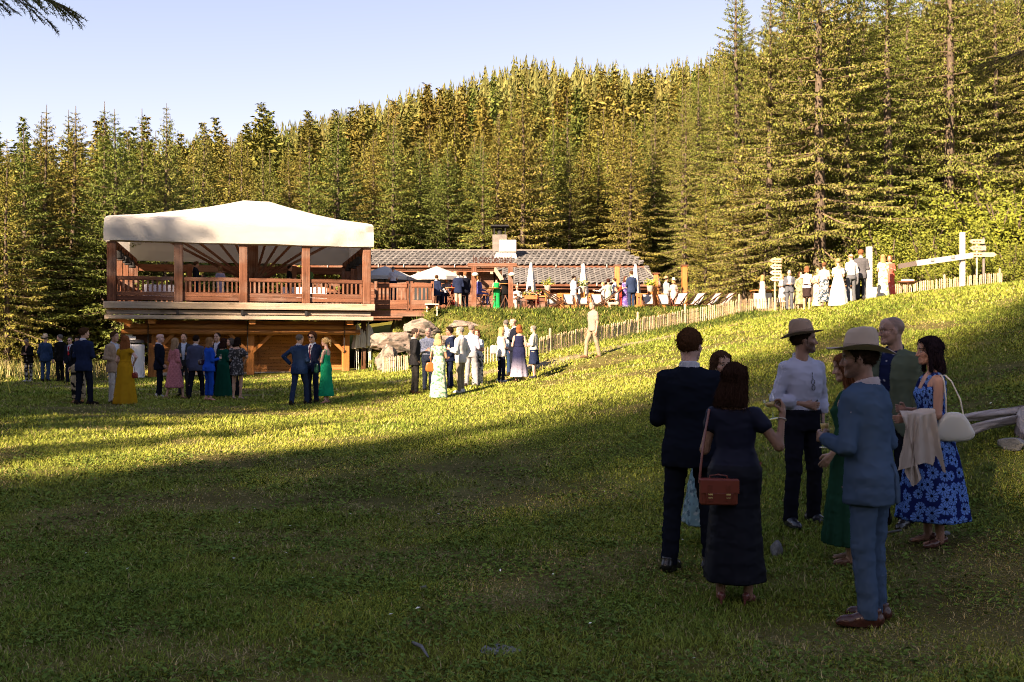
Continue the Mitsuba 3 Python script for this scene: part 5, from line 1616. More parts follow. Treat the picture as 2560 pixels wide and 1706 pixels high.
def hand_mesh(kind, h):
    """Right hand: wrist at the origin, fingers towards -z, thumb on the +y side, palm towards -x."""
    key = ('hand', kind, h)
    if key in _cache:
        return _cache[key]
    F = Field((-.10, -.065, -.21), (.04, .085, .03), h)
    F.cone((0, 0, .02), (0, 0, -.03), .026, .027, .015)
    for y in (-.026, -.009, .008, .025):
        F.cone((0, y * .6, -.02), (0, y, -.085), .0145, .0125, .012)
    curl = dict(relaxed=(.25, .45, .5), grip=(.75, 1.25, .9), flat=(.06, .12, .12))[kind]
    for i, (y, l) in enumerate(((-.030, .058), (-.0105, .074), (.0095, .080), (.029, .070))):
        p = np.array([0, y, -.088])
        a = 0
        for j, (f, r0, r1) in enumerate(((.46, .0095, .0088), (.31, .0088, .0080), (.23, .0080, .0066))):
            a += curl[j] * (1 + .12 * (1 - i))
            q = p + np.array([-math.sin(a), (y * .10 if kind != 'grip' else 0), -math.cos(a)]) * l * f * 1.25
            F.cone(p, q, r0, r1, .003)
            p = q
    b = np.array([-.006, .022, -.025])
    c = dict(relaxed=[(-.014, .052, -.060), (-.022, .056, -.088), (-.028, .052, -.108)], grip=[(-.026, .045, -.050), (-.052, .036, -.066), (-.068, .020, -.074)], flat=[(-.004, .058, -.055), (-.006, .072, -.080), (-.008, .078, -.100)])[kind]
    for q, r0, r1 in zip(c, (.015, .0115, .0098), (.0118, .0098, .0078)):
        F.cone(b, q, r0, r1, .005)
        b = np.array(q)
    _cache[key] = F.mesh()
    return _cache[key]


def shoe_mesh(kind, h):
    key = ('shoe', kind, h)
    if key in _cache:
        return _cache[key]
    F = Field((-.075, -.14, -.02), (.075, .24, .16), h)
    if kind == 'heel':
        F.cone((0, -.055, .075), (0, .06, .035), .030, .034, .02).cone((0, .06, .03), (0, .135, .016), .036, .022, .02).cone((0, -.075, .06), (0, -.085, .0), .014, .008, .008)
    else:
        F.cone((0, -.06, .045), (0, .03, .045), .040, .043, .02).cone((0, .03, .04), (0, .14, .026), .043, .036, .03).cone((0, .12, .02), (0, .165, .018), .040, .026, .02)
        F.cone((0, -.045, .05), (0, -.035, .11), .042, .042, .02)
        F.loft([0, .022], [.045, .043], [.13, .128], 0, .045, .004, 2.6)
        F.fn(lambda X, Y, Z: Z - .115 + 0 * X + 0 * Y)
    F.fn(lambda X, Y, Z: -Z + 0 * X + 0 * Y)
    _cache[key] = F.mesh()
    return _cache[key]


TORSO = {'m': dict(z=[.84, .92, 1.02, 1.12, 1.25, 1.36, 1.425, 1.465, 1.49], x=[.160, .166, .154, .150, .166, .178, .160, .105, .060], y=[.105, .112, .104, .102, .116, .112, .092, .072, .058], c=[-.005, -.010, .0, .006, .006, -.004, -.012, -.020, -.024]),
         'f': dict(z=[.84, .92, 1.02, 1.12, 1.25, 1.34, 1.40, 1.44, 1.47], x=[.172, .176, .146, .124, .136, .146, .128, .080, .050], y=[.108, .116, .096, .086, .114, .096, .078, .060, .048], c=[-.008, -.014, -.002, .004, .016, .002, -.008, -.018, -.022])}
ARMS = {  # upper arm and forearm directions for the right arm (x outward, y forward, z up)
    'down': ((.16, -.06, -1), (.06, .22, -1)), 'slight': ((.22, -.12, -1), (-.08, .62, -.8)), 'pocket': ((.36, -.25, -1), (-.34, .42, -.85)), 'front': ((.22, .02, -1), (-.55, .85, .12)), 'belly': ((.34, -.06, -1), (-.92, .55, -.16)), 'raised': ((.26, .10, -1), (-.18, .72, .85)),
    'glass': ((.20, .05, -1), (-.25, .95, .25)), 'hip': ((.85, -.35, -.75), (-.55, .35, -.75)), 'crossed': ((.15, .18, -1), (-.96, .35, .18)), 'behind': ((.28, -.50, -1), (-.85, -.30, -.55)), 'clasp': ((.16, .06, -1), (-.48, .62, -.72)), 'reach': ((.35, .75, -.55), (-.05, 1, .10)), 'face': ((.42, .40, -.75), (-.55, .30, .95)),
    'fore': ((.10, .08, -1), (.10, 1.0, -.10))}
POSE = {'stand': ((-.02, 0), (.02, 0)), 'step': ((-.16, .03), (.22, .0)), 'wide': ((-.01, .05), (.04, .06))}


def const(c, n=.10):
    c = np.asarray(c, float)
    return lambda v: np.clip(c * (1 - n + 2 * n * meshkit.fbm(v * 11, 2, 4)[:, None]), 0, 1)


def person(label, x, y, H, yaw, sex='m', lod=1, skin=(.40, .24, .17), hair=('short', (.05, .03, .02)), wear=(), arms=('down', 'down'), pose='stand', head=(0, 0), lean=(0, 0), shoe=('flat', (.02, .015, .012)),
           hat=None, glasses=None, beard=0.0, feet=0.0, sit=None, bare_legs=False, z=None, hands=('relaxed', 'relaxed'), sunk=0.0, shaved=None, wide=1.0, group=None):
    """One figure. wear: garments from the inside out. Returns (key, function from body coordinates to the world, joints)."""
    k = thing('person', label, 'person', group)
    hb, hh = ((.0138, .0060), (.026, .0115), (.034, .016))[lod]
    s = H / 1.76
    R = rotz(math.radians(yaw))
    z0 = (gz(x, y) if z is None else z) - sunk
    world = lambda v: (np.asarray(v, float) * s) @ R.T + np.array([x, y, z0])
    dirw = lambda d: R @ np.asarray(d, float)
    tor = TORSO[sex]
    sit_z = 0 if sit is None else sit - .93
    lx, ly = lean
    tz = np.array(tor['z'])
    shx, shy = lx * np.clip((tz - .9) / .55, 0, 1), ly * np.clip((tz - .9) / .55, 0, 1)
    zz = tz + sit_z
    tx, ty, cy = np.array(tor['x']) * wide, np.array(tor['y']) * (1 + (wide - 1) * 1.3), np.array(tor['c']) + shy
    sw = (.178 if sex == 'm' else .150) * (1 + (wide - 1) * .5)
    J = {}
    for n, sg in (('L', -1), ('R', 1)):
        J['sh' + n] = np.array([sg * sw + lx, -.012 + ly, (1.395 if sex == 'm' else 1.362) + sit_z])
        ar = arms[0 if n == 'L' else 1]
        up, fo = (np.array(q, float) for q in (ARMS[ar] if isinstance(ar, str) else ar))
        up, fo = up * [sg, 1, 1], fo * [sg, 1, 1]
        J['el' + n] = J['sh' + n] + up / np.linalg.norm(up) * (.295 if sex == 'm' else .275)
        J['fo' + n] = fo / np.linalg.norm(fo)
        J['wr' + n] = J['el' + n] + J['fo' + n] * (.255 if sex == 'm' else .235)
        J['hip' + n] = np.array([sg * (.088 if sex == 'm' else .092), -.005, .90 + sit_z])
        if sit is None:
            fy, fx = POSE[pose][0 if n == 'L' else 1]
            J['an' + n] = np.array([sg * (.095 + fx), fy - .02, .085])
            J['kn' + n] = (J['hip' + n] + J['an' + n]) / 2 + [sg * .006, .025 + .2 * max(fy, 0), .01]
        else:
            J['kn' + n] = J['hip' + n] + [sg * .05, .40, .02]
            J['an' + n] = np.array([sg * .11, .34 + .06 * sg, max(.085, J['kn' + n][2] - .44)])
    hc = np.array([lx * 1.1, .022 + ly * 1.25, (1.645 if sex == 'm' else 1.612) + sit_z])
    rx = math.radians(head[1])
    HR = rotz(math.radians(head[0])) @ np.array([[1, 0, 0], [0, math.cos(rx), -math.sin(rx)], [0, math.sin(rx), math.cos(rx)]])
    hs = .98 if sex == 'm' else .93
    onhead = lambda v: (np.asarray(v) * hs) @ HR.T + hc
    xs = [J[q][0] for q in J if q[:2] in ('sh', 'el', 'wr')]
    ys = [J[q][1] for q in J if q[:2] in ('sh', 'el', 'wr', 'kn', 'an')]
    lo = np.array([min(xs) - .14, min(ys) - .16, -.03])
    hi = np.array([max(xs) + .14, max(ys) + .16, 1.56 + sit_z])
    arm_r = (.050, .041, .036, .027) if sex == 'm' else (.042, .036, .031, .023)

    # the body: one continuous surface, with head and hands
    slim = .90
    F = Field(lo, hi, hb)
    F.loft(zz, tx * slim, ty * slim, shx, cy, .02)
    for n in 'LR':
        F.cone(J['sh' + n], J['el' + n], arm_r[0], arm_r[1], .03).cone(J['el' + n], J['wr' + n], arm_r[2], arm_r[3], .02)
        F.cone(J['hip' + n], J['kn' + n], .080, .054, .03).cone(J['kn' + n], J['an' + n], .050, .034, .02)
        F.cone((J['kn' + n] * .68 + J['an' + n] * .32) + [0, -.018, 0], J['kn' + n] * .45 + J['an' + n] * .55, .042, .036, .03)
        if bare_legs:
            F.cone(J['an' + n] - [0, 0, .035], J['an' + n] + [0, .12, -.062], .030, .022, .02)
    bv, bf = F.mesh()
    V, Fc, C = [bv], [bf], [const(skin, .06)(bv)]
    hv, hf = head_mesh(sex, hh)
    V.append(onhead(hv))
    Fc.append(hf)
    C.append(head_color(hv, skin, np.asarray(hair[1]) * .8 if hair else np.array(skin) * .5, sex, beard, tuple(np.asarray(hair[1]) * .9) if hair else (.1, .08, .07), shaved))
    for n, sg, kd in (('L', -1, hands[0]), ('R', 1, hands[1])):
        v, f = hand_mesh(kd, .005 if lod == 0 else (.0105 if lod == 1 else .016))
        v = v * [sg, 1, 1] * (1.0 if sex == 'm' else .90)
        if sg < 0:
            f = f[:, ::-1]
        az = -J['fo' + n]
        hint = np.array([0, 1.0, 0]) if J['fo' + n][2] < -.55 else np.array([0, 0, 1.0])
        ayv = hint - az * (hint @ az)
        ayv /= np.linalg.norm(ayv)
        axv = np.cross(ayv, az)
        J['hand' + n] = np.stack([axv, ayv, az], 1)
        V.append(v @ J['hand' + n].T + J['wr' + n])
        Fc.append(f)
        C.append(const(np.asarray(skin) * .97, .03)(v))
    off = np.cumsum([0] + [len(v) for v in V[:-1]])
    scene[k] = mikit.ply((world(np.vstack(V)), np.vstack([f + o for f, o in zip(Fc, off)])), 'mat_skin', smooth=True, color=np.vstack(C))

    def emit(name, v, f, col, mat='mat_vc', wr=0.0, seed=1, uv=None, fix=None):
        if wr:
            v = wrinkle(v, f, wr, seed=seed)
            if lod == 0:
                v = wrinkle(v, f, wr * .45, (4.5, 4.5, 8.5), seed + 11)
        if fix is not None:
            v = fix(v)
        c = col(v) if callable(col) else np.broadcast_to(np.asarray(col, float), (len(v), 3))
        return put(name, (world(v), f), mat, k, smooth=True, color=c, uv=None if uv is None else uv(v))

    wa = (.0085, .008, .005)[lod]
    seed = int(abs(x * 13 + y * 7)) % 50 + 1
    for gname, o in wear:
        o = dict(o)
        col = o.get('col')
        col = col if callable(col) else const(col, .12)
        mat = o.get('mat', 'mat_vc')
        uv = o.get('uv')
        F = Field(lo, hi, hb)
        if gname == 'trousers':
            w = o.get('w', 1.0)
            th = .006
            hem = o.get('hem', .045)
            F.loft(zz[:4], tx[:4] + .017, ty[:4] + .017, shx[:4], cy[:4], .03)
            for n in 'LR':
                F.cone(J['hip' + n], J['kn' + n], .092 * w, .068 * w, .03)
                F.cone(J['kn' + n], J['an' + n] * [1, 1, 0] + [0, 0, J['an' + n][2] - .05], .066 * w, .054 * w + .006, .02)
            if sit is None:
                F.fn(lambda X, Y, Z: hem - Z + 0 * X + 0 * Y)
            F.fn(lambda X, Y, Z: Z - (1.03 + sit_z) + 0 * X + 0 * Y)
            v, f = F.mesh()
            emit('trousers', v, f, col, mat, wa * 1.1, seed, uv)
        elif gname in ('jacket', 'shirt', 'top'):
            th = dict(jacket=.022, shirt=.010, top=.009)[gname] + o.get('th', 0)
            hem = o.get('hem', dict(jacket=.77, shirt=.985, top=.90)[gname]) + sit_z
            z2 = np.r_[hem - .02, zz[1:]] if hem < zz[0] else zz
            bx, by = tx + th, ty + th
            if gname == 'jacket':
                bx, by = bx.copy(), by.copy()
                bx[:2] += [.022, .012]
                by[:2] += [.022, .012]
            F.loft(z2, bx, by, shx, cy, .03, 2.3)
            sl = o.get('sleeve', 'long' if gname != 'top' else 'none')
            for n in 'LR':
                if sl == 'none':
                    continue
                r = [q + th * .9 + o.get('puff', 0) for q in arm_r]
                F.cone(np.array([sg_(n) * .055 + lx, -.022 + ly, 1.44 + sit_z - (0 if sex == 'm' else .03)]), J['sh' + n] + [0, 0, .008], .040 + th * .5, r[0] - .008, .03)
                if gname == 'jacket':
                    r = [.060, .052, .050, .043] if sex == 'm' else [.054, .047, .044, .038]
                F.cone(J['sh' + n] - [0, 0, .005], J['el' + n] if sl != 'short' else J['sh' + n] * .42 + J['el' + n] * .58, r[0], r[1] + (.008 if sl == 'short' else 0), .035)
                if sl == 'long':
                    F.cone(J['el' + n], J['wr' + n] - J['fo' + n] * .025, r[2] + .002, r[3], .02)
                if sl == 'rolled':
                    F.cone(J['el' + n], J['el' + n] + J['fo' + n] * .10, r[2] + .006, r[3] + .018, .02)
                    F.cone(J['el' + n] + J['fo' + n] * .085, J['el' + n] + J['fo' + n] * .125, r[3] + .024, r[3] + .026, .004)
            top = o.get('neck', 1.47 if sex == 'm' else 1.45) + sit_z
            F.fn(lambda X, Y, Z: hem - Z + 0 * X + 0 * Y)
            if gname == 'top' or o.get('cut'):
                F.fn(lambda X, Y, Z: Z - top - .35 * np.maximum(np.abs(X - lx) - .06, 0) + 0 * Y)
            if gname == 'jacket':
                vz = o.get('v', 1.07) + sit_z
                op = o.get('open', .012)
                if o.get('front', True):
                    wv = lambda Z: np.interp(Z - sit_z, [.7, vz - .02 - sit_z, vz - sit_z, 1.40, 1.50], [op * 3.5, op * .6, op, .062, .078])
                    F.fn(lambda X, Y, Z: np.minimum(wv(Z) - np.abs(X - lx * np.clip((Z - .9) / .55, 0, 1)) + 0 * Y, Y - ly + .01 + 0 * X + 0 * Z))
                    if lod < 2:
                        la = lambda X, Y, Z: -.007 * ((np.abs(X) < wv(Z) + .055 - .03 * np.abs(Z - 1.3)) & (Y > .02) & (Z > vz)) + 0 * X
                        F.fn(la, 'add')
                if o.get('vent') and lod < 2:
                    F.fn(lambda X, Y, Z: np.minimum(np.minimum(.014 - np.abs(X - o['vent']) + 0 * Y + 0 * Z, -Y - .02 + 0 * X + 0 * Z), .98 - Z + 0 * X + 0 * Y))
            v, f = F.mesh()
            emit({'jacket': 'jacket', 'shirt': 'shirt', 'top': 'top'}[gname], v, f, col, mat, wa, seed + 3, uv)
            if gname == 'shirt' or o.get('collar'):
                Fk = Field((-.12 + lx, -.15 + ly, 1.38 + sit_z), (.12 + lx, .12 + ly, 1.58 + sit_z), .006 if lod == 0 else .011)
                zt = np.array([1.40, 1.475, 1.535]) + sit_z
                Fk.loft(zt, [.090, .078, .071] if sex == 'm' else [.078, .064, .059], [.090, .079, .072] if sex == 'm' else [.078, .064, .059], lx, np.array([-.022, -.026, -.022]) + ly, .005, 2.0)
                Fk.fn(lambda X, Y, Z: np.minimum(Z - (1.512 + sit_z) + .30 * (Y - ly) + 0 * X, 9))
                if not o.get('tie'):
                    Fk.fn(lambda X, Y, Z: np.minimum(.010 + .25 * np.clip(Z - 1.43 - sit_z, 0, 1) - np.abs(X - lx) + 0 * Y, Y - ly + 0 * X + 0 * Z))
                v, f = Fk.mesh()
                emit('collar', v, f, o.get('ccol', col), mat, 0, 1)
        elif gname in ('dress', 'skirt'):
            hem = o.get('hem', .30)
            wst = o.get('waist', 1.07)
            fl = o.get('flare', .26)
            hipw = o.get('hip', 0.0)
            th = .012
            nf, fa = o.get('nf', 9), o.get('fold', .06)
            ph = seed * 1.7
            zt = [hem, hem + .25 * (wst - hem), hem + .6 * (wst - hem), wst - .10, wst, wst + .03]
            i = lambda a: np.interp(np.array(zt), tz, a)
            bx, by = i(tx) + th, i(ty) + th
            fx = np.array([fl, fl * .90, max(fl * .74, .175), .185 + hipw, bx[4], bx[5]])
            fy = np.array([fl * .92, fl * .83, max(fl * .66, .135), .135 + hipw, by[4], by[5]])
            if sit is not None:
                zt = [hem, wst]
                fx, fy = np.array([.2, bx[4]]), np.array([.16, by[4]])
            fc = np.interp(np.array(zt), tz, cy) + (np.array(o.get('sway', (0,) * len(zt)))[:len(zt)] if o.get('sway') else 0)
            swx = np.array([o.get('swx', 0), o.get('swx', 0) * .7, o.get('swx', 0) * .3, 0, 0, 0])[:len(zt)]
            fold = lambda a, Z: fa * np.clip((wst - Z) / (wst - hem), 0, 1) ** .8 * (np.sin(a * nf + ph + 1.2 * np.sin(a * 2 + ph)) + .35 * np.sin(a * (2 * nf + 3) + 2 * ph))
            lo2 = np.minimum(lo, [-fl - .14 + min(0, o.get('swx', 0)), -fl - .14, -.02])
            hi2 = np.maximum(hi, [fl + .14 + max(0, o.get('swx', 0)), fl + .14, 0])
            F = Field(lo2, hi2, hb)
            F.loft(zt, fx, fy, swx + np.interp(np.array(zt), tz, shx), fc, .03, 2.0, fold)
            if gname == 'dress':
                F.loft(zz, tx + th, ty + th, shx, cy, .02, 2.2)
                sl = o.get('sleeve', 'none')
                for n in 'LR':
                    if sl == 'none':
                        continue
                    pf = o.get('puff', .010)
                    e = J['el' + n]
                    if sl == 'cap':
                        F.cone(J['sh' + n], J['sh' + n] * .68 + e * .32, arm_r[0] + .014, arm_r[0] + .016, .03)
                    elif sl == 'short':
                        F.cone(J['sh' + n], J['sh' + n] * .4 + e * .6, arm_r[0] + pf, arm_r[0] + pf * 1.3, .03)
                    else:
                        F.cone(J['sh' + n], e, arm_r[0] + pf, arm_r[1] + pf, .03).cone(e, J['wr' + n] - J['fo' + n] * .02, arm_r[2] + pf * 1.2, arm_r[3] + pf * .8, .02)
                nk = o.get('neck', 1.40) + sit_z
                st = o.get('strap', .0)
                sa = o.get('scoop', .35)
                F.fn(lambda X, Y, Z: np.minimum(Z - nk - sa * np.maximum(np.abs(X - lx) - .07, 0) + 0 * Y, (np.abs(np.abs(X - lx) - .085) - st) if st else 9 + 0 * X))
            F.fn(lambda X, Y, Z: hem - Z + 0 * X + 0 * Y)
            if gname == 'skirt':
                F.fn(lambda X, Y, Z: Z - wst - .02 + 0 * X + 0 * Y)
            v, f = F.mesh()
            emit(gname, v, f, col, mat, wa * .8, seed + 7, uv)
            if o.get('belt'):
                F = Field(lo, hi, hb)
                zb = np.array([wst - .025, wst + .03])
                F.loft(zb, np.interp(zb, tz, tx) + .022, np.interp(zb, tz, ty) + .022, 0, np.interp(zb, tz, cy), .005, 2.2)
                v, f = F.mesh()
                emit('belt', v, f, o['belt'], mat)
        elif gname == 'tie':
            zt = np.array([1.07, 1.12, 1.38, 1.42, 1.45]) + sit_z
            F = Field((-.09 + lx, -.05 + ly, 1.0 + sit_z), (.09 + lx, .25 + ly, 1.5 + sit_z), .010)
            yy = np.interp(zt - sit_z, tz, tor['y']) + np.interp(zt - sit_z, tz, tor['c']) + shy[np.clip(np.searchsorted(tz, zt - sit_z), 0, 8)] + .016
            F.loft(zt, [.008, .038, .024, .020, .026], [.012] * 5, lx * .9, yy, .004, 3.0)
            v, f = F.mesh()
            emit('tie', v, f, col, mat)
        elif gname == 'bow_tie':
            c0 = np.array([lx, .062 + ly, 1.468 + sit_z])
            F = Field(c0 - [.09, .04, .05], c0 + [.09, .04, .05], .006)
            for sg in (-1, 1):
                F.cone(c0, c0 + [sg * .055, 0, 0], .010, .024, .004, flat=1.8)
            F.ell(c0, (.013, .013, .014), .004)
            v, f = F.mesh()
            emit('bow_tie', v, f, col, mat)
    if sit is not None or not bare_legs or shoe:
        for n, sg in (('L', -1), ('R', 1)):
            v, f = shoe_mesh(shoe[0], .008 if lod == 0 else (.014 if lod == 1 else .02))
            a = rotz(-sg * .22 + math.radians(feet))
            v = v * (1.0 if sex == 'm' else .88) @ a.T + J['an' + n] * [1, 1, 0] + [0, .01, max(0, J['an' + n][2] - .085)]
            emit('shoe', v, f, const(shoe[1], .1), 'mat_gloss' if lod == 0 else 'mat_vc')
    if hair:
        v, f = hair_mesh(hair[0], (.0080, .013, .018)[lod])
        st = meshkit.noise(np.c_[np.arctan2(v[:, 0], v[:, 1] + .02) * 16, v[:, 2] * 6, v[:, 1] * 4], 9)[:, None]
        put('hair', (world(onhead(v)), f), 'mat_vc', k, smooth=True, color=np.asarray(hair[1]) * (.65 + .75 * st))
        if lod == 0:                                                         # single locks standing off the mass
            g = np.random.default_rng(seed)
            nr = vnormals(v, f)
            m = 1700
            i = g.integers(0, len(v), m)
            short_ = hair[0] in ('short', 'side', 'crop')
            p, nn = v[i], nr[i]
            d = np.array([0, -.1, -1.0]) + g.normal(0, .28, (m, 3)) if not short_ else np.c_[p[:, 0] * 4, -.8 + 0 * p[:, 0], -.5 - 0 * p[:, 0]] + g.normal(0, .45, (m, 3))
            d = d - nn * (d * nn).sum(1, keepdims=True) * .85
            d /= np.linalg.norm(d, axis=1, keepdims=True)
            L = (g.uniform(.012, .024, m) if short_ else g.uniform(.03, .085, m))[:, None]
            wv_ = np.cross(d, nn) * .0011
            a0, a1, a2 = p - nn * .002, p + d * L * .5 + nn * .0035, p + d * L + nn * g.normal(.003, .004, (m, 1)) + g.normal(0, .004, (m, 3))
            vv = np.stack([a0 - wv_, a0 + wv_, a1 - wv_, a1 + wv_, a2], 1).reshape(-1, 3)
            q = np.arange(m)[:, None] * 5
            put('loose_hair', (world(onhead(vv)), np.vstack([q + [0, 1, 3], q + [0, 3, 2], q + [2, 3, 4]])), 'mat_vc', k, color=np.repeat(np.asarray(hair[1]) * g.uniform(.7, 1.9, (m, 1)), 5, 0))
    if hat:
        bw, ch, colr, tilt = hat
        n = 40
        tt = np.linspace(0, 1, 6)
        prof = [(.093, .070), (.10, .066), (.125, .062), (bw * .92, .064), (bw, .072), (bw * .99, .066), (.12, .055), (.088, .060)]
        crown = [(.094, .068), (.0935, .10), (.086, .10 + ch * .55), (.074, .10 + ch * .88), (.055, .10 + ch), (.03, .10 + ch * .93), (.0, .10 + ch * .90)]
        ta = math.radians(tilt)
        RT_ = np.array([[1, 0, 0], [0, math.cos(ta), -math.sin(ta)], [0, math.sin(ta), math.cos(ta)]])

        def lift(vv):
            a = np.arctan2(vv[:, 0], vv[:, 1])
            r = np.hypot(vv[:, 0], vv[:, 1])
            vv = vv * [1.0, 1.16, 1.0]
            vv[:, 2] += np.clip(r - .10, 0, 1) * (.22 * np.cos(2 * a) * -1 + .10 * np.sin(3 * a + 1))
            top = np.clip((vv[:, 2] - .10 - ch * .5) / (ch * .5), 0, 1)
            vv[:, 0] *= 1 - .22 * top * np.clip(vv[:, 1] / .08, -.3, 1)
            vv[:, 2] -= top * .018 * np.clip(vv[:, 1] / .08, 0, 1)
            return (vv + [0, -.012, 0]) @ RT_.T
        a = np.linspace(0, 2 * np.pi, n, endpoint=False)
        for nm, pr, cc in (('hat', prof, colr), ('hat_crown', crown, colr), ('hat_band', [(.0955, .071), (.0955, .098), (.0935, .099)], np.asarray(colr) * .72)):
            pr = np.array(pr)
            vv = np.stack([pr[:, :1] * np.cos(a), pr[:, :1] * np.sin(a), np.repeat(pr[:, 1:], n, 1)], -1).reshape(-1, 3)
            i, j = np.meshgrid(np.arange(len(pr) - 1), np.arange(n), indexing='ij')
            fq = np.stack([i * n + j, i * n + (j + 1) % n, (i + 1) * n + (j + 1) % n, (i + 1) * n + j], -1).reshape(-1, 4)
            if nm == 'hat':
                top_key = put('hat', (world(onhead(lift(vv))), fq), 'mat_straw', k, smooth=True, color=np.tile(cc, (len(vv), 1)))
            else:
                put('crown' if nm == 'hat_crown' else 'band', (world(onhead(lift(vv))), fq), 'mat_straw', top_key, smooth=True, color=np.tile(cc, (len(vv), 1)))
    if glasses:
        m = Mesh(glasses[1])
        for sg in (-1, 1):
            q = np.linspace(0, 2 * np.pi, 15)
            rim = np.c_[sg * .033 + .024 * np.cos(q), np.full(15, .100), .002 + .019 * np.sin(q)]
            m.tube(world(onhead(rim)), .0022 * s, 5, caps=False)
            m.bar(world(onhead([sg * .057, .098, .010])), world(onhead([sg * .082, -.01, .010])), .003, .004)
            if glasses[0] == 'sun':
                vv = np.vstack([rim[:-1], [[sg * .033, .102, .002]]])
                m.add(world(onhead(vv)), [[i, (i + 1) % 14, 14] for i in range(14)], None, (.01, .01, .012))
        m.bar(world(onhead([-.010, .102, .008])), world(onhead([.010, .102, .008])), .003, .004)
        put('glasses', m, 'mat_gloss', k)
    return k, world, J


matte('mat_straw', {'type': 'mesh_attribute', 'name': 'vertex_color'})
bsdf('mat_straw', {'type': 'bumpmap', 'arbitrary': proc(lambda p, n, uv: noise(p.x * 330, p.y * 330, p.z * 420)), 'scale': .002, 'bsdf': scene['mat_straw']})
# ------------------------------------------------------------------ the guests
def floral(base, layers, sc=22.0, seed=0):
    def f(v):
        c = np.tile(np.asarray(base, float), (len(v), 1))
        for i, (col, th) in enumerate(layers):
            n = meshkit.noise(v * sc * (1 + .25 * i) + 31.7 * i + seed, i + seed) * .7 + .3 * meshkit.noise(v * sc * 2.1 + 11.0 * i, i + 7)
            c = np.where((n > th)[:, None], np.asarray(col, float), c)
        return c
    return f


def ombre(a, b, z0, z1):
    return lambda v: (lambda t: np.asarray(a) * (1 - t) + np.asarray(b) * t)(np.clip((z1 - v[:, 2:3] + .08 * (meshkit.noise(v * [14, 14, 2], 3)[:, None] - .5)) / (z1 - z0), 0, 1) ** 1.6)


def weave(a, b, nz=70, nx=60):
    def f(v):
        t = np.arctan2(v[:, 0], v[:, 1])
        m = ((np.sin(v[:, 2] * nz) > .2) ^ (np.sin(t * 12 + np.floor(v[:, 2] * nz / 6.28) * 3) > .6))[:, None]
        return np.where(m, np.asarray(a, float), np.asarray(b, float)) * (.85 + .3 * meshkit.noise(v * 30, 2)[:, None])
    return f


def glitter(a, b):
    return lambda v: np.where((meshkit.noise(v * 95, 4) > .68)[:, None], np.asarray(b, float), np.asarray(a, float) * (.7 + .6 * meshkit.noise(v * 25, 6)[:, None]))


bsdf('mat_glass', {'type': 'thindielectric', 'int_ior': 1.5})
princ('mat_wine', rgb(.55, .40, .14), .1, .5)


def wine_glass(base, label, up=(0, 0, 1), s=1.0, flute=True):
    p = thing('wine_glass', label, 'glass')
    up = np.asarray(up, float) / np.linalg.norm(up)
    a = np.cross(up, [0.3, 1, .2])
    a /= np.linalg.norm(a)
    R = np.stack([a, np.cross(up, a), up], 1) * s
    for nm, pr, mt in (('bowl', [(.004, .085), (.018, .10), (.026, .13), (.027, .17), (.024, .205)] if flute else [(.004, .075), (.030, .09), (.041, .12), (.039, .15), (.032, .175)], 'mat_glass'),
                       ('stem', [(0, .0), (.032, .0), (.030, .004), (.005, .010), (.0035, .05), (.004, .085), (0, .086)], 'mat_glass'),
                       ('drink', [(0, .088), (.015, .101), (.023, .13), (.0245, .150), (0, .150)] if flute else [(0, .078), (.026, .09), (.037, .115), (0, .116)], 'mat_wine')):
        m = Mesh().lathe(pr, (0, 0, 0), 20).get()
        put(nm, (m[0].vertices @ R.T + base, m[0].faces), mt, p, smooth=True)


def in_hand(w, J, n, out=.072, side=-.035):
    h = J['hand' + n]
    return w((J['wr' + n] - h[:, 2] * out + h[:, 0] * (side if n == 'R' else -side))[None])[0]


def bag(name, c, size, yaw, label, col, strap=None, cat='handbag', sag=.15):
    """A soft bag: rounded body, flap and, if given, a strap through points."""
    p = thing(name, label, cat)
    m = trimesh.creation.icosphere(3)
    v = np.array(m.vertices)
    v = np.sign(v) * np.abs(v) ** .55
    v[:, 0] *= 1 - sag * v[:, 2]
    v = v * (np.asarray(size) / 2) @ rotz(math.radians(yaw)).T + np.asarray(c)
    put('body', (v, m.faces), 'mat_gloss', p, smooth=True, color=np.tile(col, (len(v), 1)))
    if strap is not None:
        put('strap', Mesh(np.asarray(col) * .8).tube(strap, .006, 6), 'mat_gloss', p)
    return p


NAVY, BLACK, INK = (.014, .020, .048), (.009, .009, .010), (.010, .012, .020)
WHITE, OFFW = (.40, .40, .45), (.42, .39, .34)
SK, TAN, PINK = (.36, .205, .145), (.27, .145, .095), (.42, .26, .21)
BR, DK, BLD, GREY, RED, LBR = (.050, .026, .014), (.012, .008, .007), (.30, .19, .085), (.10, .09, .085), (.16, .055, .022), (.13, .075, .038)


def suit(col, shirt=WHITE, tie=None, trousers=None, **k):
    w = [('trousers', dict(col=trousers or col)), ('shirt', dict(col=shirt, tie=tie))]
    if tie:
        w.append(('tie', dict(col=tie)))
    return w + [('jacket', dict(col=col, **k))]


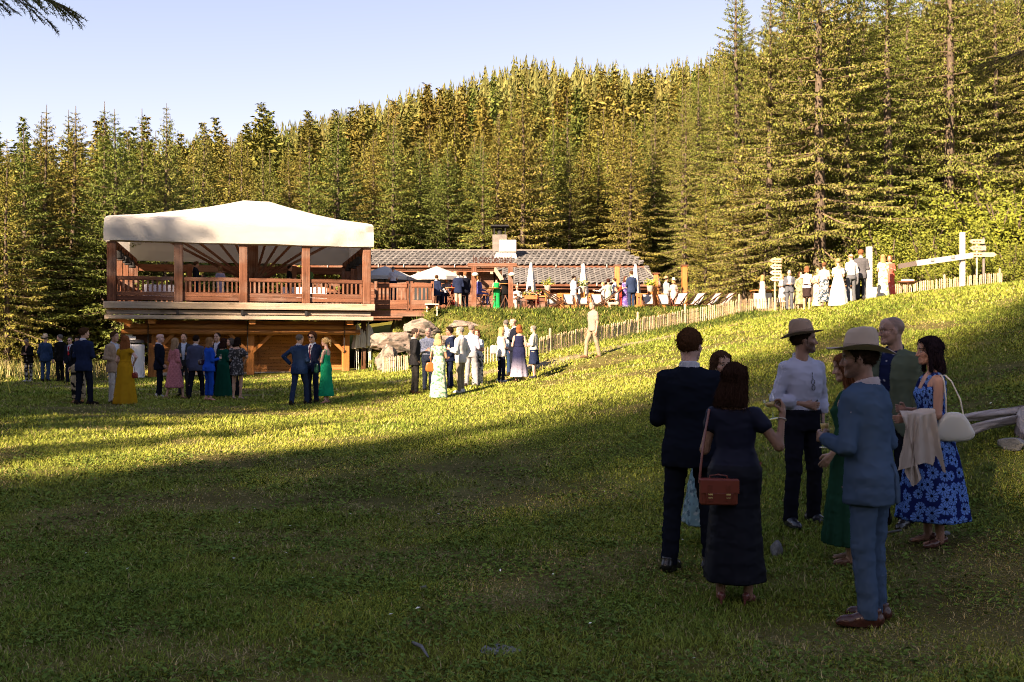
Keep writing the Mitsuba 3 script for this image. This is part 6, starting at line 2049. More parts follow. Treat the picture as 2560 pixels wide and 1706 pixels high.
# --- the group in the shade, near
k, w, J = person('man in dark navy suit seen from behind, nearest the left of the shaded group', 1.34, 7.5, 1.82, -18, 'm', 0, hair=('short', (.060, .028, .015)), skin=PINK, wear=suit(INK) + [('bow_tie', dict(col=BLACK))], arms=('front', 'slight'), head=(-16, 0), feet=-25, pose='wide', shoe=('flat', (.012, .011, .012)))
k, w, J = person('woman with long straight brown hair and pale blue flowered dress behind the navy dress', 1.77, 8.5, 1.68, 215, 'f', 0, hair=('long', (.055, .030, .018)), wear=[('dress', dict(col=floral((.15, .24, .27), [((.06, .10, .13), .60), ((.30, .36, .37), .66)], 26), hem=.20, flare=.33, sleeve='short', puff=.02))], arms=('clasp', 'clasp'), head=(-20, -4), shoe=('flat', (.2, .1, .07)))
er = put('earring', Mesh((.45, .35, .2)).tube(w([J['shL'] * 0 + np.array([.078 + .0, .02, 1.555]) + [.0, .022 * math.cos(a), .022 * math.sin(a)] for a in np.linspace(0, 6.3, 14)]), .0022, 5, caps=False), 'mat_gloss', k)
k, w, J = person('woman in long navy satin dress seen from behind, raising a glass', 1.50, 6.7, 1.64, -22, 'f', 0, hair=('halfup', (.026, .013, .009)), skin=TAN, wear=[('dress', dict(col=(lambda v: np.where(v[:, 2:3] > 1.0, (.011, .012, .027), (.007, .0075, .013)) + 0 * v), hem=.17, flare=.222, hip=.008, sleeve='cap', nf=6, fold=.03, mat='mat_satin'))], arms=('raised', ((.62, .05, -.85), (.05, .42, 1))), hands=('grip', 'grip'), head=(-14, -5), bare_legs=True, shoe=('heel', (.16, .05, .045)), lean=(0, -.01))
wine_glass(in_hand(w, J, 'R', .085, -.045) - [.02, -.01, .10], 'stemmed wine glass raised by the woman in the navy satin dress', (-.25, 0, 1), 1.0, False)
put('bracelet', Mesh((.5, .45, .38)).tube([w((J['wrR'] - J['foR'] * .03 + J['handR'] @ np.array([.030 * math.cos(a), .033 * math.sin(a), 0]))[None])[0] for a in np.linspace(0, 6.3, 15)], .004, 6, caps=False), 'mat_gloss', k)
# her satchel
SB = thing('satchel', 'red brown leather satchel with two buckled straps hanging behind the navy dress', 'handbag')
c = w(np.array([[-.085, -.185, .82]]))[0]
a = rotz(math.radians(-4))
L = (.16, .035, .022)
put('body', Mesh(L).box(c, (.245, .075, .165), a, bev=.012), 'mat_gloss', SB)
put('flap', Mesh((.19, .042, .028)).box(c + [0, -.043, .042], (.252, .010, .088), a, bev=.004).box(c + [0, -.003, .084], (.252, .085, .010), a, bev=.004), 'mat_gloss', SB)
put('pocket', Mesh((.14, .03, .018)).box(c + [0, -.042, -.038], (.185, .014, .075), a, bev=.005), 'mat_gloss', SB)
for sx in (-.058, .058):
    b = put('buckle_strap', Mesh((.15, .034, .022)).box(c + a @ np.array([sx, -.051, .0]), (.026, .006, .105), a), 'mat_gloss', SB)
    put('buckle', Mesh((.45, .32, .12)).box(c + a @ np.array([sx, -.056, -.008]), (.030, .004, .010), a).box(c + a @ np.array([sx, -.056, -.03]), (.030, .004, .006), a), 'mat_gloss', b)
put('handle', Mesh((.13, .03, .02)).tube([c + a @ np.array(q) for q in ((-.06, 0, .088), (-.055, 0, .108), (0, 0, .116), (.055, 0, .108), (.06, 0, .088))], .006, 7), 'mat_gloss', SB)
for q in (np.linspace(0, 1, 12),):
    s0, s1, top = c + a @ np.array([-.125, 0, .06]), c + a @ np.array([.125, .02, .06]), w(np.array([[-.168, -.085, 1.40]]))[0]
    put('shoulder_strap', Mesh((.17, .045, .028)).tube([s0 * (1 - t) + top * t + np.array([-.01, -.012, 0]) * math.sin(math.pi * t) for t in q], .0085, 7), 'mat_gloss', SB)
    e = w(np.array([[.185, .0, 1.02]]))[0]
    put('shoulder_strap', Mesh((.17, .045, .028)).tube([s1, s1 * .5 + e * .5 + [.02, -.01, 0], e], .0085, 7), 'mat_gloss', SB)
k, w, J = person('bearded man in white shirt and tan hat facing the group with a pen in hand', 2.70, 9.25, 1.83, -158, 'm', 0, hair=('short', (.030, .017, .011)), skin=(.30, .165, .115), beard=.8, wear=[('trousers', dict(col=(.011, .011, .017))), ('shirt', dict(col=(.40, .40, .50), sleeve='rolled', collar=True))], arms=('pocket', 'belly'), head=(58, 3), hands=('relaxed', 'grip'), hat=(.168, .105, (.34, .24, .18), 7), feet=0, pose='wide', shoe=('flat', (.014, .014, .02)))
put('hanging_glasses', Mesh(BLACK).tube(w([[.005 + .016 * math.cos(t), .150, 1.275 + .022 * math.sin(t)] for t in np.linspace(0, 6.3, 13)]), .0035, 5, caps=False).tube(w([[.002 + .016 * math.cos(t), .152, 1.225 + .022 * math.sin(t)] for t in np.linspace(0, 6.3, 13)]), .0035, 5, caps=False).tube(w([[.01, .15, 1.30], [.005, .14, 1.36]]), .003, 5), 'mat_gloss', k)
pn = numbered('pen')
h = in_hand(w, J, 'R', .08, -.05)
scene[pn] = mikit.ply(Mesh().tube([h + [-.035, .02, -.045], h + [.035, -.02, .05]], .0065, 8).get()[0], 'mat_metal_dark', smooth=True)
tag(pn, 'dark slim pen held by the man in the white shirt', 'pen')
k, w, J = person('woman with auburn hair and long green pleated dress half hidden by the blue suit', 2.55, 7.55, 1.62, 62, 'f', 0, hair=('longwavy', (.11, .042, .020)), wear=[('dress', dict(col=(.020, .062, .036), hem=.17, flare=.235, strap=.012, neck=1.28, nf=18, fold=.055))], arms=('slight', 'down'), head=(10, -8), bare_legs=True, shoe=('heel', (.16, .08, .05)))
k, w, J = person('man in blue suit and woven straw hat seen from behind, nearest the camera', 2.25, 6.25, 1.77, 44, 'm', 0, hair=('short', (.030, .018, .013)), skin=(.25, .14, .10), beard=.4, wear=suit((.058, .088, .145), (.42, .36, .38), vent=.03, hem=.75), arms=('front', 'slight'), hands=('grip', 'relaxed'), head=(28, -3), hat=(.185, .110, (.47, .37, .29), 6), lean=(0, .045), feet=22, shoe=('flat', (.055, .018, .013)), pose='stand')
wine_glass(in_hand(w, J, 'L', .080, -.04) - [0, 0, .075], 'champagne flute in the hand of the man in the blue suit', (0, 0, 1), 1.05)
k, w, J = person('bald man with glasses in grey green jacket behind the straw hat', 3.33, 8.7, 1.83, 128, 'm', 0, hair=None, shaved=(.10, .07, .055), skin=(.36, .215, .165), wear=[('trousers', dict(col=INK)), ('shirt', dict(col=floral((.012, .016, .05), [((.40, .40, .45), .76)], 48))), ('jacket', dict(col=(.080, .098, .070), v=.95, open=.05))], arms=('down', 'down'), head=(-38, -2), glasses=('clear', (.12, .05, .03)), shoe=('flat', (.02, .015, .012)))
DAISY_UV = lambda v: np.c_[np.arctan2(v[:, 0], v[:, 1]) * .27, v[:, 2]]


def daisy(p, n, uv):
    x, y = uv.x * 10.5, uv.y * 10.5
    best, ang, rnd = mi.Float(9), mi.Float(0), mi.Float(0)
    for a in (-1, 0, 1):
        for b in (-1, 0, 1):
            cx, cy = dr.floor(x) + a, dr.floor(y) + b
            dx, dy = x - cx - .25 - .5 * mikit.cell_rand(cx, cy, 1), y - cy - .25 - .5 * mikit.cell_rand(cx, cy, 2)
            d = dr.sqrt(dx * dx + dy * dy)
            nearer = d < best
            ang = dr.select(nearer, dr.atan2(dy, dx) + 6.28 * mikit.cell_rand(cx, cy, 3), ang)
            rnd = dr.select(nearer, mikit.cell_rand(cx, cy, 4), rnd)
            best = dr.minimum(best, d)
    pet = dr.abs(dr.sin(ang * 5.5))
    edge = .50 * (.72 + .28 * dr.sqrt(pet)) * (.85 + .3 * rnd)
    inside = (best < edge) & (pet > .22) & (best > .13)
    c = dr.select(inside, mi.Color3f(.085, .165, .42) * (.75 + .5 * pet), mi.Color3f(.010, .016, .085))
    return dr.select(best < .13, mi.Color3f(.006, .008, .03), c)


matte('mat_daisy', proc(daisy))
k, w, J = person('black haired woman in blue daisy print dress holding a beige jacket', 3.31, 7.85, 1.67, 84, 'f', 0, hair=('shoulder', (.010, .007, .010)), skin=(.33, .175, .125), wear=[('dress', dict(col=WHITE, mat='mat_daisy', uv=DAISY_UV, hem=.22, flare=.305, strap=.011, neck=1.30, nf=7, fold=.07))], arms=('fore', 'front'), hands=('grip', 'relaxed'), head=(4, -2), bare_legs=True, shoe=('heel', (.10, .045, .035)))
# the jacket over her arm and the tote on her shoulder
JK = thing('linen_jacket', 'crumpled beige linen jacket draped over the forearm of the woman in blue', 'jacket')
o = J['wrL'] * .45 + J['elL'] * .55


def drape(name, p0, p1, drop, seed, wd):
    """Cloth hung over the forearm from p0 to p1, with folds; two skins a finger apart."""
    nu, nv = 22, 26
    V = []
    for i in range(nu):
        u = i / (nu - 1)
        b = p0 * (1 - u) + p1 * u
        for j in range(nv):
            t = j / (nv - 1)
            a = (t - .32) * 3.4
            fold = .030 * math.sin(u * 9 + seed) * max(0, abs(t - .3)) + .014 * math.sin(u * 23 + 2 * seed + 4 * t)
            if abs(a) < 1.1:
                q = np.array([-math.sin(a) * .058, 0, math.cos(a) * .058])
            else:
                sg = 1 if a > 0 else -1
                q = np.array([-sg * (.052 + fold), 0, .026 - (abs(a) - 1.1) * drop * (1 + .12 * math.sin(u * 5 + seed)) * (1 if a > 0 else .8)])
            V.append(b + q + [0, (u - .5) * wd * max(0, abs(a) - 1.1), .012 * math.sin(t * 11 + u * 7 + seed)])
    V = np.array(V)
    i, j = np.meshgrid(np.arange(nu - 1), np.arange(nv - 1), indexing='ij')
    a = i * nv + j
    F = np.stack([a, a + nv, a + nv + 1, a + 1], -1).reshape(-1, 4)
    V = V + .012 * (meshkit.noise(V * 22 + seed, seed)[:, None] - .5)
    put(name, (w(V), F), 'mat_vc', JK, smooth=True, color=np.tile([.46, .385, .33], (len(V), 1)) * (.92 + .16 * meshkit.noise(V * 60, 2)[:, None]))


drape('jacket_body', J['elL'] * .85 + J['wrL'] * .15, J['wrL'] + J['foL'] * .02, .36, 2, .12)
drape('sleeve', J['elL'] * .45 + J['wrL'] * .55, J['wrL'] + J['foL'] * .07, .43, 5, -.25)
cz = w((o + [.0, .03, -.10])[None])[0]
TB = thing('tote_bag', 'white leather tote bag hanging from the shoulder of the woman in blue', 'handbag')
m = trimesh.creation.icosphere(3)
v = np.array(m.vertices)
v = np.sign(v) * np.abs(v) ** np.array([.6, .6, .5])
v = v * np.array([.045, .165, .12])
v[:, 1] *= 1 - 3.2 * np.clip(v[:, 2] + .05, 0, 1)
tv = w(v + np.array([-.20, -.11, 1.00]))
put('body', (tv, m.faces), 'mat_gloss', TB, smooth=True, color=np.tile([.42, .41, .38], (len(v), 1)))
for q in (-.05, -.19):
    put('handle', Mesh((.42, .40, .36)).tube(w([[-.205, q, 1.06], [-.20, q * .8 - .01, 1.22], [-.185, q * .4 - .02, 1.37], [-.155, q * .2 - .02, 1.415], [-.12, q * .2 - .02, 1.415]]), .006, 7), 'mat_gloss', TB)

# --- guests on the left, in front of the pavilion
person('man in black jacket and flowered trousers bent over his phone at the forest edge', -18.45, 38, 1.62, 170, 'm', 1, hair=('crop', GREY), skin=TAN, wear=[('trousers', dict(col=floral((.02, .02, .02), [((.40, .38, .36), .55)], 14))), ('jacket', dict(col=BLACK, v=1.2))], arms=('front', 'front'), lean=(0, .09), head=(0, -28), shoe=('flat', (.4, .4, .4)))
person('man in blue denim and pale hat seen from behind at the forest edge', -17.81, 38, 1.76, 5, 'm', 1, hair=('crop', GREY), wear=[('trousers', dict(col=(.030, .055, .12))), ('jacket', dict(col=(.022, .042, .095), front=False))], arms=('slight', 'down'), hat=(.165, .10, (.36, .31, .25), 4))
person('man in black suit with grey hair turned left, between the denim man and sunglasses', -17.02, 37.5, 1.78, 60, 'm', 1, hair=('short', GREY), skin=PINK, wear=suit(BLACK), arms=('down', 'down'), head=(25, 0))
person('man with sunglasses and red tie facing the camera at the forest edge', -16.42, 37, 1.68, 175, 'm', 1, hair=('crop', GREY), skin=PINK, wear=suit(INK, tie=(.30, .015, .02)), glasses=('sun', BLACK), arms=('down', 'down'))
k, w, J = person('woman in black and cream flowered trousers hidden behind the tall navy suit', -10.97, 25.2, 1.70, 172, 'f', 1, hair=('bob', DK), wear=[('trousers', dict(col=floral((.42, .34, .22), [((.012, .012, .012), .56)], 8, 3), w=1.35, hem=.10)), ('top', dict(col=BLACK, sleeve='long', hem=.86))], arms=('slight', 'slight'), shoe=('heel', (.28, .13, .04)), bare_legs=True)
person('tall brown haired man in navy suit seen from behind, leftmost on the lawn', -10.45, 24.3, 1.86, -12, 'm', 1, hair=('side', BR), wear=suit(NAVY, trousers=INK), arms=('front', 'front'), head=(-35, 0), feet=-20, pose='wide')
k, w, J = person('man in beige jacket and pale trousers facing the woman in mustard', -9.95, 24.9, 1.78, -115, 'm', 1, hair=('side', BR), skin=SK, wear=suit((.30, .215, .155), (.36, .38, .44), trousers=(.44, .41, .39), v=.95), arms=('hip', 'belly'), head=(0, 0), shoe=('flat', (.05, .03, .02)))
bag('clutch_bag', in_hand(w, J, 'R', .08, -.06) - [0, 0, .03], (.24, .08, .12), 20, 'black clutch held at the waist by the man in the beige jacket', BLACK)
k, w, J = person('woman in mustard yellow jumpsuit seen from behind with a hand on her hip', -9.40, 24.2, 1.70, -8, 'f', 1, hair=('longwavy', (.15, .055, .022)), skin=PINK, wear=[('dress', dict(col=(.30, .165, .010), hem=.02, flare=.29, waist=1.08, sleeve='cap', nf=5, fold=.09, belt=(.25, .135, .008)))], arms=('slight', 'hip'), head=(12, 0))
bag('purse', w(np.array([[.27, -.02, .74]]))[0], (.14, .07, .15), 0, 'small dark red purse hanging beside the mustard jumpsuit', (.14, .02, .018), [w(np.array([[.27, -.02, .81]]))[0], w(np.array([[.24, -.03, 1.0]]))[0], w(np.array([[.20, -.04, 1.2]]))[0]])
person('bald man with glasses in black suit and white sneakers', -9.88, 27.9, 1.78, -72, 'm', 1, hair=None, skin=PINK, wear=suit(INK), glasses=('clear', BLACK), arms=('down', 'slight'), head=(0, 0), shoe=('flat', (.50, .50, .50)), feet=-10)
k, w, J = person('woman with long ash blonde hair in pink patterned midi dress', -9.25, 27.3, 1.70, -42, 'f', 1, hair=('longwavy', (.22, .145, .085)), wear=[('dress', dict(col=weave((.40, .165, .185), (.30, .105, .12), 95), hem=.32, flare=.27, sleeve='long', puff=.020, nf=6, fold=.04))], arms=('slight', 'clasp'), bare_legs=True, shoe=('heel', (.28, .15, .10)), pose='step')
person('bearded man in dark blazer and open pale shirt facing the camera', -9.52, 28.9, 1.80, 188, 'm', 1, hair=('short', BR), beard=.6, wear=suit((.030, .032, .036), (.38, .42, .50), v=.98, open=.03), arms=('glass', 'front'), hands=('grip', 'relaxed'))
person('man in slate blue blazer seen from behind next to the royal blue suit', -8.76, 27.6, 1.75, -8, 'm', 1, hair=('short', DK), wear=suit((.055, .065, .115), trousers=INK), arms=('down', 'front'), pose='step')
k, w, J = person('woman in royal blue trouser suit turned to the right with a glass', -8.09, 26.6, 1.72, -50, 'f', 1, hair=('shoulder', (.17, .095, .045)), wear=[('trousers', dict(col=(.012, .050, .30), w=.95, hem=.14)), ('jacket', dict(col=(.014, .058, .36), hem=.80))], arms=('raised', 'glass'), hands=('grip', 'grip'), bare_legs=True, shoe=('heel', (.5, .25, .2)))
wine_glass(in_hand(w, J, 'R', .08, -.05) - [0, 0, .08], 'white wine glass held by the woman in royal blue', (0, 0, 1), 1.0, False)
bag('shoulder_bag', w(np.array([[-.20, -.12, 1.05]]))[0], (.10, .20, .16), -50, 'small dark bag behind the royal blue jacket', (.035, .012, .012), [w(np.array([[-.2, -.12, 1.12]]))[0], w(np.array([[-.16, -.06, 1.42]]))[0]])
person('dark haired man mostly hidden behind the royal blue suit', -8.58, 29, 1.82, 170, 'm', 1, hair=('short', DK), wear=suit(INK), arms=('down', 'down'))
k, w, J = person('dark haired woman in bottle green dress seen from behind, right of the royal blue suit', -8.09, 27.9, 1.70, -30, 'f', 1, hair=('shoulder', (.022, .011, .009)), wear=[('dress', dict(col=(.006, .048, .032), hem=.04, flare=.27, sleeve='long'))], arms=('front', 'glass'), hands=('relaxed', 'grip'))
wine_glass(in_hand(w, J, 'R', .08, -.05) - [0, 0, .08], 'white wine glass held by the woman in bottle green', (0, 0, 1), 1.0, False)
person('woman with greying hair in black dress facing left behind the glitter dress', -7.98, 28.3, 1.70, 125, 'f', 1, hair=('bob', (.045, .04, .038)), skin=PINK, wear=[('dress', dict(col=BLACK, hem=.04, flare=.27, sleeve='none'))], arms=('slight', 'front'))
person('woman with black bob in short glittering grey dress seen from behind', -7.45, 27.0, 1.70, -12, 'f', 1, hair=('bob', DK), wear=[('dress', dict(col=glitter((.035, .034, .036), (.30, .29, .30)), hem=.66, flare=.20, hip=.008, sleeve='short', puff=.035, nf=5, fold=.03))], arms=('front', 'hip'), bare_legs=True, shoe=('heel', (.45, .32, .26)))
person('grey haired man in blue suit seen from behind, left of the emerald dress', -5.36, 25.1, 1.77, -18, 'm', 1, hair=('crop', (.10, .085, .075)), wear=suit((.018, .035, .085), trousers=(.022, .034, .075), vent=.0), arms=('hip', 'front'), head=(-15, 0), pose='step', wide=1.06)
person('man with wavy hair, sunglasses and striped tie in navy suit', -5.19, 25.9, 1.81, 158, 'm', 1, hair=('curly', (.055, .024, .014)), wear=suit(NAVY, (.44, .46, .52), tie=(.12, .03, .05)), glasses=('sun', (.1, .02, .02)), arms=('behind', 'down'), head=(12, 0))
k, w, J = person('woman with blonde ponytail in emerald green dress, arms crossed', -4.73, 25.3, 1.70, 72, 'f', 1, hair=('pony', (.26, .18, .085)), skin=PINK, wear=[('dress', dict(col=(.010, .200, .105), hem=.20, flare=.215, strap=.012, neck=1.27, nf=6, fold=.06))], arms=('crossed', 'crossed'), bare_legs=True, shoe=('heel', (.40, .22, .17)))
bag('clutch_bag', w(np.array([[-.16, .19, .93]]))[0], (.06, .12, .24), 60, 'dark green clutch under the arm of the woman in emerald', (.010, .05, .035))

# --- guests in the middle, in front of the bank
person('bearded man in charcoal suit turned right, leftmost of the middle group', -2.64, 27.1, 1.78, -72, 'm', 1, hair=('short', (.045, .032, .028)), beard=.55, wear=suit((.022, .022, .025), trousers=(.028, .027, .027)), arms=('down', 'pocket'), head=(-10, 0), shoe=('flat', (.04, .02, .012)))
person('older man in pale blue shirt facing the group beside the boulders', -2.39, 28.3, 1.80, 200, 'm', 1, hair=('fringe', (.22, .21, .20)), skin=PINK, wear=[('trousers', dict(col=(.035, .045, .075))), ('shirt', dict(col=(.29, .33, .46)))], arms=('down', 'front'), head=(-30, 0))
k, w, J = person('blonde woman in long green leaf print dress seen from behind', -1.88, 25.5, 1.68, 8, 'f', 1, hair=('shoulder', (.30, .215, .11)), skin=TAN, wear=[('dress', dict(col=floral((.40, .44, .38), [((.07, .17, .10), .56), ((.20, .32, .22), .62), ((.42, .24, .20), .74)], 20, 2), hem=.02, flare=.245, sleeve='cap', nf=5, fold=.05))], arms=('slight', 'front'), head=(-20, 0))
bag('saddle_bag', w(np.array([[-.235, -.07, .84]]))[0], (.22, .09, .25), 10, 'cognac leather saddle bag on the hip of the leaf print dress', (.24, .085, .022), [w(np.array([[-.22, -.07, .95]]))[0], w(np.array([[-.20, -.09, 1.2]]))[0], w(np.array([[-.13, -.06, 1.42]]))[0]])
person('dark haired man in navy suit facing left behind the khaki trousers', -1.79, 28.8, 1.76, 100, 'm', 1, hair=('side', DK), skin=TAN, wear=suit(NAVY), arms=('pocket', 'down'))
k, w, J = person('grey haired man in loose white shirt and khaki trousers holding a glass', -1.37, 26.5, 1.76, 62, 'm', 1, hair=('crop', (.16, .15, .14)), skin=PINK, wear=[('trousers', dict(col=(.17, .15, .105))), ('shirt', dict(col=(.42, .42, .44), sleeve='rolled', hem=.80, th=.014))], arms=('glass', 'pocket'), hands=('grip', 'relaxed'), shoe=('flat', (.48, .47, .45)), head=(20, 0))
wine_glass(in_hand(w, J, 'L', .08, -.05) - [0, 0, .07], 'champagne flute held out by the man in the white shirt and khaki', (0, 0, 1), 1.1)
person('man in pale lilac shirt and grey trousers seen from behind', -1.16, 28.4, 1.78, -25, 'm', 1, hair=('crop', (.15, .12, .11)), skin=(.38, .20, .16), wear=[('trousers', dict(col=(.22, .225, .25))), ('shirt', dict(col=(.34, .335, .43)))], arms=('front', 'front'), pose='wide')
person('woman with short brown hair and black and white patterned trousers', -1.01, 29.0, 1.66, 165, 'f', 1, hair=('bob', (.075, .03, .018)), skin=(.38, .20, .15), wear=[('trousers', dict(col=floral((.42, .42, .40), [((.04, .05, .06), .54)], 17, 4), w=1.25)), ('top', dict(col=floral((.36, .42, .48), [((.42, .30, .32), .62)], 15), sleeve='short'))], arms=('crossed', 'slight'), shoe=('flat', (.4, .4, .4)))
k, w, J = person('woman with long blonde hair, white sleeveless top and dark jeans', -0.32, 30, 1.68, -62, 'f', 1, hair=('longwavy', (.28, .185, .09)), skin=PINK, wear=[('trousers', dict(col=(.012, .015, .03), w=.9)), ('top', dict(col=(.48, .48, .47), hem=.80, th=.012))], arms=('fore', 'crossed'), shoe=('flat', (.5, .5, .5)), feet=-30)
bag('shoulder_bag', w(np.array([[-.24, -.14, 1.02]]))[0], (.10, .26, .28), -60, 'pale grey bag under the arm of the blonde woman in the white top', (.36, .35, .35), [w(np.array([[-.22, -.12, 1.12]]))[0], w(np.array([[-.15, -.03, 1.41]]))[0]])
person('grey haired man in light blue shirt and jeans behind the blonde woman', -0.19, 31.5, 1.76, 12, 'm', 1, hair=('crop', GREY), wear=[('trousers', dict(col=(.020, .036, .08))), ('shirt', dict(col=(.34, .42, .48), hem=.84))], arms=('down', 'front'))
person('balding man in black suit facing left behind the dip dyed dress', 0.05, 31.2, 1.80, 102, 'm', 1, hair=('fringe', (.20, .12, .09)), skin=(.42, .21, .17), wear=suit(INK), arms=('glass', 'down'))
person('red haired woman in navy to lilac dip dyed long dress seen from behind', 0.21, 28.9, 1.68, 2, 'f', 1, hair=('bob', (.16, .06, .022)), skin=PINK, wear=[('dress', dict(col=ombre((.014, .016, .045), (.34, .32, .42), .16, .78), hem=.14, flare=.27, nf=10, fold=.07, sleeve='none', belt=(.008, .009, .02)))], arms=('front', 'front'), bare_legs=True, shoe=('heel', (.05, .03, .03)))
person('woman with short grey hair, lace top and navy skirt facing left', 0.66, 30.1, 1.62, 72, 'f', 1, hair=('crop', (.13, .12, .11)), skin=PINK, wear=[('skirt', dict(col=NAVY, hem=.46, flare=.20, nf=16, fold=.03)), ('top', dict(col=floral((.42, .42, .38), [((.22, .23, .19), .58)], 40), sleeve='long', hem=.92, th=.008))], arms=('front', 'fore'), glasses=('clear', BLACK), bare_legs=True, shoe=('flat', (.02, .02, .03)), wide=1.08)
person('grey haired man in beige shirt and trousers walking down the dirt track', 2.58, 31.8, 1.78, 118, 'm', 1, hair=('crop', GREY), skin=(.38, .215, .155), wear=[('trousers', dict(col=(.22, .18, .13))), ('shirt', dict(col=(.25, .20, .17), sleeve='short', hem=.84, th=.012))], arms=('down', 'down'), pose='step', shoe=('flat', (.12, .07, .04)), head=(10, 0))

# --- the group round the bride
person('woman in white top and short black skirt left of the bride', 10.84, 36.6, 1.66, -40, 'f', 1, hair=('bob', (.15, .07, .035)), wear=[('skirt', dict(col=(.03, .02, .02), hem=.52, flare=.17, nf=5, fold=.02)), ('dress', dict(col=(.55, .54, .52), hem=.86, waist=1.05, flare=.175, sleeve='cap', fold=.02))], arms=('hip', 'front'), bare_legs=True, shoe=('heel', (.45, .38, .33)))
person('woman in dark flowered skirt and pale top just left of the bride', 11.35, 36.2, 1.66, -20, 'f', 1, hair=('updo', (.12, .06, .03)), wear=[('skirt', dict(col=floral((.38, .38, .36), [((.025, .04, .06), .50)], 16), hem=.20, flare=.235)), ('top', dict(col=(.44, .38, .33), sleeve='short'))], arms=('slight', 'glass'), bare_legs=True, shoe=('flat', (.1, .06, .05)))
person('bride in long white wedding gown with flowers in her hair, seen from behind', 11.40, 34.8, 1.70, 6, 'f', 1, hair=('updo', (.30, .19, .09)), skin=PINK, wear=[('dress', dict(col=(.62, .61, .59), hem=.0, flare=.345, sleeve='short', puff=.018, nf=6, fold=.05, neck=1.34))], arms=('front', 'front'))
k, w, J = person('bald man in white shirt and grey trousers beside the bride, jacket in hand', 12.06, 35.4, 1.74, 18, 'm', 1, hair=('fringe', (.20, .12, .08)), skin=(.45, .25, .18), wear=[('trousers', dict(col=(.10, .105, .12))), ('shirt', dict(col=(.55, .54, .53)))], arms=('front', 'slight'), pose='wide')
bag('folded_jacket', w(np.array([[.25, .04, .92]]))[0], (.10, .20, .52), 10, 'grey jacket hanging over the arm of the bald man in the white shirt', (.12, .12, .135), None, 'jacket', -.15)
person('tall man in grey suit seen from behind, right of the bride', 12.65, 36.1, 1.86, -22, 'm', 1, hair=('side', (.16, .07, .03)), wear=suit((.075, .075, .085), trousers=(.04, .042, .05)), arms=('pocket', 'front'))
person('woman in long white flowered dress beside the white post', 14.16, 38, 1.70, -10, 'f', 1, hair=('long', (.28, .17, .08)), wear=[('dress', dict(col=floral((.58, .55, .47), [((.30, .32, .14), .60), ((.50, .36, .22), .68)], 13), hem=.05, flare=.25, sleeve='short'))], arms=('front', 'front'))
person('woman in coral red dress half hidden at the white post', 14.87, 39.2, 1.70, 150, 'f', 1, hair=('bob', (.17, .07, .03)), wear=[('dress', dict(col=floral((.50, .085, .06), [((.55, .25, .20), .66)], 15), hem=.08, flare=.24, sleeve='short'))], arms=('glass', 'slight'))
person('man in dark suit and pale tie facing the camera behind the fence', 12.26, 44.0, 1.80, 165, 'm', 2, hair=('crop', GREY), skin=PINK, wear=suit((.08, .085, .10), tie=(.35, .38, .45)), arms=('front', 'front'))
person('woman in pale dress seen at the picnic table behind the signpost', 12.48, 46.0, 1.62, 120, 'f', 2, hair=('bob', BLD), wear=[('dress', dict(col=(.46, .44, .42), hem=.30, flare=.24, sleeve='short'))], arms=('front', 'front'))
person('woman in light blue flowered dress at the forest edge left of the signpost', 11.47, 45.6, 1.68, -70, 'f', 2, hair=('long', BLD), wear=[('dress', dict(col=floral((.36, .43, .45), [((.50, .48, .42), .55)], 12), hem=.08, flare=.26))], arms=('fore', 'front'))
person('woman in flowered jacket half hidden behind the white top', 12.15, 42.0, 1.72, -160, 'f', 2, hair=('bob', BR), wear=[('dress', dict(col=floral((.30, .26, .16), [((.14, .17, .08), .55)], 14), hem=.30, flare=.22, sleeve='long'))], arms=('front', 'slight'))
person('woman in pale patterned dress hidden between the black skirt and the bride', 12.59, 41.0, 1.70, 170, 'f', 2, hair=('updo', BLD), wear=[('dress', dict(col=floral((.45, .40, .33), [((.25, .28, .14), .60)], 14), hem=.1, flare=.24, sleeve='short'))], arms=('slight', 'front'))

# --- guests on the terrace
ter = dict(z=TZ)
person('man in navy suit on a bar stool, seen from behind under the parasol', -3.63, 47.9, 1.78, -25, 'm', 2, hair=('short', BR), wear=suit(NAVY), sit=.84, arms=('front', 'front'), **ter)
person('man with sunglasses seated at the bar table, facing the camera', -3.22, 48.9, 1.76, 160, 'm', 2, hair=('short', BR), wear=[('trousers', dict(col=NAVY)), ('shirt', dict(col=(.30, .34, .42)))], sit=.82, glasses=('sun', BLACK), arms=('front', 'glass'), **ter)
person('man in navy blazer and beige trousers standing at the bar table', -2.57, 47.6, 1.82, -5, 'm', 2, hair=('crop', BR), wear=suit(NAVY, trousers=(.34, .29, .22)), arms=('front', 'front'), **ter)
person('man in black suit standing at the left gate post', -2.25, 47.9, 1.84, 30, 'm', 2, hair=('side', (.14, .07, .035)), wear=suit(INK), arms=('front', 'down'), **ter)
person('person in red dress hidden behind the beige trousers', -2.84, 48.7, 1.60, 150, 'f', 2, hair=('bob', BR), wear=[('dress', dict(col=(.36, .012, .015), hem=.05, flare=.24))], arms=('front', 'front'), **ter)
person('man in purple blue suit on a stool inside the gate', -1.60, 47.9, 1.76, -60, 'm', 2, hair=('side', (.22, .10, .035)), wear=suit((.075, .085, .30)), sit=.80, arms=('front', 'fore'), **ter)
person('woman in bright green dress standing inside the gate', -0.75, 48.1, 1.68, 12, 'f', 2, hair=('updo', BR), wear=[('dress', dict(col=(.015, .28, .075), hem=.04, flare=.215))], arms=('front', 'front'), **ter)
person('man in black with grey hair leaning at the tall table by the right gate post', -0.35, 48.2, 1.76, 20, 'm', 2, hair=('side', GREY), wear=suit(BLACK), arms=('glass', 'down'), **ter)
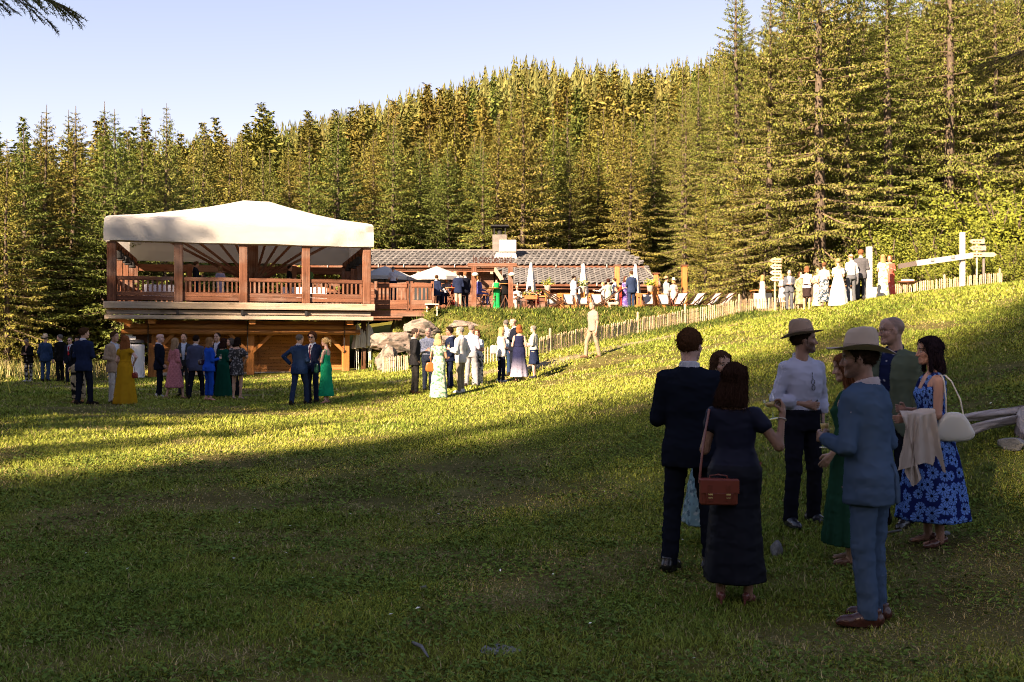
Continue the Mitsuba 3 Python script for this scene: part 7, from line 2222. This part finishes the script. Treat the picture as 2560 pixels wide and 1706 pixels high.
person('guest in white shirt and sunglasses seated low left of the flower box', 0.24, 48.5, 1.70, 190, 'm', 2, hair=('short', BLD), wear=[('trousers', dict(col=(.42, .41, .39))), ('shirt', dict(col=(.50, .50, .50)))], glasses=('sun', BLACK), sit=.45, arms=('front', 'front'), **ter)
person('guest with pale hat seated behind the flower box', 0.87, 48.9, 1.66, 170, 'f', 2, hair=('bob', BLD), wear=[('dress', dict(col=(.03, .03, .035), hem=.4, flare=.2))], sit=.45, hat=(.15, .09, (.42, .38, .30), 4), arms=('front', 'front'), **ter)
person('child in red sitting right of the flower box', 1.19, 49.0, 1.35, 160, 'f', 2, hair=('bob', BR), wear=[('dress', dict(col=(.38, .02, .025), hem=.4, flare=.2))], sit=.45, arms=('front', 'front'), **ter)
person('man in white shirt walking right between the deckchairs', 3.03, 48.9, 1.74, -70, 'm', 2, hair=('short', DK), wear=[('trousers', dict(col=(.25, .25, .28))), ('shirt', dict(col=(.50, .51, .58), hem=.76, th=.014))], arms=('front', 'front'), pose='step', **ter)
person('blond child in white pointing to the left', 4.54, 49.6, 1.45, 80, 'm', 2, hair=('short', BLD), wear=[('trousers', dict(col=(.4, .38, .36))), ('shirt', dict(col=(.50, .49, .50)))], arms=('reach', 'reach'), **ter)
person('woman with dark curly hair and pale green top among the deckchairs', 4.76, 49.2, 1.62, 15, 'f', 2, hair=('curly', (.03, .012, .009)), wear=[('dress', dict(col=(.24, .33, .28), hem=.35, flare=.22, sleeve='short'))], arms=('front', 'front'), **ter)
person('man in light blue shirt right of the dark curly hair', 5.14, 49.9, 1.68, 60, 'm', 2, hair=('short', BR), wear=[('trousers', dict(col=NAVY)), ('shirt', dict(col=(.36, .44, .58)))], arms=('front', 'down'), **ter)
person('child in orange red top beside the purple dress', 5.37, 49.4, 1.42, 20, 'm', 2, hair=('short', DK), wear=[('trousers', dict(col=(.3, .03, .03))), ('shirt', dict(col=(.46, .05, .025)))], arms=('front', 'down'), **ter)
k, w, J = person('woman in purple patterned long dress talking to the navy suited man', 5.51, 48.4, 1.70, -140, 'f', 2, hair=('longwavy', (.07, .03, .02)), wear=[('dress', dict(col=floral((.10, .07, .26), [((.28, .22, .40), .58)], 20), hem=.03, flare=.22, sleeve='short'))], arms=('slight', 'glass'), **ter)
wine_glass(in_hand(w, J, 'R', .08, -.05) - [0, 0, .08], 'wine glass in the hand of the woman in purple', (0, 0, 1), 1.2, False)
person('tall bearded man in navy suit seen from behind at the furled parasol', 5.77, 48.1, 1.90, 14, 'm', 2, hair=('short', BR), beard=.6, wear=suit((.022, .034, .075)), arms=('front', 'down'), head=(20, 0), **ter)
person('man in grey jacket and straw hat right of the shorter orange post', 7.78, 50.2, 1.74, -60, 'm', 2, hair=('crop', GREY), wear=suit((.22, .23, .25)), hat=(.16, .10, (.34, .24, .15), 3), arms=('down', 'front'), **ter)
person('woman in pale hat and pink dress right of the shorter orange post', 8.10, 49.9, 1.68, 20, 'f', 2, hair=('bob', BLD), wear=[('dress', dict(col=ombre((.50, .42, .36), (.52, .13, .09), .4, 1.1), hem=.3, flare=.22, sleeve='short'))], hat=(.17, .10, (.50, .48, .44), 3), arms=('front', 'front'), **ter)
person('bald guest seated low left of the capped post', 8.44, 51.0, 1.72, 150, 'm', 2, hair=None, skin=(.40, .22, .16), wear=[('trousers', dict(col=INK)), ('shirt', dict(col=(.30, .28, .28)))], sit=.5, arms=('front', 'front'), **ter)
person('grey haired guest in white blouse looking over the shaded balustrade', -5.53, 46.3, 1.66, 10, 'f', 2, hair=('crop', GREY), wear=[('trousers', dict(col=INK)), ('top', dict(col=(.42, .42, .50), sleeve='short'))], arms=('front', 'front'), z=FL + .25)
person('man reclining in the brown deckchair beside the purple dress', 5.08, 48.15, 1.70, 78, 'm', 2, hair=('short', BR), wear=[('trousers', dict(col=(.33, .27, .22))), ('shirt', dict(col=(.40, .36, .34)))], sit=.36, arms=('front', 'front'), **ter)

# --- guests inside the pavilion
for u, wd, H, yw, sx, hr, col, sit, lab in ((3.35, 1.6, 1.74, -60, 'm', ('side', BR), INK, None, 'dark suited man with side parted hair standing inside the pavilion'), (4.35, 1.6, 1.60, 20, 'f', ('bob', LBR), (.20, .22, .36), None, 'woman in blue flowered top standing inside the pavilion'),
                                            (7.25, 1.6, 1.66, -70, 'm', ('short', DK), BLACK, None, 'dark haired man in black standing inside the right half of the pavilion'), (8.15, 2.9, 1.80, 150, 'm', ('short', BR), (.05, .10, .04), None, 'man in green facing out, standing behind the fourth pavilion post')):
    q = pv(u, wd, 0)
    person(lab, q[0], q[1], H, yw, sx, 2, hair=hr, skin=TAN, wear=[('trousers', dict(col=INK)), ('shirt', dict(col=col))] if sx == 'm' else [('dress', dict(col=floral(col, [((.4, .3, .36), .6)], 18), hem=.4, flare=.2, sleeve='short'))], sit=sit, arms=('front', 'front'), z=FL + .03)
